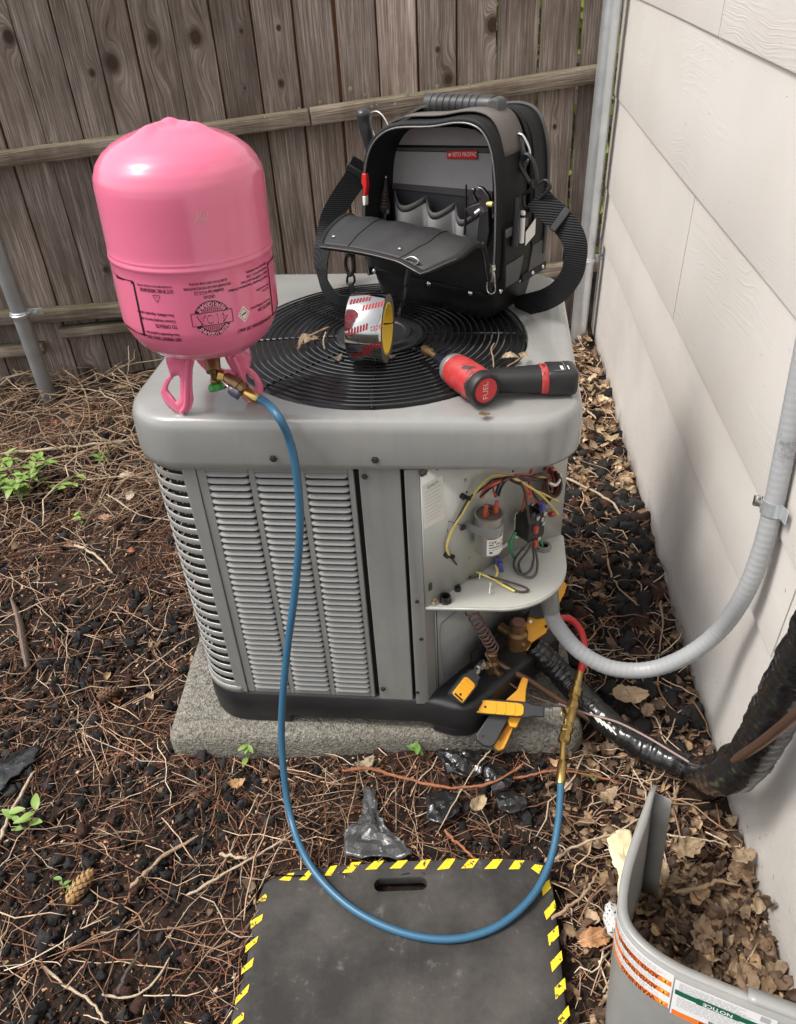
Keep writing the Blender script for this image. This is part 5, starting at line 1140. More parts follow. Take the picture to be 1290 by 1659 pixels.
# shoulder strap with hook, slider and buckle
strap = thing('shoulder_strap', 'black webbing shoulder strap hooked to the bag sides, drooping over the unit', 'strap', V(.16, 1.56, .86))
M_WEB = mat('black_webbing', (.016, .016, .017), .55, 0, .2, 30, .8, 260, .0012, aniso=(1, 1, 1))
def web_mat():
    m, nt, b = newmat('ribbed_black_webbing'); wv = nt.nodes.new('ShaderNodeTexWave'); wv.inputs['Scale'].default_value = 75; wv.bands_direction = 'Z'; lk(nt, coord(nt), wv.inputs['Vector'])
    lk(nt, mixc(nt, wv.outputs['Fac'], (.005, .005, .0055), (.018, .018, .019)), b.inputs['Base Color']); b.inputs['Roughness'].default_value = .6; b.inputs['Specular IOR Level'].default_value = .2; bump_(nt, b, wv.outputs['Fac'], .6, .0015); return m
M_WEB = web_mat()
SV = .09
S1 = [BPX(860, 262, SV - .02), BPX(870, 275, SV - .02), BPX(875, 290, SV - .02)]
ringtube(strap, 'snap_hook', [BPX(x, y, SV - .02) for x, y in ((844, 258), (842, 266), (852, 285), (860, 296), (868, 296), (868, 278), (862, 258), (852, 250))], .0042, M_BLKPL)
mb = MB(); mb.tube([BPX(863, 292, SV - .02), BPX(865, 304, SV - .02)], .0055, 10); mb.build('hook_swivel', M_BLKPL, strap)
ringtube(strap, 'strap_buckle', [BPX(x, y, SV - .02) for x, y in ((848, 318), (853, 312), (880, 293), (888, 295), (892, 302), (889, 308))] + [BPX(870, 325, SV - .02), BPX(852, 336, SV - .02)], .0028, M_BLKPL)
SP = [(870, 318, .07), (885, 336, .07), (905, 352, .07), (922, 372, .068), (932, 395, .066), (932, 420, .066), (926, 445, .068), (908, 470, .075), (884, 485, .085), (858, 492, .10), (835, 497, .11)]
P = catmull([BPX(x, y, v) for x, y, v in SP], 6); vd = [np.cross(_n(P[min(i + 1, len(P) - 1)] - P[max(i - 1, 0)]), vdir(P[i])) for i in range(len(P))]
tw = np.linspace(0, 1, len(P)); vd = [_n(a * (1 - .45 * max(0, t - .3)) + np.cross(_n(P[min(i + 1, len(P) - 1)] - P[max(i - 1, 0)]), a) * .8 * max(0, math.sin(math.pi * min(1, t * 1.1))) * .45) for i, (a, t) in enumerate(zip(vd, tw))]
mb = MB(); mb.ribbon(P, vd, np.interp(tw, [0, .2, .5, 1], [.046, .046, .044, .042]), .0024); mb.build('webbing', M_WEB, strap, smooth=40)
q = BPX(908, 356, .066); mb = MB(); mb.box(q, (.046, .008, .014), axes_to(_n(P[12] - P[9]), np.cross(_n(P[12] - P[9]), vdir(q)))[:, [0, 1, 2]]); mb.build('strap_slider', M_BLKPL, strap, bevel=.002)
SPL = [BPX(589, 262, .04), BPX(575, 290, .04), BPX(556, 318, .04), BPX(538, 350, .03), BPX(527, 390, .01), onz(521, 425, .935), onz(523, 452, .902), onz(533, 474, .878), onz(548, 489, .866), onz(562, 494, .8655), onz(578, 497, .8655)]
P = catmull(SPL, 6); tw = np.linspace(0, 1, len(P)); vd = []
for i in range(len(P)):
    T = _n(P[min(i + 1, len(P) - 1)] - P[max(i - 1, 0)]); a = np.cross(T, vdir(P[i])); bb = np.cross(T, a); t = tw[i]
    k = np.interp(t, [0, .3, .45, .6, .8, 1], [0, 0, .8, 1.2, .9, .55]); vd.append(_n(a * math.cos(k) + bb * math.sin(k)))
mb = MB(); mb.ribbon(P, vd, .046, .0024); mb.build('webbing', M_WEB, strap, smooth=40)
mb = MB(); mb.box(BPX(580, 278, .038), (.052, .010, .014), axes_to(_n(P[5] - P[1]), np.cross(_n(P[5] - P[1]), vdir(P[3])))); mb.build('strap_slider', M_BLKPL, strap, bevel=.002)
# ------------------------------------------------ tools in the bag
t = thing('screwdriver', 'screwdriver with fat black handle sticking up left of the bag', 'screwdriver', B(-.03, .09, .1))
q = [BPX(589, 176, .07), BPX(590, 195, .07), BPX(596, 222, .07), BPX(603, 262, .07)]
mb = MB(); mb.tube(catmull(q, 5), [.004, .0115, .0142, .0145, .0143, .014, .0138, .0136, .0134, .0128, .012, .011, .010, .009, .008, .007], 14); mb.build('handle', mat('black_handle_rubber', (.022, .023, .026), .35, coat=.2), t, smooth=80)
mb = MB(); mb.tube([q[-1], BPX(610, 300, .07)], .004, 8); mb.build('shaft', M_STEEL, t)
t = thing('wire_loop', 'bent steel wire loop rising behind the open zip, left of the carrying handle', 'wire loop', B(0, .10, .25))
mb = MB(); mb.tube(catmull([BPX(607, 222, .09), BPX(600, 200, .09), BPX(602, 184, .09), BPX(612, 181, .09), BPX(622, 190, .09), BPX(630, 206, .09)], 6), .0020, 6); mb.build('wire', M_STEEL, t, smooth=80)
t = thing('red_pen_tool', 'slim red plastic tool clipped on the left outside of the bag', 'marker', B(-.012, .01, .12))
mb = MB(); mb.prism([BPX(x, y, -.008) for x, y in ((586, 281), (592, 282), (594, 300), (592, 318), (588, 318), (588, 302), (585, 296))], E2 * .010); mb.build('barrel', M_RED, t, bevel=.0015)
mb = MB(); mb.prism([BPX(x, y, -.008) for x, y in ((587, 318), (592, 318), (592, 333), (588, 333))], E2 * .010); mb.build('tip', M_PAPER, t, bevel=.001)
t = thing('step_drill_bit', 'black stepped cone drill bit standing in the left of the bag', 'drill bit', BPX(622, 335, .045))
a, b_ = BPX(623, 336, .045), BPX(625.5, 287, .045); st_ = []
for k in range(10): r = .0125 - .00115 * k; st_ += [(k / 10, r), (k / 10 + .085, r), (k / 10 + .1, r - .001)]
mb = MB(); fits(mb, a, b_, st_, 18); mb.build('stepped_cone', M_SCREW, t, smooth=20)
mb = MB(); fits(mb, b_, b_ + (b_ - a) * .05, [(0, .003), (1, .0008)], 10); fits(mb, a - (b_ - a) * .8, a, [(0, .0055), (.75, .0055), (.8, .012), (1, .0125)], 12); mb.build('shank', M_STEEL, t)
t = thing('hex_key', 'thin black rod standing in the third pocket of the bag', 'hex key', BPX(754, 350, .04))
mb = MB(); mb.tube([BPX(753, 380, .04), BPX(755, 345, .04), BPX(755.5, 299, .04)], [.0026, .0026, .0018], 8); mb.build('rod', M_WBLK, t)
t = thing('adjustable_wrench', 'steel adjustable wrench with dark open jaws sticking out of the bag', 'wrench', BPX(785, 370, .03))
VW = .030
def wslab(name, pts, m, th, v=VW, bev=.0012): mb = MB(); mb.prism([BPX(x, y, v) for x, y in pts], -E2 * th); return mb.build(name, m, t, bevel=bev)
M_TOOL = mat('dark_chrome_steel', (.16, .16, .17), .3, .95, .3, 40, .1, 120)
wslab('jaw_head', [(757, 337), (770, 330), (781, 327), (784, 318), (780, 306), (777, 300), (786, 303), (796, 316), (798, 330), (792, 342), (780, 345), (770, 352)], M_TOOL, .009)
wslab('movable_jaw', [(763, 330), (763, 312), (768, 303), (773, 305), (770, 312), (776, 325), (770, 330)], M_TOOL, .008)
wslab('wrench_handle', [(783, 344), (797, 336), (799, 372), (794, 402), (778, 400), (780, 370)], M_BLKPL, .014)
mb = MB(); fits(mb, BPX(771, 346, VW - .01), BPX(780, 339, VW - .01), [(0, .004), (.1, .0052), (.3, .004), (.4, .0052), (.6, .004), (.7, .0052), (.9, .004), (1, .0052)], 12); mb.build('knurl', M_STEEL, t)
mb = MB(); fits(mb, BPX(789, 330, VW - .008), BPX(799, 331, VW - .008), [(0, .003), (.5, .005), (1, .004)], 10); mb.build('yellow_bead', plastic('pale_yellow', (.6, .55, .2)), t)
t = thing('black_marker', 'black pen standing in the right side pocket of the bag', 'pen', B(.33, .03, .17))
a, b_ = B(.327, .030, .150), B(.327, .034, .238); mb = MB(); fits(mb, a, b_, [(0, .0065), (.9, .0065), (1, .005)], 12); mb.build('barrel', M_BLKPL, t)
t = thing('white_pen', 'white pen with black ring beside the black pen in the side pocket', 'pen', B(.33, .055, .17))
a, b_ = B(.327, .055, .150), B(.327, .057, .208); mb = MB(); fits(mb, a, b_, [(0, .005), (.95, .005), (1, .004)], 12); bb_ = mb.build('barrel', M_PAPER, t)
mb = MB(); fits(mb, a + (b_ - a) * .8, a + (b_ - a) * .88, [(0, .0053), (1, .0053)], 12); mb.build('ring', M_INK, t)
t = thing('white_card', 'folded white card poking from the right side pocket of the bag', 'card', B(.33, .08, .15))
mb = MB(); mb.prism([B(.327, .070, .140), B(.327, .105, .152), B(.327, .105, .182), B(.327, .070, .166)], E1 * .001); mb.build('card_sheet', M_PAPER, t, smooth=0)

# ================================================================ foil tape roll with its tether
M_FOIL = mat('aluminium_foil', (.58, .58, .56), .09, 1.0, .10, 8, .14, 25, .002, .04)
tc = onz(600, 531, .862 + .061); ta = _n(V(.99, -.115, -.02)); TMX = axes_to(ta, (0, 0, 1)); TW, TRo, TRi = .064, .061, .0435
tape = thing('foil_tape_roll', 'roll of shiny foil tape with yellow core standing on the grille', 'tape roll', tc - V(0, 0, TRo))
mb = MB(); mb.lathe([(TRo - .0006, -TW / 2), (TRo, -TW / 2 + .0008), (TRo, TW / 2 - .0008), (TRo - .0006, TW / 2)], 64, TMX, tc)
mb.f = mb.f[:-2]; mb.m = mb.m[:-2]; mb.build('foil_layer', M_FOIL, tape, smooth=60)
mb = MB()
for s in (1, -1): mb.lathe([(TRo - .0006, s * TW / 2), (TRi + .003, s * TW / 2)], 64, TMX, tc); mb.f = mb.f[:-2]; mb.m = mb.m[:-2]
mb.build('roll_side', mat('grey_tape_edge', (.17, .155, .135), .55, .2, .2, 60), tape, smooth=0)
mb = MB(); mb.lathe([(TRi + .003, -TW / 2), (TRi, -TW / 2 - .0005), (TRi, TW / 2 + .0005), (TRi + .003, TW / 2)], 56, TMX, tc); mb.f = mb.f[:-2]; mb.m = mb.m[:-2]; mb.build('cardboard_core', mat('yellow_cardboard', (.78, .55, .06), .6, 0, .12, 20, speck=((.45, .28, .03), 60, .7)), tape, smooth=60)
M_RPRINT = mat('red_foil_print', (.42, .02, .03), .4, .3)
def tp(s, x): a = s / TRo; return tc + TMX @ V((TRo + .0004) * math.cos(a), (TRo + .0004) * math.sin(a), x)
af = math.atan2(np.dot(TMX[:, 1], vdir(tc)), np.dot(TMX[:, 0], vdir(tc))) * TRo
sg = 1 if tp(af + .01, 0)[2] < tp(af, 0)[2] else -1       # s grows downwards in view when sg = 1
for k, (s0, x0) in enumerate(((-.052, -.012), (-.040, .012), (-.020, -.020), (.004, -.010), (.034, .014), (.052, -.008), (-.002, .024))):
    mb = MB(); ca, sa = math.cos(R_(20)), math.sin(R_(20))
    if k in (2, 6): put_text(mb, ('tape', .018, 'CENTER'), lambda x, y: tp(af + sg * (s0 - x * sa * .7 - y), x0 + x * ca * .7))
    else:
        for j in range(7):
            x = -.016 + j * .0052; mb.add([tp(af + sg * (s0 - (x) * .36 + d), x0 + x + e) for x_, d, e in ((0, -.0058, .001), (0, -.0055, .0043), (0, .0055, .0036), (0, .0058, 0))], [(0, 1, 2, 3)])
    mb.build('red_print', M_RPRINT, tape, smooth=0)
mb = MB(); c1_ = tc + ta * TW / 2; fq = onp(660, 428, BO + E2 * -.14, E2)
mb.ribbon(catmull([c1_ + V(-.05, 0, .012), c1_ + V(.0, -.002, .010), c1_ + V(.018, .006, .016), BPX(648, 502, -.13), BPX(655, 482, -.14), BPX(658, 462, -.14)], 6), V(.6, -.5, .4), .0065, .0016); mb.build('tether', M_WBLK, tape, smooth=60)
mb = MB(); mb.tube(catmull([BPX(658, 464, -.14), BPX(660, 452, -.14), BPX(662, 440, -.14), BPX(663, 428, -.14)], 4), [.0035, .0045, .005, .005, .005, .005, .005, .005, .0048, .0046, .0042, .004, .003], 10); mb.build('tether_clip', M_BLKPL, tape, smooth=80)
ringtube(tape, 'tether_ring', [BPX(x, y, -.145) for x, y in ((652, 424), (656, 432), (665, 434), (673, 430), (678, 422), (666, 416))], .0018, M_STEEL)
t2_ = thing('key_clip', 'black swivel clip hanging from the left of the folded bag flap', 'clip', BPX(568, 470, -.13))
ringtube(t2_, 'clip_body', [BPX(x, y, -.13) for x, y in ((562, 415), (560, 428), (563, 440), (567, 446), (572, 440), (573, 428), (570, 415))], .0034, M_BLKPL)
ringtube(t2_, 'clip_ring', [BPX(x, y, -.13) for x, y in ((566, 443), (563, 450), (563, 458), (569, 461), (574, 457), (574, 449), (570, 443))], .0024, M_BLKPL)
mb = MB(); mb.ribbon(catmull([BPX(568, 458, -.13), BPX(570, 468, -.13), BPX(573, 482, -.12), BPX(578, 494, -.11)], 5), E1, .014, .002); mb.build('clip_strap', M_WBLK, t2_, smooth=50)

# ================================================================ cordless driver
M_DRED = mat('scuffed_red_plastic', (.42, .028, .028), .42, 0, .15, 20, .1, 100, .0006, .08, speck=((.035, .025, .025), 42, .57), dust=((.40, .16, .15), 60, .5))
M_DBLK = mat('black_rubber_grip', (.013, .013, .013), .5, 0, .2, 25, .3, 320, .001)
de = onz(787, 632, .884); dt = onz(706, 579, .880); dd = _n((dt - de) * V(1, 1, .6)); L = np.linalg.norm(dt - de)
dr = thing('impact_driver', 'red and black cordless impact driver lying on the unit corner', 'power tool', onz(800, 640, .853))
def dl(prof, name, m, seg=32, sm=35): mb = MB(); mb.lathe(prof, seg, axes_to(dd, (1, 0, 0)), de); return mb.build(name, m, dr, smooth=sm)
dl([(.0215, -.001), (.0235, -.003), (.0275, -.0015), (.0295, .004), (.0295, .014), (.0288, .017)], 'rear_cap', M_DBLK)
dl([(.001, -.0018), (.0212, -.0018), (.0216, -.0004)], 'badge_disc', mat('red_badge', (.50, .03, .03), .35))
dl([(.0285, .016), (.0292, .020), (.0286, .030), (.0296, .034), (.0298, .070), (.0280, .088), (.0268, .092)], 'motor_housing', M_DRED)
dl([(.0272, .091), (.0276, .094), (.0262, .102), (.020, .112), (.014, .117)], 'nose_ring', mat('grey_cast_nose', (.30, .30, .30), .4, .6, .2, 30))
dl([(.0135, .116), (.0125, .128), (.0095, .135), (.0095, .150), (.0085, .152)], 'chuck', mat('blue_black_chuck', (.02, .025, .04), .3, .5))
dl([(.0062, .150), (.0062, .175), (.0085, .176), (.0085, .196), (.0070, .199), (.005, .199)], 'socket_bit', M_OLDBRASS, 12)
dx_ = axes_to(dd, (1, 0, 0)); bu = -dd; rt_ = _n(np.cross(bu, Zv)); rt_ = rt_ if rt_[0] > 0 else -rt_; upv = np.cross(bu, rt_); upv = upv if upv[2] > 0 else -upv
mb = MB(); put_text(mb, ('FUEL', .0145, 'CENTER'), lambda x, y: de - dd * .0024 + rt_ * (-y * 1.0 - .001) * 1.0 + upv * (x)); mb.build('badge_lettering', mat('pale_red_print', (.80, .45, .42), .5), dr, smooth=0)
for k in range(9):                                       # vent openings round the housing
    a = R_(-20 + 28 * (k % 5) + 60); z = (.040, .064)[k // 5]; c = de + dx_ @ V(.0296 * math.cos(a), .0296 * math.sin(a), z); nn = dx_ @ V(math.cos(a), math.sin(a), 0)
    mb = MB(); mb.box(c, (.0045, .009, .002), np.stack([np.cross(dd, nn), dd, nn], 1)); mb.build('vent', M_INK, dr, bevel=.0006)
hh0 = de + dd * .045; hh1 = onz(933, 609, .878); hd_ = _n(hh1 - hh0); HL = np.linalg.norm(hh1 - hh0); sidev = _n(np.cross(Zv, hd_))
def hsec(stations, name, m, seg=20, pw=2.6):
    mb = MB(); rows = []
    for t_, a_, b_, off in stations:
        c = hh0 + hd_ * HL * t_ + Zv * off; r = []
        for q in np.linspace(0, 2 * np.pi, seg, endpoint=False):
            cs, sn = math.cos(q), math.sin(q); r.append(c + sidev * a_ * math.copysign(abs(cs) ** (2 / pw), cs) + Zv * b_ * math.copysign(abs(sn) ** (2 / pw), sn))
        rows.append(r)
    n = seg; mb.add([p for r in rows for p in r], [(i * n + k, i * n + (k + 1) % n, (i + 1) * n + (k + 1) % n, (i + 1) * n + k) for i in range(len(rows) - 1) for k in range(n)])
    mb.f += [tuple(range(n))[::-1], tuple((len(rows) - 1) * n + k for k in range(n))]; mb.m += [0, 0]
    return mb.build(name, m, dr, smooth=50)
hsec([(.10, .022, .020, -.002), (.18, .0195, .019, -.003), (.30, .0215, .0195, -.003), (.45, .0235, .0205, -.003), (.58, .0245, .0215, -.003), (.66, .0250, .022, -.003)], 'handle', M_DBLK)
hsec([(.655, .0262, .0230, -.003), (.66, .0268, .0236, -.003), (.715, .0270, .0238, -.003), (.72, .0264, .0232, -.003)], 'red_collar', M_DRED)
bat = hsec([(.718, .0255, .0225, -.003), (.73, .0262, .0232, -.003), (.95, .0262, .0235, -.003), (.985, .0245, .022, -.003), (1.0, .021, .018, -.003)], 'battery', mat('black_battery_plastic', (.018, .018, .019), .38, 0, .15, 30, .15, 200), pw=4.5)
bz_ = hh0[2] + (.0235 - .003) + .0004
def bt(t_, s_): p = hh0 + hd_ * HL * t_ + sidev * s_; return V(p[0], p[1], hh0[2] + (hh1[2] - hh0[2]) * t_ - .003 + .0240)
mb = MB(); mb.add([bt(.835, -.002), bt(.862, -.002), bt(.862, -.016), bt(.835, -.016)], [(0, 1, 2, 3)]); mb.build('battery_badge', M_PAPER, bat, smooth=0)
mb = MB(); mb.add([bt(.905, -.002), bt(.915, -.002), bt(.915, -.016), bt(.905, -.016)], [(0, 1, 2, 3)]); mb.build('battery_lettering', M_PAPER, bat, smooth=0)
mb = MB(); mb.tube(catmull([bt(.77, .013), bt(.86, .013), bt(.878, .009), bt(.880, 0), bt(.878, -.014), bt(.86, -.019), bt(.77, -.019)], 3), .0006, 5); mb.build('battery_outline', mat('grey_line', (.16, .16, .16), .4), bat)
mb = MB(); mb.prism([bt(.675, .006) + Zv * .0004, bt(.70, .002) + Zv * .0004, bt(.70, -.003) + Zv * .0004, bt(.675, .001) + Zv * .0004], V(0, 0, .0006)); mb.build('release_button', M_INK, dr)
# ================================================================ kneeling mat
def mat_foam():
    m, nt, b = newmat('black_foam'); co = coord(nt); n = noise_(nt, co, 420, 3, .6); big = noise_(nt, co, 7, 6, .65); cr = noise_(nt, co, 28, 5, .7)
    c = mixc(nt, ramp(nt, big, [(.40, 0), (.72, .9)]), (.026, .0245, .023), (.085, .076, .068)); c = mixc(nt, ramp(nt, cr, [(.62, 0), (.70, .45)]), c, (.15, .135, .12))
    lk(nt, c, b.inputs['Base Color']); b.inputs['Roughness'].default_value = .78; b.inputs['Specular IOR Level'].default_value = .35
    bump_(nt, b, math_(nt, 'ADD', n, math_(nt, 'MULTIPLY', cr, 1.5)), .5, .0016); return m
def yel_worn():
    m, nt, b = newmat('worn_yellow_print'); n = noise_(nt, coord(nt), 75, 5, .75)
    lk(nt, mixc(nt, ramp(nt, n, [(.56, 0), (.60, 1)]), (.80, .56, .015), (.03, .027, .024)), b.inputs['Base Color']); b.inputs['Roughness'].default_value = .65
    bump_(nt, b, noise_(nt, coord(nt), 420, 3), .4, .001); return m
MZ = .031
mo = [onz(*p, MZ) for p in ((399, 1560), (408, 1500), (420, 1450), (428, 1431), (444, 1419), (470, 1410), (560, 1401), (660, 1395), (760, 1392), (840, 1391), (866, 1393), (885, 1400), (893, 1414), (898, 1450), (906, 1520), (914, 1600), (922, 1659))]
mo = mo + [mo[-1] + V(.012, -.22, 0), mo[-1] + V(-.01, -.245, 0), mo[0] + V(-.0, -.375, 0), mo[0] + V(-.022, -.35, 0)]
mo = [p * V(1, 1, 0) for p in mo]
dens = []
for i in range(len(mo)):
    a, b_ = mo[i], mo[(i + 1) % len(mo)]; k = max(1, int(np.linalg.norm(b_ - a) / .02))
    dens += [a + (b_ - a) * j / k for j in range(k)]
hc = onz(649, 1433, MZ) * V(1, 1, 0); hx = _n((onz(693, 1432, MZ) - onz(605, 1435, MZ)) * V(1, 1, 0)); hy = V(-hx[1], hx[0], 0)
def stadium(p, hl=.051, r=.0125):
    d = p - hc; a = math.atan2(np.dot(d, hy), np.dot(d, hx)); # nearest point on stadium along direction
    lo, hi = 0, .3
    for _ in range(30):
        m_ = (lo + hi) / 2; x, y = m_ * math.cos(a), m_ * math.sin(a); s = math.hypot(max(abs(x) - (hl - r), 0), y) - r
        lo, hi = (m_, hi) if s < 0 else (lo, m_)
    return hc + hx * lo * math.cos(a) + hy * lo * math.sin(a)
inner = [stadium(p) for p in dens]; n = len(dens)
def dz(p): return .0016 * math.sin(9 * p[0] + 2) * math.cos(8 * p[1]) + .0008 * mnoise.noise(Vector(p * 14))
rg = [[p * 1.0 + (hc - p) * .004 + Zv * .012 for p in dens], [p + Zv * (MZ - .004) for p in dens]]
for t in (.008, .05, .12, .25, .4, .55, .7, .85, .96, 1.0): rg.append([d_ + (i_ - d_) * t + Zv * (MZ + dz(d_ + (i_ - d_) * t) - (.0015 if t in (.008, 1.0) else 0)) for d_, i_ in zip(dens, inner)])
rg.append([i_ + Zv * .010 for i_ in inner])
mb = MB(); mb.add([p for r in rg for p in r], [(i * n + k, i * n + (k + 1) % n, (i + 1) * n + (k + 1) % n, (i + 1) * n + k) for i in range(len(rg) - 1) for k in range(n)])
kp = thing('kneeling_mat', 'black foam kneeling mat with worn yellow edge stripes and a hand slot', 'kneeling mat', hc + V(0, -.15, .012))
mb.build('foam_pad', mat_foam(), kp, smooth=50, flip=True)
M_WORN = yel_worn()
def stripe(q):
    mb = MB(); rows = []
    a, b_, c, d = [onz(*p, MZ + .0006) for p in q]
    mb.grid([[(a + (b_ - a) * s) * (1 - t) + (d + (c - d) * s) * t + Zv * (dz((a + c) / 2 * V(1, 1, 0)) + .0002) for s in np.linspace(0, 1, 4)] for t in np.linspace(0, 1, 4)]); mb.build('yellow_stripe', M_WORN, kp, smooth=0)
S = lambda x, y: (360 + x / 2.15, 1180 + y / 2.15)
for q in [((197, 527), (232, 504), (252, 502), (235, 530)), ((268, 528), (300, 494), (320, 494), (295, 528)), ((355, 513), (378, 480), (402, 476), (380, 512)), ((418, 504), (452, 467), (486, 465), (452, 502)), ((498, 494), (530, 464), (565, 462), (538, 492)), ((583, 490), (612, 463), (648, 460), (622, 489)), ((668, 492), (695, 462), (728, 458), (708, 492)), ((748, 495), (782, 456), (815, 454), (790, 490)), ((832, 490), (862, 457), (895, 456), (872, 488)), ((913, 492), (945, 458), (978, 457), (955, 490)), ((998, 492), (1020, 461), (1054, 461), (1034, 491)), ((1076, 488), (1090, 474), (1118, 478), (1104, 508)),
          ((112, 610), (150, 576), (156, 584), (150, 600), (0, 0))[:4], ((97, 672), (142, 646), (138, 668), (100, 698)), ((82, 757), (126, 722), (120, 745), (80, 782)), ((70, 835), (110, 798), (105, 828), (66, 858)), ((48, 940), (95, 890), (90, 918), (44, 965)), ((38, 1022), (78, 983), (74, 1014), (33, 1048)),
          ((1112, 548), (1140, 526), (1146, 556), (1118, 584)), ((1122, 640), (1158, 598), (1164, 628), (1130, 668)), ((1134, 720), (1170, 686), (1174, 722), (1140, 758)), ((1144, 815), (1182, 774), (1186, 808), (1150, 850)), ((1158, 905), (1194, 868), (1198, 908), (1162, 946)), ((1170, 1010), (1206, 966), (1212, 1000), (1176, 1040))]: stripe([S(*p) for p in q])
# ================================================================ removed access panel, standing upside down against the wall
M_AP = mat('grey_access_panel', (.25, .25, .238), .38, 0, .05, 6, .06, 240, .0006, .07, coat=.1, dust=((.45, .43, .40), 9, .35))
RZ = .35
rp = catmull([V(.311, .832, 0), V(.285, .775, 0), V(.255, .713, 0), V(.230, .655, 0), V(.2165, .605, 0), V(.2205, .572, 0), V(.243, .542, 0), V(.280, .517, 0), V(.330, .497, 0), V(.385, .477, 0), V(.440, .459, 0), V(.525, .432, 0)], 6)
rp = np.array(rp); al = np.concatenate([[0], np.cumsum(np.linalg.norm(np.diff(rp, axis=0), axis=1))])
def ap_xy(s): return V(np.interp(s, al, rp[:, 0]), np.interp(s, al, rp[:, 1]), 0)
LEAN = V(.012, -.034, 0)
def ap_n(s): t = _n(ap_xy(s + .004) - ap_xy(s - .004)); return V(t[1], -t[0], 0)           # outward (towards viewer side)
def ap(s, d, o=0.0): nn = ap_n(s); nn = nn if np.dot(nn, V(-.6, -.8, 0)) > 0 else -nn; return ap_xy(s) + LEAN * d / RZ + nn * o + Zv * (RZ - d)
acp = thing('access_panel', 'curved grey sheet metal cover with warning stickers standing by the wall', 'metal cover', V(.24, .56, .01))
mb = MB(); SS = np.linspace(0, al[-1], 56)
def dtop(s): return .055 * max(0, 1 - s / .045) ** 1.0
mb.grid([[ap(s, d) for d in [dtop(s) * 0 + q for q in np.linspace(0.0 + dtop(s) * .6, RZ - .012, 8)]] for s in SS]); mb.build('sheet', M_AP, acp, smooth=60, solid=.0022)
mb = MB(); mb.grid([[ap(s, dtop(s) * .6 - .0005, .001), ap(s, dtop(s) * .6 - .0015, -.004), ap(s, dtop(s) * .6 + .000, -.004 - .008 * min(1, s / .1))] for s in SS[:44]] ); mb.build('top_lip', M_AP, acp, smooth=50, solid=.0018)
mb = MB(); mb.grid([[ap(s, -.0005, .001), ap(s, -.004, -.006), ap(s, .000, -.020)] for s in SS[40:]]); mb.build('stepped_lip', M_AP, acp, smooth=50, solid=.0018)
mb = MB(); mb.grid([[ap(.001, d, 0), ap(.001, d, -.030)] for d in np.linspace(.05, RZ - .012, 5)]); mb.build('end_flange', M_AP, acp, solid=.002)
M_WHT = mat('white_vinyl', (.78, .78, .78), .35, 0, .02, 10); M_ORG = mat('orange_vinyl', (.80, .20, .03), .4); M_DGRN = mat('dark_green_vinyl', (.01, .11, .06), .4); M_WYL = mat('yellow_vinyl', (.85, .52, .04), .4)
def patch(s0, s1, d0, d1, o, m, name, par, k=14, skew=0):
    mb = MB(); mb.grid([[ap(s, d0 + skew * (s - s0), o), ap(s, d1 + skew * (s - s0), o)] for s in np.linspace(s0, s1, k)]); return mb.build(name, m, par, smooth=60)
sL0, sL1 = .245, .362; sR0, sR1 = .364, .492
stk1 = patch(sL0, sL1, .008, .090, .0018, M_WHT, 'warning_sticker', acp)
stk2 = patch(sR0, sR1, .014, .098, .0018, M_WHT, 'notice_sticker', acp)
for k, d in enumerate((.026, .052, .079)):
    patch(sL0 + .004, sL1 - .002, d, d + .011, .0022, M_ORG, 'orange_band', stk1)
patch(sR0 + .002, sR1 - .002, .085, .097, .0022, M_ORG, 'orange_band', stk2); patch(sR0 + .002, sR1 - .010, .036, .047, .0022, M_DGRN, 'green_band', stk2)
def ap_text(par, s, sz, al_, s0, d0, m, sx, o=.0026, name='lettering'): mb = MB(); put_text(mb, (s, sz, al_), lambda x, y: ap(s0 - x, d0 + y, o), 0, sx); mb.build(name, m, par, smooth=0)
M_DINK = mat('dark_red_ink', (.12, .02, .01), .5)
for s, d in (('ADVERTISSEMENT', .0315), ('ADVERTENCIA', .0575), ('WARNING', .0845)): ap_text(stk1, s, .0145, 'LEFT', sL1 - .020, d, M_DINK, .60 if len(s) > 8 else .8)
ap_text(stk2, 'WARNING', .0145, 'LEFT', sR1 - .030, .091, M_DINK, .85); ap_text(stk2, 'HAZARDOUS VOLTAGE', .0075, 'LEFT', sR1 - .010, .0785, M_INK, .85)
patch(sR0 + .030, sR0 + .085, .0345, .0485, .0024, M_DGRN, 'notice_block', stk2); ap_text(stk2, 'NOTICE', .011, 'CENTER', sR0 + .0575, .0415, M_WHT, .95, .0030)
for par, sx_, d in ((stk1, sL1 - .010, .0315), (stk1, sL1 - .010, .0575), (stk1, sL1 - .010, .0845), (stk2, sR1 - .016, .091)):
    mb = MB(); mb.add([ap(sx_ - .006, d - .005, .0026), ap(sx_ + .006, d - .005, .0026), ap(sx_, d + .0055, .0026)], [(0, 1, 2)]); tr3 = mb.build('hazard_triangle', M_WYL, par, smooth=0)
    mb = MB(); mb.add([ap(sx_ - .0007, d - .0035, .003), ap(sx_ + .0007, d - .0035, .003), ap(sx_ + .0010, d + .0022, .003), ap(sx_ - .0010, d + .0022, .003)], [(0, 1, 2, 3)]); mb.build('hazard_mark', M_INK, par, smooth=0)
M_FINE = mat('fine_grey_print', (.42, .42, .43), .5)
def lines(par, s0, s1, d0, nl, st):
    mb = MB()
    for k in range(nl):
        e = s1 - RNG.uniform(0, .3) * (s1 - s0); s = s0
        while s < e:
            wl = RNG.uniform(.003, .009); mb.grid([[ap(q, d0 + k * st, .0024), ap(q, d0 + k * st + .0011, .0024)] for q in (s, min(s + wl, e))]); s += wl + .0016
    o = mb.build('fine_print', M_FINE, par, smooth=0); o['kind'] = 'stuff'
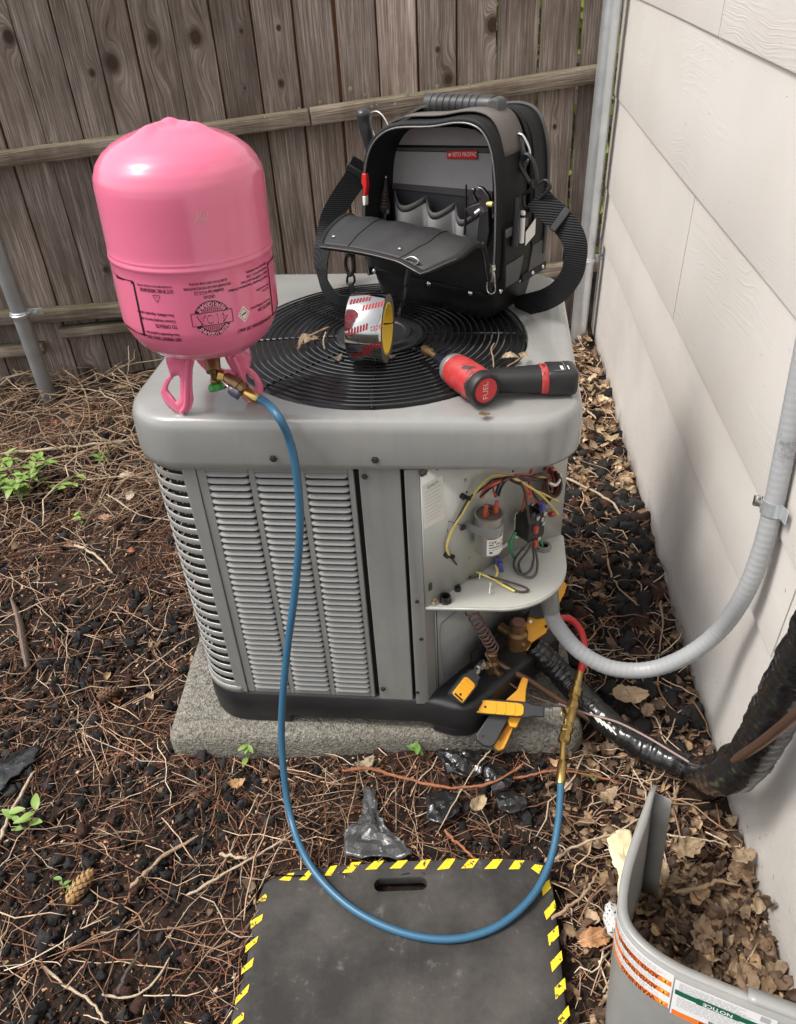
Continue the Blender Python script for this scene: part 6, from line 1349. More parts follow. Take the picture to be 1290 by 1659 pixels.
for d in (.0405, .0665): lines(stk1, sL0 + .006, sL1 - .006, d, 4, .0030)
lines(stk1, sL0 + .006, sL1 - .006, .013, 4, .0030); lines(stk2, sR0 + .006, sR1 - .024, .018, 6, .0030); lines(stk2, sR0 + .006, sR1 - .008, .051, 7, .0034)
patch(sR1 - .020, sR1 - .008, .016, .028, .0024, M_FINE, 'code_square', stk2)
patch(.420, .47, .102, .16, .0018, M_WHT, 'lower_sticker', acp)
# ================================================================ loose things on the ground
M_FILM = mat('black_plastic_film', (.014, .014, .015), .22, 0, .3, 20, .5, 60, .004, .08, coat=.3)
M_FILMG = mat('dusty_plastic_film', (.055, .055, .056), .28, 0, .4, 14, .6, 70, .004, .1, coat=.2, speck=((.30, .30, .29), 30, .62))
def crumple(name, label, px, z0, amp, m, cat, group=None, fr=26):
    O = [onz(x, y, z0) for x, y in px]; O = [O[i] + (O[(i + 1) % len(O)] - O[i]) * k / 4 for i in range(len(O)) for k in range(4)]; c = sum(O) / len(O); n = len(O)
    O = [o + V(*(np.array(mnoise.noise_vector(Vector(o * 90))) * .007)) for o in O]
    rings = []
    for t in (1, .9, .75, .6, .45, .3, .15):
        r = []
        for o in O:
            p = c + (o - c) * t; g = float(gz(p[0], p[1])); q = mnoise.ridged_multi_fractal(Vector((p[0] * fr, p[1] * fr, z0 * 9)), 1.0, 2.1, 4, 1.0, 2.0)
            p[2] = max(g, z0 - .012) + .008 + amp * (q * .62) * (1 - t * .35); r.append(p)
        rings.append(r)
    mb = MB(); mb.add([p for r in rings for p in r] + [rings[-1][0] * .5 + rings[-1][n // 2] * .5], [(i * n + k, i * n + (k + 1) % n, (i + 1) * n + (k + 1) % n, (i + 1) * n + k) for i in range(6) for k in range(n)] + [(6 * n + k, 6 * n + (k + 1) % n, 7 * n) for k in range(n)])
    return tag(mb.build(name, m, smooth=22, solid=.0010), label, cat, group)
crumple('plastic_scrap', 'dusty silvery black plastic scrap beside the top edge of the mat', [(556, 1350), (585, 1330), (588, 1300), (592, 1275), (606, 1280), (612, 1310), (622, 1335), (640, 1352), (668, 1385), (660, 1392), (600, 1394), (560, 1388)], .02, .020, M_FILMG, 'plastic scrap', 'plastic scraps')
crumple('plastic_scrap', 'glossy black plastic scrap tucked under the pad edge', [(708, 1222), (740, 1216), (775, 1220), (790, 1236), (780, 1256), (750, 1262), (722, 1254)], .035, .030, M_FILM, 'plastic scrap', 'plastic scraps')
crumple('plastic_scrap', 'small creased black plastic scrap below the yellow clamp', [(780, 1240), (815, 1244), (832, 1262), (826, 1280), (800, 1284), (784, 1266)], .03, .026, M_FILM, 'plastic scrap', 'plastic scraps')
crumple('plastic_scrap', 'flat black plastic scrap half buried among twigs above the mat', [(690, 1290), (720, 1283), (745, 1290), (742, 1318), (715, 1336), (694, 1328)], .02, .014, M_FILM, 'plastic scrap', 'plastic scraps')
crumple('plastic_scrap', 'ragged black plastic scrap left of the blue hose fitting', [(800, 1288), (830, 1282), (852, 1296), (850, 1316), (828, 1320), (806, 1308)], .02, .018, M_FILM, 'plastic scrap', 'plastic scraps')
crumple('plastic_scrap', 'black plastic strip on the soil at the left edge', [(-60, 1250), (-10, 1232), (40, 1214), (66, 1208), (60, 1232), (20, 1262), (-8, 1288), (-60, 1300)], .012, .012, M_FILM, 'plastic scrap', 'plastic scraps', 14)
crumple('paper_scrap', 'torn pale yellow paper behind the grey metal cover', [(982, 1366), (1000, 1352), (1022, 1345), (1028, 1380), (1022, 1430), (1012, 1470), (1000, 1465), (999, 1420), (990, 1400)], .10, .03, mat('pale_yellow_paper', (.70, .62, .38), .6), 'paper', None, 12)
# weeds
def leafmat(name, c1, c2):
    m, nt, b = newmat(name); n1 = noise_(nt, coord(nt), 40, 4, .6); lk(nt, mixc(nt, n1, c1, c2), b.inputs['Base Color']); b.inputs['Roughness'].default_value = .5
    b.inputs['Subsurface Weight'].default_value = .0; b.inputs['Transmission Weight'].default_value = 0
    return m
M_LEAF = leafmat('weed_leaf', (.08, .17, .03), (.20, .32, .07)); M_LEAFB = leafmat('bright_weed_leaf', (.14, .25, .045), (.26, .37, .09)); M_STEM = plastic('weed_stem', (.20, .22, .07), .6)
def leaf_rows(p, d, up, L, W, curl=.2, fold=.25):
    d = _n(d); s = _n(np.cross(d, up)); nn = np.cross(s, d); rows = []
    for t in np.linspace(0, 1, 7):
        wv = W * (math.sin(math.pi * min(1, t * .93 + .05)) ** .75) * (1 - .25 * t); c = p + d * L * t - nn * curl * L * t * t
        rows.append([c + s * wv / 2 + nn * fold * wv / 2, c, c - s * wv / 2 + nn * fold * wv / 2])
    return rows
def weed(name, label, px, size, nleaf, m, spread=1.0, group='small weeds', stems=1, hgt=1.0, big=1.0):
    base_ = onz(px[0], px[1], 0.0); base_[2] = float(gz(base_[0], base_[1])) + (.0 if len(px) < 3 else px[2])
    t = thing(name, label, 'weed', base_, group)
    for s in range(stems):
        a = random.uniform(0, 6.28); tip = base_ + V(math.cos(a) * size * .5 * spread, math.sin(a) * size * .5 * spread, size * hgt * random.uniform(.6, 1))
        P = catmull([base_ + V(0, 0, -.005), base_ * .5 + tip * .5 + V(0, 0, .1 * size), tip], 4); mb = MB(); mb.tube(P, .0011, 5); mb.build('stem', M_STEM, t)
        for k in range(max(1, nleaf // stems)):
            q = P[random.randint(2, len(P) - 1)] if k else P[-1]; aa = random.uniform(0, 6.28); L = size * random.uniform(.28, .5) * big
            mb = MB(); mb.grid(leaf_rows(q, V(math.cos(aa), math.sin(aa), random.uniform(-.1, .6)), V(0, 0, 1), L, L * .55, random.uniform(.1, .5))); mb.build('leaf', m, t, smooth=60)
weed('weed_plant', 'bushy green weed at the left edge by the dry branches', (40, 800), .15, 110, M_LEAFB, 1.25, 'green weeds', 18, .85, .6)
weed('weed_plant', 'low pale green weed sprig just right of the bushy weed', (95, 790), .10, 16, M_LEAFB, 1.4, 'green weeds', 4, .6, .8)
weed('weed_plant', 'bright green seedling at the pad front, left of the hose', (398, 1228), .075, 6, M_LEAFB, .35, 'green weeds', 1, 1.0, .8)
weed('weed_plant', 'small leafy seedling at the middle of the pad front', (672, 1228), .055, 6, M_LEAF, .4, 'green weeds', 1, .9)
weed('weed_plant', 'yellow green seedling below the black plastic strip at left', (42, 1345), .09, 8, M_LEAFB, .8, 'green weeds', 2, .7, .9)
weed('weed_plant', 'tiny green sprout left of the louvered corner of the unit', (136, 842), .06, 6, M_LEAFB, .8, 'green weeds', 2, .6)
weed('weed_plant', 'small green sprout between branches under the pink cylinder', (180, 752), .08, 8, M_LEAF, 1.0, 'green weeds', 2, .6)
weed('weed_plant', 'tiny green leaf sprout beside the brass tee, right of the hose', (962, 1262), .04, 4, M_LEAF, .8, 'green weeds', 1, .6)
weed('weed_plant', 'wispy grass green sprout near the pine cone', (105, 1448), .04, 6, M_LEAF, .9, 'green weeds', 2, .6)
# pine cones
def cone(label, px, d, L, m):
    c = onz(*px, .02); d = _n(d); Mx = axes_to(d); t = thing('pine_cone', label, 'pine cone', c * V(1, 1, 0), 'pine cones'); mb = MB()
    mb.lathe([(.001, -L / 2), (.008, -L * .45), (.011, -L * .2), (.0105, L * .1), (.007, L * .38), (.001, L / 2)], 12, Mx, c); mb.build('core', m, t)
    mb = MB()
    for i in range(70):
        f_ = i / 70; a = i * 2.39996; z = (-.47 + .94 * f_) * L; r = np.interp(f_, [0, .15, .45, .75, 1], [.008, .0145, .017, .0135, .003]); e = Mx @ V(math.cos(a), math.sin(a), 0); s_ = Mx @ V(-math.sin(a), math.cos(a), 0); q = c + e * r + d * z
        mb.add([q + s_ * .0048, q + d * .0068 + e * .0015, q - s_ * .0048, q - d * .005 - e * .003, q + e * .0012 + d * .001], [(0, 1, 4), (1, 2, 4), (2, 3, 4), (3, 0, 4)])
    o = mb.build('cone_scales', m, t, smooth=0); o['kind'] = 'stuff'
cone('tan pine cone lying on black gravel left of the mat', (130, 1436), ray(150, 1400) * 0 + V(.35, .9, .1), .072, mat('tan_cone', (.34, .20, .08), .7, 0, .3, 60))
cone('dark brown pine cone in the needles left of the pad', (175, 1123), V(.8, .5, .1), .05, mat('dark_cone', (.12, .06, .03), .75, 0, .3, 60))
# sticks, roots and bark one can point at
def stickmat(name, c): return mat(name, c, .8, 0, .45, 90, .9, 260, .003)
M_S1, M_S2, M_S3, M_S4 = stickmat('pale_stick', (.46, .36, .25)), stickmat('tan_stick', (.34, .23, .14)), stickmat('dark_stick', (.075, .055, .045)), stickmat('red_root', (.30, .11, .05))
def stick(label, pts, r, m, name='stick', cat='stick', group='fallen sticks'):
    P = catmull([onz(x, y, z) for x, y, z in pts], 6); r *= .72; P = [p + V(0, 0, max(0, float(gz(p[0], p[1])) + r * .6 - p[2])) + V(*RNG.normal(0, r * .35, 3)) for p in P]; n = len(P)
    mb = MB(); mb.tube(P, np.interp(np.linspace(0, 1, n), [0, .1, .85, 1], [.7, 1, .75, .3]) * r * (1 + RNG.normal(0, .12, n)), 7); return tag(mb.build(name, m, smooth=60), label, cat, group)
stick('thick pale branch lying left of the unit under the cylinder', [(0, 736, .03), (70, 728, .035), (150, 720, .03), (222, 712, .03)], .0095, M_S1)
stick('forked tan branch just below the thick pale branch', [(30, 758, .03), (95, 742, .03), (150, 728, .035), (205, 722, .03)], .0075, M_S2)
stick('long pale twig standing up against the fence by the cylinder', [(187, 592, .06), (205, 612, .03), (218, 640, .03), (226, 660, .02)], .005, M_S1)
stick('thin pale twig leaning on the fence left of the cylinder base', [(208, 560, .14), (209, 590, .10), (205, 612, .05)], .003, M_S1)
stick('curved dry vine in front of the left fence post', [(105, 600, .06), (130, 620, .04), (142, 650, .03), (145, 690, .02)], .004, M_S2)
stick('pale knobbly stick on the soil left of the louvers', [(118, 884, .02), (135, 888, .024), (160, 904, .022), (182, 928, .016)], .0065, M_S1)
stick('pale stick pointing up at the left edge above the seedling', [(0, 1358, .02), (22, 1310, .02), (40, 1275, .02), (57, 1248, .02)], .006, M_S1)
stick('long straight tan stick pointing at the left corner of the mat', [(302, 1452, .016), (360, 1418, .02), (420, 1384, .02), (478, 1350, .02)], .0038, M_S1)
stick('brown split stick in the gravel left of the mat', [(212, 1436, .016), (240, 1410, .018), (275, 1380, .02), (322, 1354, .02)], .0062, M_S2)
stick('dark bent stick in the gravel at the bottom left', [(192, 1612, .014), (205, 1580, .02), (222, 1545, .02), (226, 1508, .016)], .0055, M_S3)
stick('short pale cut stick left of the blue hose bend', [(355, 1384, .02), (378, 1388, .02), (402, 1390, .018)], .005, M_S1)
stick('white curved twig at the bottom left of the picture', [(70, 1565, .014), (110, 1600, .02), (150, 1625, .02), (172, 1662, .016)], .004, M_S1)
stick('pale curved twig near the bottom edge beside the mat', [(165, 1612, .014), (210, 1616, .018), (245, 1596, .018), (280, 1545, .016)], .0034, M_S1)
stick('reddish root running along the front of the pad', [(555, 1250, .03), (600, 1245, .035), (660, 1262, .04), (730, 1275, .045), (790, 1270, .045), (835, 1248, .05), (848, 1235, .05)], .0052, M_S4, 'root', 'root', 'roots')
stick('thinner red root beneath the blue hose ferrule', [(820, 1262, .03), (860, 1256, .035), (905, 1248, .035), (960, 1256, .03), (1010, 1270, .03)], .004, M_S4, 'root', 'root', 'roots')
stick('pale twig leaning from the clamp to the black scraps', [(795, 1215, .06), (770, 1245, .05), (745, 1285, .04), (705, 1355, .02)], .0022, M_S1)
stick('reddish broken twig above the right end of the mat stripes', [(720, 1345, .03), (745, 1370, .03), (772, 1392, .03)], .005, M_S4)
stick('pale forked twig right of the blue hose bend', [(895, 1395, .02), (935, 1370, .03), (990, 1352, .03), (1040, 1325, .03)], .004, M_S1)
stick('bent brown twig by the right edge of the mat', [(893, 1490, .03), (925, 1466, .03), (955, 1440, .03), (968, 1412, .02)], .0052, M_S2)
stick('pale stick crossing the dark gravel right of the unit', [(905, 768, .03), (950, 790, .03), (990, 812, .03), (1008, 838, .02)], .006, M_S1)
stick('short white stick in the leaves behind the driver battery', [(945, 660, .02), (955, 668, .02), (966, 678, .02)], .006, M_S1)
stick('grey brown branch lying in the leaves inside the grey cover', [(1095, 1446, .05), (1130, 1440, .06), (1165, 1428, .06), (1200, 1434, .05)], .006, M_S2)
stick('thick brown stick leaning on leaves below the black pipe', [(1062, 1340, .03), (1078, 1312, .035), (1092, 1290, .03), (1102, 1272, .02)], .0068, M_S2)
stick('long thin pale twig across the leaves beside the grey cover', [(1066, 1350, .04), (1105, 1356, .045), (1150, 1362, .045), (1182, 1370, .04)], .0028, M_S1)
stick('dry twig against the wall right of the conduit bend', [(1190, 1195, .02), (1196, 1160, .08), (1202, 1130, .14), (1208, 1115, .17)], .002, M_S4)
stick('brown branch in the dark strip between unit and wall', [(984, 905, .02), (992, 935, .025), (1015, 965, .025), (1050, 990, .02)], .0045, M_S2)
stick('curved twig below the conduit loop', [(1070, 975, .02), (1074, 1010, .02), (1068, 1060, .02), (1066, 1110, .03)], .0038, M_S2)
mb = MB(); P = catmull([onz(x, y, .02) for x, y in ((18, 970), (30, 1000), (38, 1040), (46, 1085))], 6); mb.tube(P, np.interp(np.linspace(0, 1, len(P)), [0, .3, .7, 1], [.006, .018, .020, .012]) * (1 + RNG.normal(0, .12, len(P))), 9, ell=.5); tag(mb.build('bark_piece', stickmat('brown_bark', (.16, .11, .085)), smooth=40), 'rough brown piece of bark on the soil at the left', 'bark')
mb = MB(); c = onz(994, 1492, .03); bm = bmesh.new(); bmesh.ops.create_icosphere(bm, subdivisions=3, radius=.022); vv = [np.array(v.co) for v in bm.verts]; ff = [tuple(v.index for v in f.verts) for f in bm.faces]; bm.free()
mb.add([c + p * V(.7, 1.3, .7) * (1 + .5 * mnoise.noise(Vector(p * 70)) + .25 * mnoise.noise(Vector(p * 190))) for p in vv], ff); tag(mb.build('speckled_stone', mat('speckled_white_stone', (.55, .55, .53), .6, 0, .1, 30, .3, 120, .001, speck=((.03, .03, .03), 230, .56)), smooth=70), 'white stone with black specks left of the grey cover', 'stone')
# ================================================================ scatter: gravel, needles, twigs, chips, leaf litter
def rotm(yaw, pitch, roll):
    cy, sy, cp, sp, cr, sr = np.cos(yaw), np.sin(yaw), np.cos(pitch), np.sin(pitch), np.cos(roll), np.sin(roll)
    return np.stack([np.stack([cy * cp, cy * sp * sr - sy * cr, cy * sp * cr + sy * sr], -1), np.stack([sy * cp, sy * sp * sr + cy * cr, sy * sp * cr - cy * sr], -1), np.stack([-sp, cp * sr, cp * cr], -1)], -2)
def scatter(name, temps, pos, yaw, pitch, roll, scale, cols, m, label, cat=None, smooth=True):
    n = len(pos); M = rotm(yaw, pitch, roll); pick = RNG.integers(0, len(temps), n)
    scale = np.asarray(scale); scale = np.repeat(scale[:, None], 3, 1) if scale.ndim == 1 else scale
    Vs, Fs, Cs = [], [], []; off = 0
    for k, (tv, tf) in enumerate(temps):
        idx = np.nonzero(pick == k)[0]
        if not len(idx): continue
        W = np.einsum('nij,nvj->nvi', M[idx], tv[None] * scale[idx][:, None]) + pos[idx][:, None]
        F_ = tf[None] + (np.arange(len(idx)) * len(tv))[:, None, None] + off
        Vs.append(W.reshape(-1, 3)); Fs.append(F_.reshape(-1, 3)); Cs.append(np.repeat(cols[idx], len(tv), 0)); off += len(idx) * len(tv)
    Vv = np.concatenate(Vs); Ff = np.concatenate(Fs); Cc = np.concatenate(Cs)
    me = bpy.data.meshes.new(name); me.vertices.add(len(Vv)); me.vertices.foreach_set('co', Vv.ravel().astype(np.float32))
    me.loops.add(Ff.size); me.loops.foreach_set('vertex_index', Ff.ravel().astype(np.int32)); me.polygons.add(len(Ff)); me.polygons.foreach_set('loop_start', np.arange(0, Ff.size, 3, dtype=np.int32))
    me.update(calc_edges=True); a = me.attributes.new('col', 'FLOAT_COLOR', 'POINT'); a.data.foreach_set('color', np.concatenate([Cc, np.ones((len(Cc), 1))], 1).ravel().astype(np.float32))
    me.materials.append(m)
    if smooth: me.shade_smooth()
    o = bpy.data.objects.new(name, me); COL.objects.link(o); tag(o, label, cat, None, 'stuff'); return o
def tri(f): return np.array([(q[0], q[i], q[i + 1]) for q in f for i in range(1, len(q) - 1)])
def t_strand(n, kink, seg=3):
    P = np.stack([np.linspace(-.5, .5, n), np.cumsum(RNG.normal(0, kink, n)), np.cumsum(RNG.normal(0, kink * .35, n))], 1); P[:, 1:] -= np.linspace(0, 1, n)[:, None] * (P[-1, 1:] - P[0, 1:])[None] + P[0, 1:]
    mb = MB(); mb.tube(P, np.interp(np.linspace(0, 1, n), [0, .2, .8, 1], [.8, 1, .9, .4]) * .01, seg); return np.array(mb.v), tri(mb.f)
def unit_thick(t, k):                                    # thickness of a strand template in its own y/z
    v = t[0].copy(); return v, t[1]
RSUB = 1
def t_rock(rough=.95, squash=.72):
    bm = bmesh.new(); bmesh.ops.create_icosphere(bm, subdivisions=RSUB, radius=1); s = Vector(RNG.normal(0, 9, 3))
    v = np.array([np.array(q.co) * (1 + rough * mnoise.noise(q.co * 1.3 + s) + rough * .75 * mnoise.noise(q.co * 3.4 + s) + rough * .35 * mnoise.noise(q.co * 7 + s)) for q in bm.verts]) * V(1, .85, squash); f = np.array([[w_.index for w_ in q.verts] for q in bm.faces]); bm.free(); return v, f
def t_chip():
    mb = MB(); mb.box((0, 0, 0), (1, .55, .22)); v = np.array(mb.v) + RNG.normal(0, .11, (8, 3)) * V(1, 1, .4); return v, tri(mb.f)
def t_leaf(curl, fold, tw, lobed=False):
    rows = []
    for t in np.linspace(0, 1, 7):
        wv = .62 * math.sin(math.pi * min(1, t * .92 + .06)) ** .7 * (1 + (.10 * math.sin(t * 22) if lobed else 0) + .10 * RNG.normal()); x = t - .5
        z0 = curl * (x * x * 1.6) ; row = []
        for s in (-1, -.5, 0, .5, 1): row.append(V(x, s * wv / 2 + tw * x * x, z0 + fold * abs(s) * wv / 2 + .05 * RNG.normal() * (abs(s) > .6) + tw * s * x * .5))
        rows.append(row)
    mb = MB(); mb.grid(rows); v = np.array(mb.v); return v, tri(mb.f)
def blocked(p):
    x, y = p[:, 0], p[:, 1]
    d = p - o0; a = d @ pdx; b_ = d @ pdy
    pad = (a > -.004) & (a < W_ + .004) & (b_ > -.004) & (b_ < .865)
    ma = (x > -.40) & (x < .172) & (y < .80 + (x + .39) * .065) & (y > .2)
    return pad | ma | (x > .534) | ((x > .45) & (y > .985) & (y < 1.06))
def vis(p, mx=120):
    q = (p - CAMP) @ RC.T; u = CX + F * q[:, 0] / q[:, 2]; v = CY + F * q[:, 1] / q[:, 2]; return (u > -mx) & (u < 1290 + mx) & (v > 300) & (v < 1659 + mx)
def spots(n, x0, x1, y0, y1, dens=None, maxn=None):
    out = []; tot = 0
    while tot < n:
        k = n * 3; p = np.stack([RNG.uniform(x0, x1, k), RNG.uniform(y0, y1, k), np.zeros(k)], 1); ok = ~blocked(p) & vis(p)
        if dens is not None: ok &= RNG.random(k) < dens(p[:, 0], p[:, 1])
        p = p[ok]; out.append(p); tot += len(p)
    p = np.concatenate(out)[:n]; p[:, 2] = gz(p[:, 0], p[:, 1]); return p
def clump(f1=2.3, th=.0, ph=0): return lambda x, y: np.clip(.5 + .55 * np.sin(f1 * 2.1 * x + 1.7 + ph + 1.3 * np.sin(3 * y)) * np.cos(f1 * 2.6 * y - .6 + 1.5 * np.sin(2.4 * x + ph)) + .25 * np.sin(9 * x - 7 * y + ph) - th, .04, 1)
def pal(n, cs, j=.18): c = np.array(cs)[RNG.integers(0, len(cs), n)]; return c * (1 + RNG.normal(0, j, (n, 1)))
U_ = RNG.uniform
M_ROCK = mat_attr('lava_rock', .72, .5, 220, 1.0, 330, .3, .004); M_STRW = mat_attr('dry_plant', .75, .25, 90, .3); M_DLEAF = mat_attr('dry_leaf', .62, .5, 90, .6, 220)
BLK = [(.010, .0095, .0095), (.016, .015, .015), (.022, .020, .020), (.030, .028, .027), (.012, .011, .011), (.05, .022, .015)]
RSUB = 2; rocks = [t_rock(.95) for _ in range(8)]; n = 2300; p = spots(n, -2.4, .16, .30, 2.6, clump(2.2, .12)); s = .006 + .0125 * RNG.random(n) ** 2.6; p[:, 2] += s * .45
scatter('lava_gravel', rocks, p, U_(0, 6.3, n), U_(0, 6.3, n), U_(0, 6.3, n), s, pal(n, BLK), M_ROCK, 'black lava gravel scattered over the soil', 'gravel', False)
RSUB = 1; rocks = [t_rock(1.0) for _ in range(8)]; n = 6500; p = spots(n, -2.4, .16, .30, 2.6, clump(2.2, -.1)); s = .0025 + .005 * RNG.random(n); p[:, 2] += s * .4
scatter('lava_crumbs', rocks, p, U_(0, 6.3, n), U_(0, 6.3, n), U_(0, 6.3, n), s, pal(n, BLK + [(.05, .03, .022), (.035, .022, .017)]), M_ROCK, 'fine black crumbs of lava rock between the gravel', 'gravel', False)
RSUB = 2; rocks = [t_rock(.7) for _ in range(7)]; n = 520; p = spots(n, .24, .535, 1.1, 3.2, lambda x, y: np.clip(1.25 - np.abs(y - 1.55) * .85, .08, 1)); s = .010 + .021 * RNG.random(n) ** 1.8; p[:, 2] += s * .3
scatter('lava_gravel', rocks, p, U_(0, 6.3, n), U_(0, 6.3, n), U_(0, 6.3, n), s, pal(n, BLK), M_ROCK, 'large black lava gravel between the unit and the wall', 'gravel', False)
chips = [t_chip() for _ in range(6)]; n = 19000; p = spots(n, -2.4, .535, .30, 2.9, None); s = .0022 + .007 * RNG.random(n) ** 2.2; p[:, 2] += s * .4 + .001
scatter('wood_chips', chips, p, U_(0, 6.3, n), RNG.normal(0, .4, n), RNG.normal(0, .5, n), s, pal(n, [(.18, .07, .034), (.30, .13, .065), (.44, .26, .15), (.10, .04, .025), (.54, .38, .25), (.07, .035, .02), (.36, .16, .08)]), M_STRW, 'brown wood chips and bark crumbs over the soil', 'wood chips', False)
def strands(name, n, box, dens, Lr, thr, cols, label, lift=.006, tilt=.10, kink=.05, npt=5, seg=3, hz=None):
    T = [t_strand(npt, kink, seg) for _ in range(14)]; p = spots(n, *box, dens); L = Lr[0] + (Lr[1] - Lr[0]) * RNG.random(n) ** 1.7; th = U_(*thr, n)
    p[:, 2] += lift * RNG.random(n) + th + (0 if hz is None else hz(p) * RNG.random(n))
    sc_ = np.stack([L, L * 0 + 1, L * 0 + 1], 1)
    # templates have .01 thick strands and kinks as a fraction of length: rescale both
    T2 = []
    for v, f in T: T2.append((v, f))
    yaw = U_(0, 6.3, n); M = None
    # thickness handled by scaling y,z to th/.01 and putting back the bend through a second template set
    kb = [np.array(v) for v, _ in T]
    o = []
    pick = RNG.integers(0, len(T), n); Mx = rotm(yaw, RNG.normal(0, tilt, n), U_(-.5, .5, n))
    Vs, Fs, Cs = [], [], []; off = 0; col = pal(n, cols)
    for k, (v, f) in enumerate(T):
        idx = np.nonzero(pick == k)[0]
        if not len(idx): continue
        cen = v.reshape(npt, seg, 3).mean(1, keepdims=True); loc = (v.reshape(npt, seg, 3) - cen)
        W = (cen[None] * L[idx][:, None, None, None] + loc[None] * (th[idx] / .01)[:, None, None, None]).reshape(len(idx), -1, 3)
        W = np.einsum('nij,nvj->nvi', Mx[idx], W) + p[idx][:, None]
        W[:, :, 0] = np.minimum(W[:, :, 0], WX + .0 - .001)
        g = gz(W[:, :, 0], W[:, :, 1]); W[:, :, 2] = np.maximum(W[:, :, 2], g + .0005)
        Vs.append(W.reshape(-1, 3)); Fs.append((f[None] + (np.arange(len(idx)) * len(v))[:, None, None] + off).reshape(-1, 3)); Cs.append(np.repeat(col[idx], len(v), 0)); off += len(idx) * len(v)
    Vv, Ff, Cc = np.concatenate(Vs), np.concatenate(Fs), np.concatenate(Cs)
    # keep strands off pad and mat tops: lift whatever crosses them
    on = blocked(Vv * V(1, 1, 0)) & (Vv[:, 0] < .53)
    d = Vv - o0; onpad = ((d @ pdx) > -.004) & ((d @ pdx) < W_ + .004) & ((d @ pdy) > -.004) & ((d @ pdy) < .865)
    Vv[on & ~onpad, 2] = np.maximum(Vv[on & ~onpad, 2], MZ + .003)
    mi_ = (Vv[:, 0] > -.385) & (Vv[:, 0] < .155) & (Vv[:, 1] < .785 + (Vv[:, 0] + .39) * .065) & (Vv[:, 1] > .2); bad = ((onpad & on) | mi_)[Ff].any(1); Ff = Ff[~bad]
    me = bpy.data.meshes.new(name); me.vertices.add(len(Vv)); me.vertices.foreach_set('co', Vv.ravel().astype(np.float32)); me.loops.add(Ff.size); me.loops.foreach_set('vertex_index', Ff.ravel().astype(np.int32)); me.polygons.add(len(Ff)); me.polygons.foreach_set('loop_start', np.arange(0, Ff.size, 3, dtype=np.int32)); me.update(calc_edges=True)
    a = me.attributes.new('col', 'FLOAT_COLOR', 'POINT'); a.data.foreach_set('color', np.concatenate([Cc, np.ones((len(Cc), 1))], 1).ravel().astype(np.float32)); me.materials.append(M_STRW); me.shade_smooth()
    ob = bpy.data.objects.new(name, me); COL.objects.link(ob); tag(ob, label, name.replace('_', ' '), None, 'stuff'); return ob
NEED = [(.21, .10, .058), (.28, .15, .09), (.13, .055, .034), (.42, .28, .19), (.52, .39, .28), (.23, .105, .06), (.10, .05, .034)]
TWIG = [(.50, .37, .25), (.42, .29, .19), (.30, .18, .11), (.58, .46, .34), (.20, .11, .065)]
left = (-2.4, .16, .30, 2.8)
strands('pine_needles', 11500, left, clump(1.9, -.05, 2), (.015, .12), (.0005, .0012), NEED, 'brown pine needles strewn over the left and front soil', .012, .10, .035, 4)
strands('dry_twigs', 1350, left, clump(1.6, -.15, 4), (.05, .28), (.0007, .0015), TWIG + NEED, 'thin dry twigs lying across the soil at the left', .024, .06, .035, 7, 4)
strands('dry_vines', 430, (-2.4, -.62, 1.95, 2.95), None, (.15, .60), (.0011, .0028), [(.36, .27, .18), (.28, .19, .12), (.42, .33, .235), (.20, .125, .075), (.16, .095, .055)], 'tangle of pale dry vines along the foot of the fence', .05, .16, .06, 9, 4, lambda q: .06 * np.clip((q[:, 1] - 2.0) * 2, 0, 1))
strands('pine_needles', 2600, (.18, .535, .45, 3.2), None, (.02, .10), (.0006, .0013), NEED + TWIG, 'fine needles between the unit and the wall', .016, .12, .04, 4)
strands('dry_twigs', 460, (.18, .535, .45, 3.2), None, (.06, .26), (.0010, .0022), TWIG, 'thin twigs between the unit and the wall', .03, .12, .08, 7, 4)
lt = [t_leaf(c, f, w_, l) for c, f, w_, l in ((1.6, .5, .3, 0), (-1.2, .8, -.5, 0), (.5, .3, .2, 0), (-.4, .5, -.2, 0), (.9, -.3, .3, 0), (.2, .7, 0, 1), (-.7, .2, .4, 0), (.4, .9, -.3, 0), (1.1, .1, .5, 0), (.1, .15, .1, 1))]
LC = [(.15, .095, .057), (.20, .132, .08), (.11, .066, .04), (.26, .185, .118), (.08, .047, .03), (.29, .19, .105), (.055, .034, .023)]
def leaves(n, box, dens, sr, label, lift=.02, cols=LC):
    p = spots(n, *box, dens); s = sr[0] + (sr[1] - sr[0]) * RNG.random(n) ** 1.5; p[:, 2] += .004 + lift * RNG.random(n); p[:, 0] = np.minimum(p[:, 0], WX - .4 * s)
    sc3 = np.stack([s, s * U_(.7, 1.2, n), s * U_(.6, 1.1, n)], 1)
    return scatter('leaf_litter', lt, p, U_(0, 6.3, n), RNG.normal(0, .35, n), RNG.normal(0, .4, n), sc3, pal(n, cols, .25), M_DLEAF, label, 'leaf litter')
leaves(1900, (.27, .535, .42, .86), None, (.009, .042), 'curled brown leaf litter inside the grey cover', .035)
leaves(700, (.17, .535, .55, 1.18), None, (.008, .036), 'brown leaf litter around the brass tee and pipes', .02)
leaves(380, (.25, .535, 1.1, 2.2), None, (.014, .045), 'dull leaf litter in the dark strip by the wall', .014, [(.14, .09, .055), (.20, .13, .08), (.09, .055, .035)])
leaves(520, (.15, .535, 2.1, 3.3), None, (.02, .06), 'tan leaf litter at the far end by the fence post', .03, [(.36, .25, .15), (.44, .33, .20), (.28, .18, .10), (.20, .13, .08)])
leaves(260, (-2.4, .16, .45, 2.8), None, (.010, .035), 'scattered dry leaf bits on the left soil', .008, LC + [(.42, .30, .19), (.30, .12, .06)])
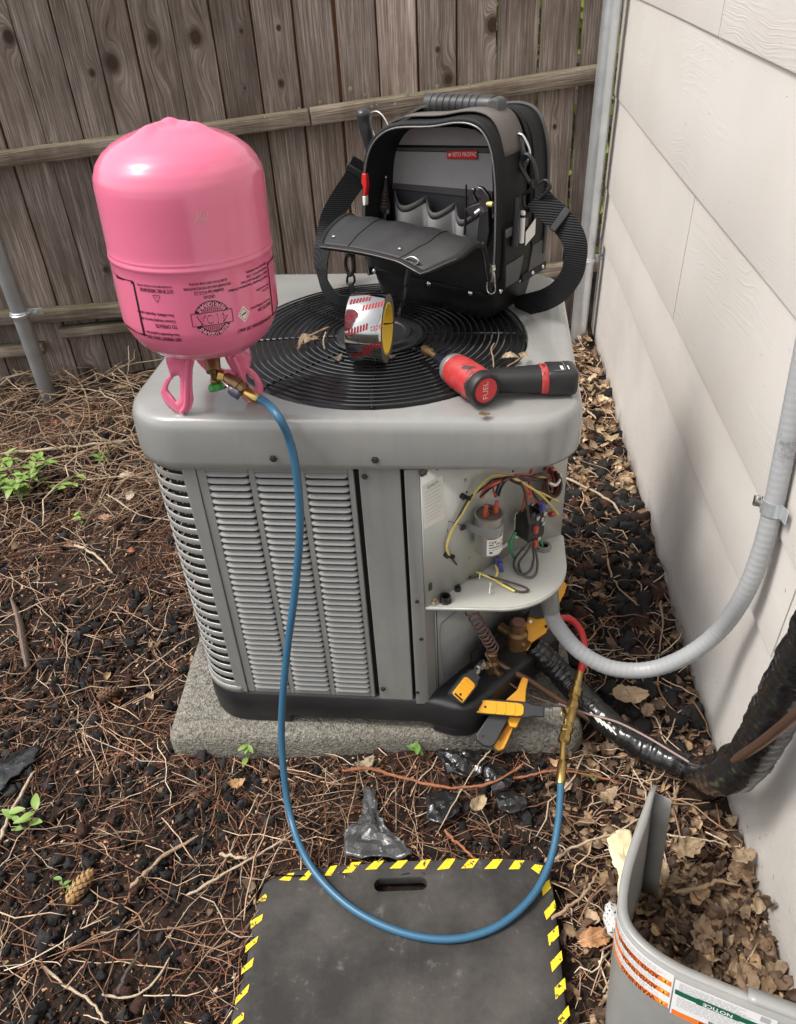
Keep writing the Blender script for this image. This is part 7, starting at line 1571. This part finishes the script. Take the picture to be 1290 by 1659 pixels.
# larger leaves one can point at
def bigleaf(label, px, size, yaw, col, z=.03, k=0, pitch=.1, roll=.1, group='single dry leaves'):
    c = onz(*px, z); rows = []; lob = k in (2, 3, 7); cu_ = (.5, -.4, .9, .25, -.8, .5, 1.0, .15)[k % 8]; fo = (.35, .55, -.4, .6, .3, .9, .2, .2)[k % 8]; sd = px[0] * .7
    for t in np.linspace(0, 1, 17):
        wv = .66 * math.sin(math.pi * min(1, t * .90 + .07)) ** .62 * (1 - .30 * t) * (1 + (.16 * math.sin(t * 21 + sd) if lob else .05 * math.sin(t * 40)) + .07 * RNG.normal()); x = t - .5
        rows.append([V(x + .03 * abs(s) , s * wv / 2 * (1 + .06 * mnoise.noise(Vector((t * 5, s, sd)))), cu_ * x * x * 1.3 + fo * abs(s) ** 1.4 * wv / 2 + .16 * mnoise.noise(Vector((t * 3.5, s * 1.6, sd))) + .05 * mnoise.noise(Vector((t * 11, s * 5, sd)))) for s in np.linspace(-1, 1, 9)])
    size *= .85; mq = MB(); mq.grid(rows); mq.tube([V(-.62, 0, cu_ * .45), V(-.5, 0, cu_ * .33), V(0, 0, .012), V(.45, 0, cu_ * .26)], [.009, .011, .009, .004], 5); v = np.array(mq.v); f = mq.f
    M = rotm(np.array([yaw]), np.array([pitch]), np.array([roll]))[0]
    me_v = (v * V(size, size * 1.0, size * .8)) @ M.T + c; me_v[:, 0] = np.minimum(me_v[:, 0], WX - .002)
    mb = MB(); mb.add(me_v, f); return tag(mb.build('dry_leaf', mat('leaf_' + str(px[0]), tuple(q * .86 for q in col), .62, 0, .45, 60, .7, 170, .002, speck=((.10, .06, .035), 110, .62)), smooth=60), label, 'leaf', group)
TAN, BRN, DBR = (.36, .26, .16), (.25, .165, .10), (.15, .095, .06)
for a in [('large curled tan leaf under the grey conduit loop', (1020, 1128), .10, .2, TAN, .05, 0), ('pale leaf lying between red root and mat', (775, 1305), .055, .9, (.48, .38, .24), .03, 5), ('broad veined leaf in the middle of the litter inside the cover', (1115, 1375), .075, .5, TAN, .06, 3),
          ('broad flat brown leaf in shade behind the cover rim', (1140, 1515), .085, 1.2, BRN, .05, 7), ('pointed leaf lying against the wall by the cover', (1205, 1388), .06, .4, TAN, .07, 3), ('dark dry leaf stuck on the wall near the bottom right', (1240, 1465), .07, 1.5, DBR, .08, 5, .9, .5),
          ('oval brown leaf just behind the stepped rim of the cover', (1210, 1585), .075, 1.4, BRN, .06, 1), ('pale folded leaf at the foot of the wall near the cover', (1232, 1460), .05, 1.1, TAN, .05, 4), ('tan leaf beside the blue hose below the tee', (985, 1290), .06, .8, TAN, .03, 2),
          ('orange brown leaf left of the speckled stone', (965, 1520), .07, .3, (.50, .25, .11), .03, 1), ('small oval tan leaf at the left of the cover litter', (1073, 1412), .05, 1.3, TAN, .06, 0), ('curled leaf pile piece left of the small seedling', (590, 1238), .06, .7, (.42, .33, .22), .02, 2),
          ('tan curled leaf under the unit corner by the louvers', (205, 770), .06, .2, (.50, .40, .28), .02, 1), ('upright pale leaf left of the lowest cover corner', (212, 800), .06, 1.4, (.50, .40, .30), .03, 4), ('brown leaf caught in vines by the fence', (195, 630), .06, .6, (.40, .28, .17), .06, 3), ('rust brown leaf among the vines left of the unit', (115, 686), .055, 1.8, (.30, .15, .07), .05, 7),
          ('reddish leaf left of the unit near the bark', (170, 838), .05, .3, (.36, .20, .13), .02, 7), ('tan leaf piece in front of the pad near the hose', (383, 1268), .045, .4, (.48, .28, .12), .02, 2), ('dark leaf by the pad right corner under the black pipe', (985, 1215), .06, .5, DBR, .02, 6), ('flat brown leaf beside the copper pipe', (1050, 1150), .055, 1.0, BRN, .03, 7)]: bigleaf(*a)
# dry bits on the fan grille and cover
for a in [('long curled dry leaf on the grille left of the hub', (500, 548), .05, .5, (.34, .24, .15), .868, 4), ('small pale leaf curl in front of the hub', (545, 580), .028, .8, (.50, .40, .28), .868, 2), ('dry leaf on the grille behind the driver', (828, 577), .036, .2, (.42, .32, .20), .868, 1), ('second dry leaf right on the grille rim', (848, 576), .030, 1.2, (.38, .27, .16), .868, 3), ('brown crumb under the driver end cap', (785, 671), .022, .1, (.14, .08, .04), .857, 7), ('tiny dry leaf beside the tape roll', (632, 578), .024, .3, (.36, .25, .18), .868, 0)]: bigleaf(*a, group='dry bits on the grille')
def twigt(label, pts, r=.0011, m=M_S2):
    P = catmull([onz(x, y, z) for x, y, z in pts], 5); mb = MB(); mb.tube(P, r, 5); tag(mb.build('grille_twig', m, smooth=60), label, 'twig', 'twigs on the grille')
twigt('thin twig running out of the curled leaf to the hub', [(483, 566, .868), (492, 550, .868), (510, 540, .869), (532, 530, .869)], .0022)
twigt('short upright twig on the grille left of the hub rim', [(526, 566, .868), (524, 552, .868), (528, 538, .868)], .0014, M_S1)
twigt('wavy thin twig on the grille behind the red driver', [(800, 595, .868), (799, 580, .868), (796, 566, .868), (801, 556, .868)], .0012)
twigt('thin twig crossing the grille rim above the driver', [(822, 593, .868), (838, 584, .868), (852, 572, .868)], .0012)
# bush and ground beyond the fence, seen through the gaps
bush = thing('leafy_bush', 'yellow green bush behind the fence, glimpsed through the board gaps', 'bush', V(.45, 4.0, 0))
mb = MB()
for k in range(5): mb.tube(catmull([V(.45, 4.0, -.02), V(.45 + U_(-.3, .3), 4.0 + U_(-.2, .2), .6), V(.45 + U_(-.6, .6), 4.0 + U_(-.3, .3), 1.4)], 5), .012, 6)
mb.build('branches', M_S3, bush)
n = 2600; p = np.stack([U_(-.4, 1.3, n), U_(3.65, 4.5, n), U_(.15, 1.9, n)], 1); Mx = rotm(U_(0, 6.3, n), U_(-1, 1, n), U_(-1, 1, n)); v, f = lt[7]
W = np.einsum('nij,nvj->nvi', Mx, v[None] * (.05 + .05 * RNG.random(n))[:, None, None]) + p[:, None]; mb = MB(); mb.v = [tuple(q) for q in W.reshape(-1, 3)]; mb.f = [tuple(q) for q in (f[None] + (np.arange(n) * len(v))[:, None, None]).reshape(-1, 3)]; mb.m = [0] * len(mb.f)
o = mb.build('foliage', leafmat('bush_leaf', (.14, .22, .03), (.40, .42, .06)), bush, smooth=60); o['kind'] = 'stuff'
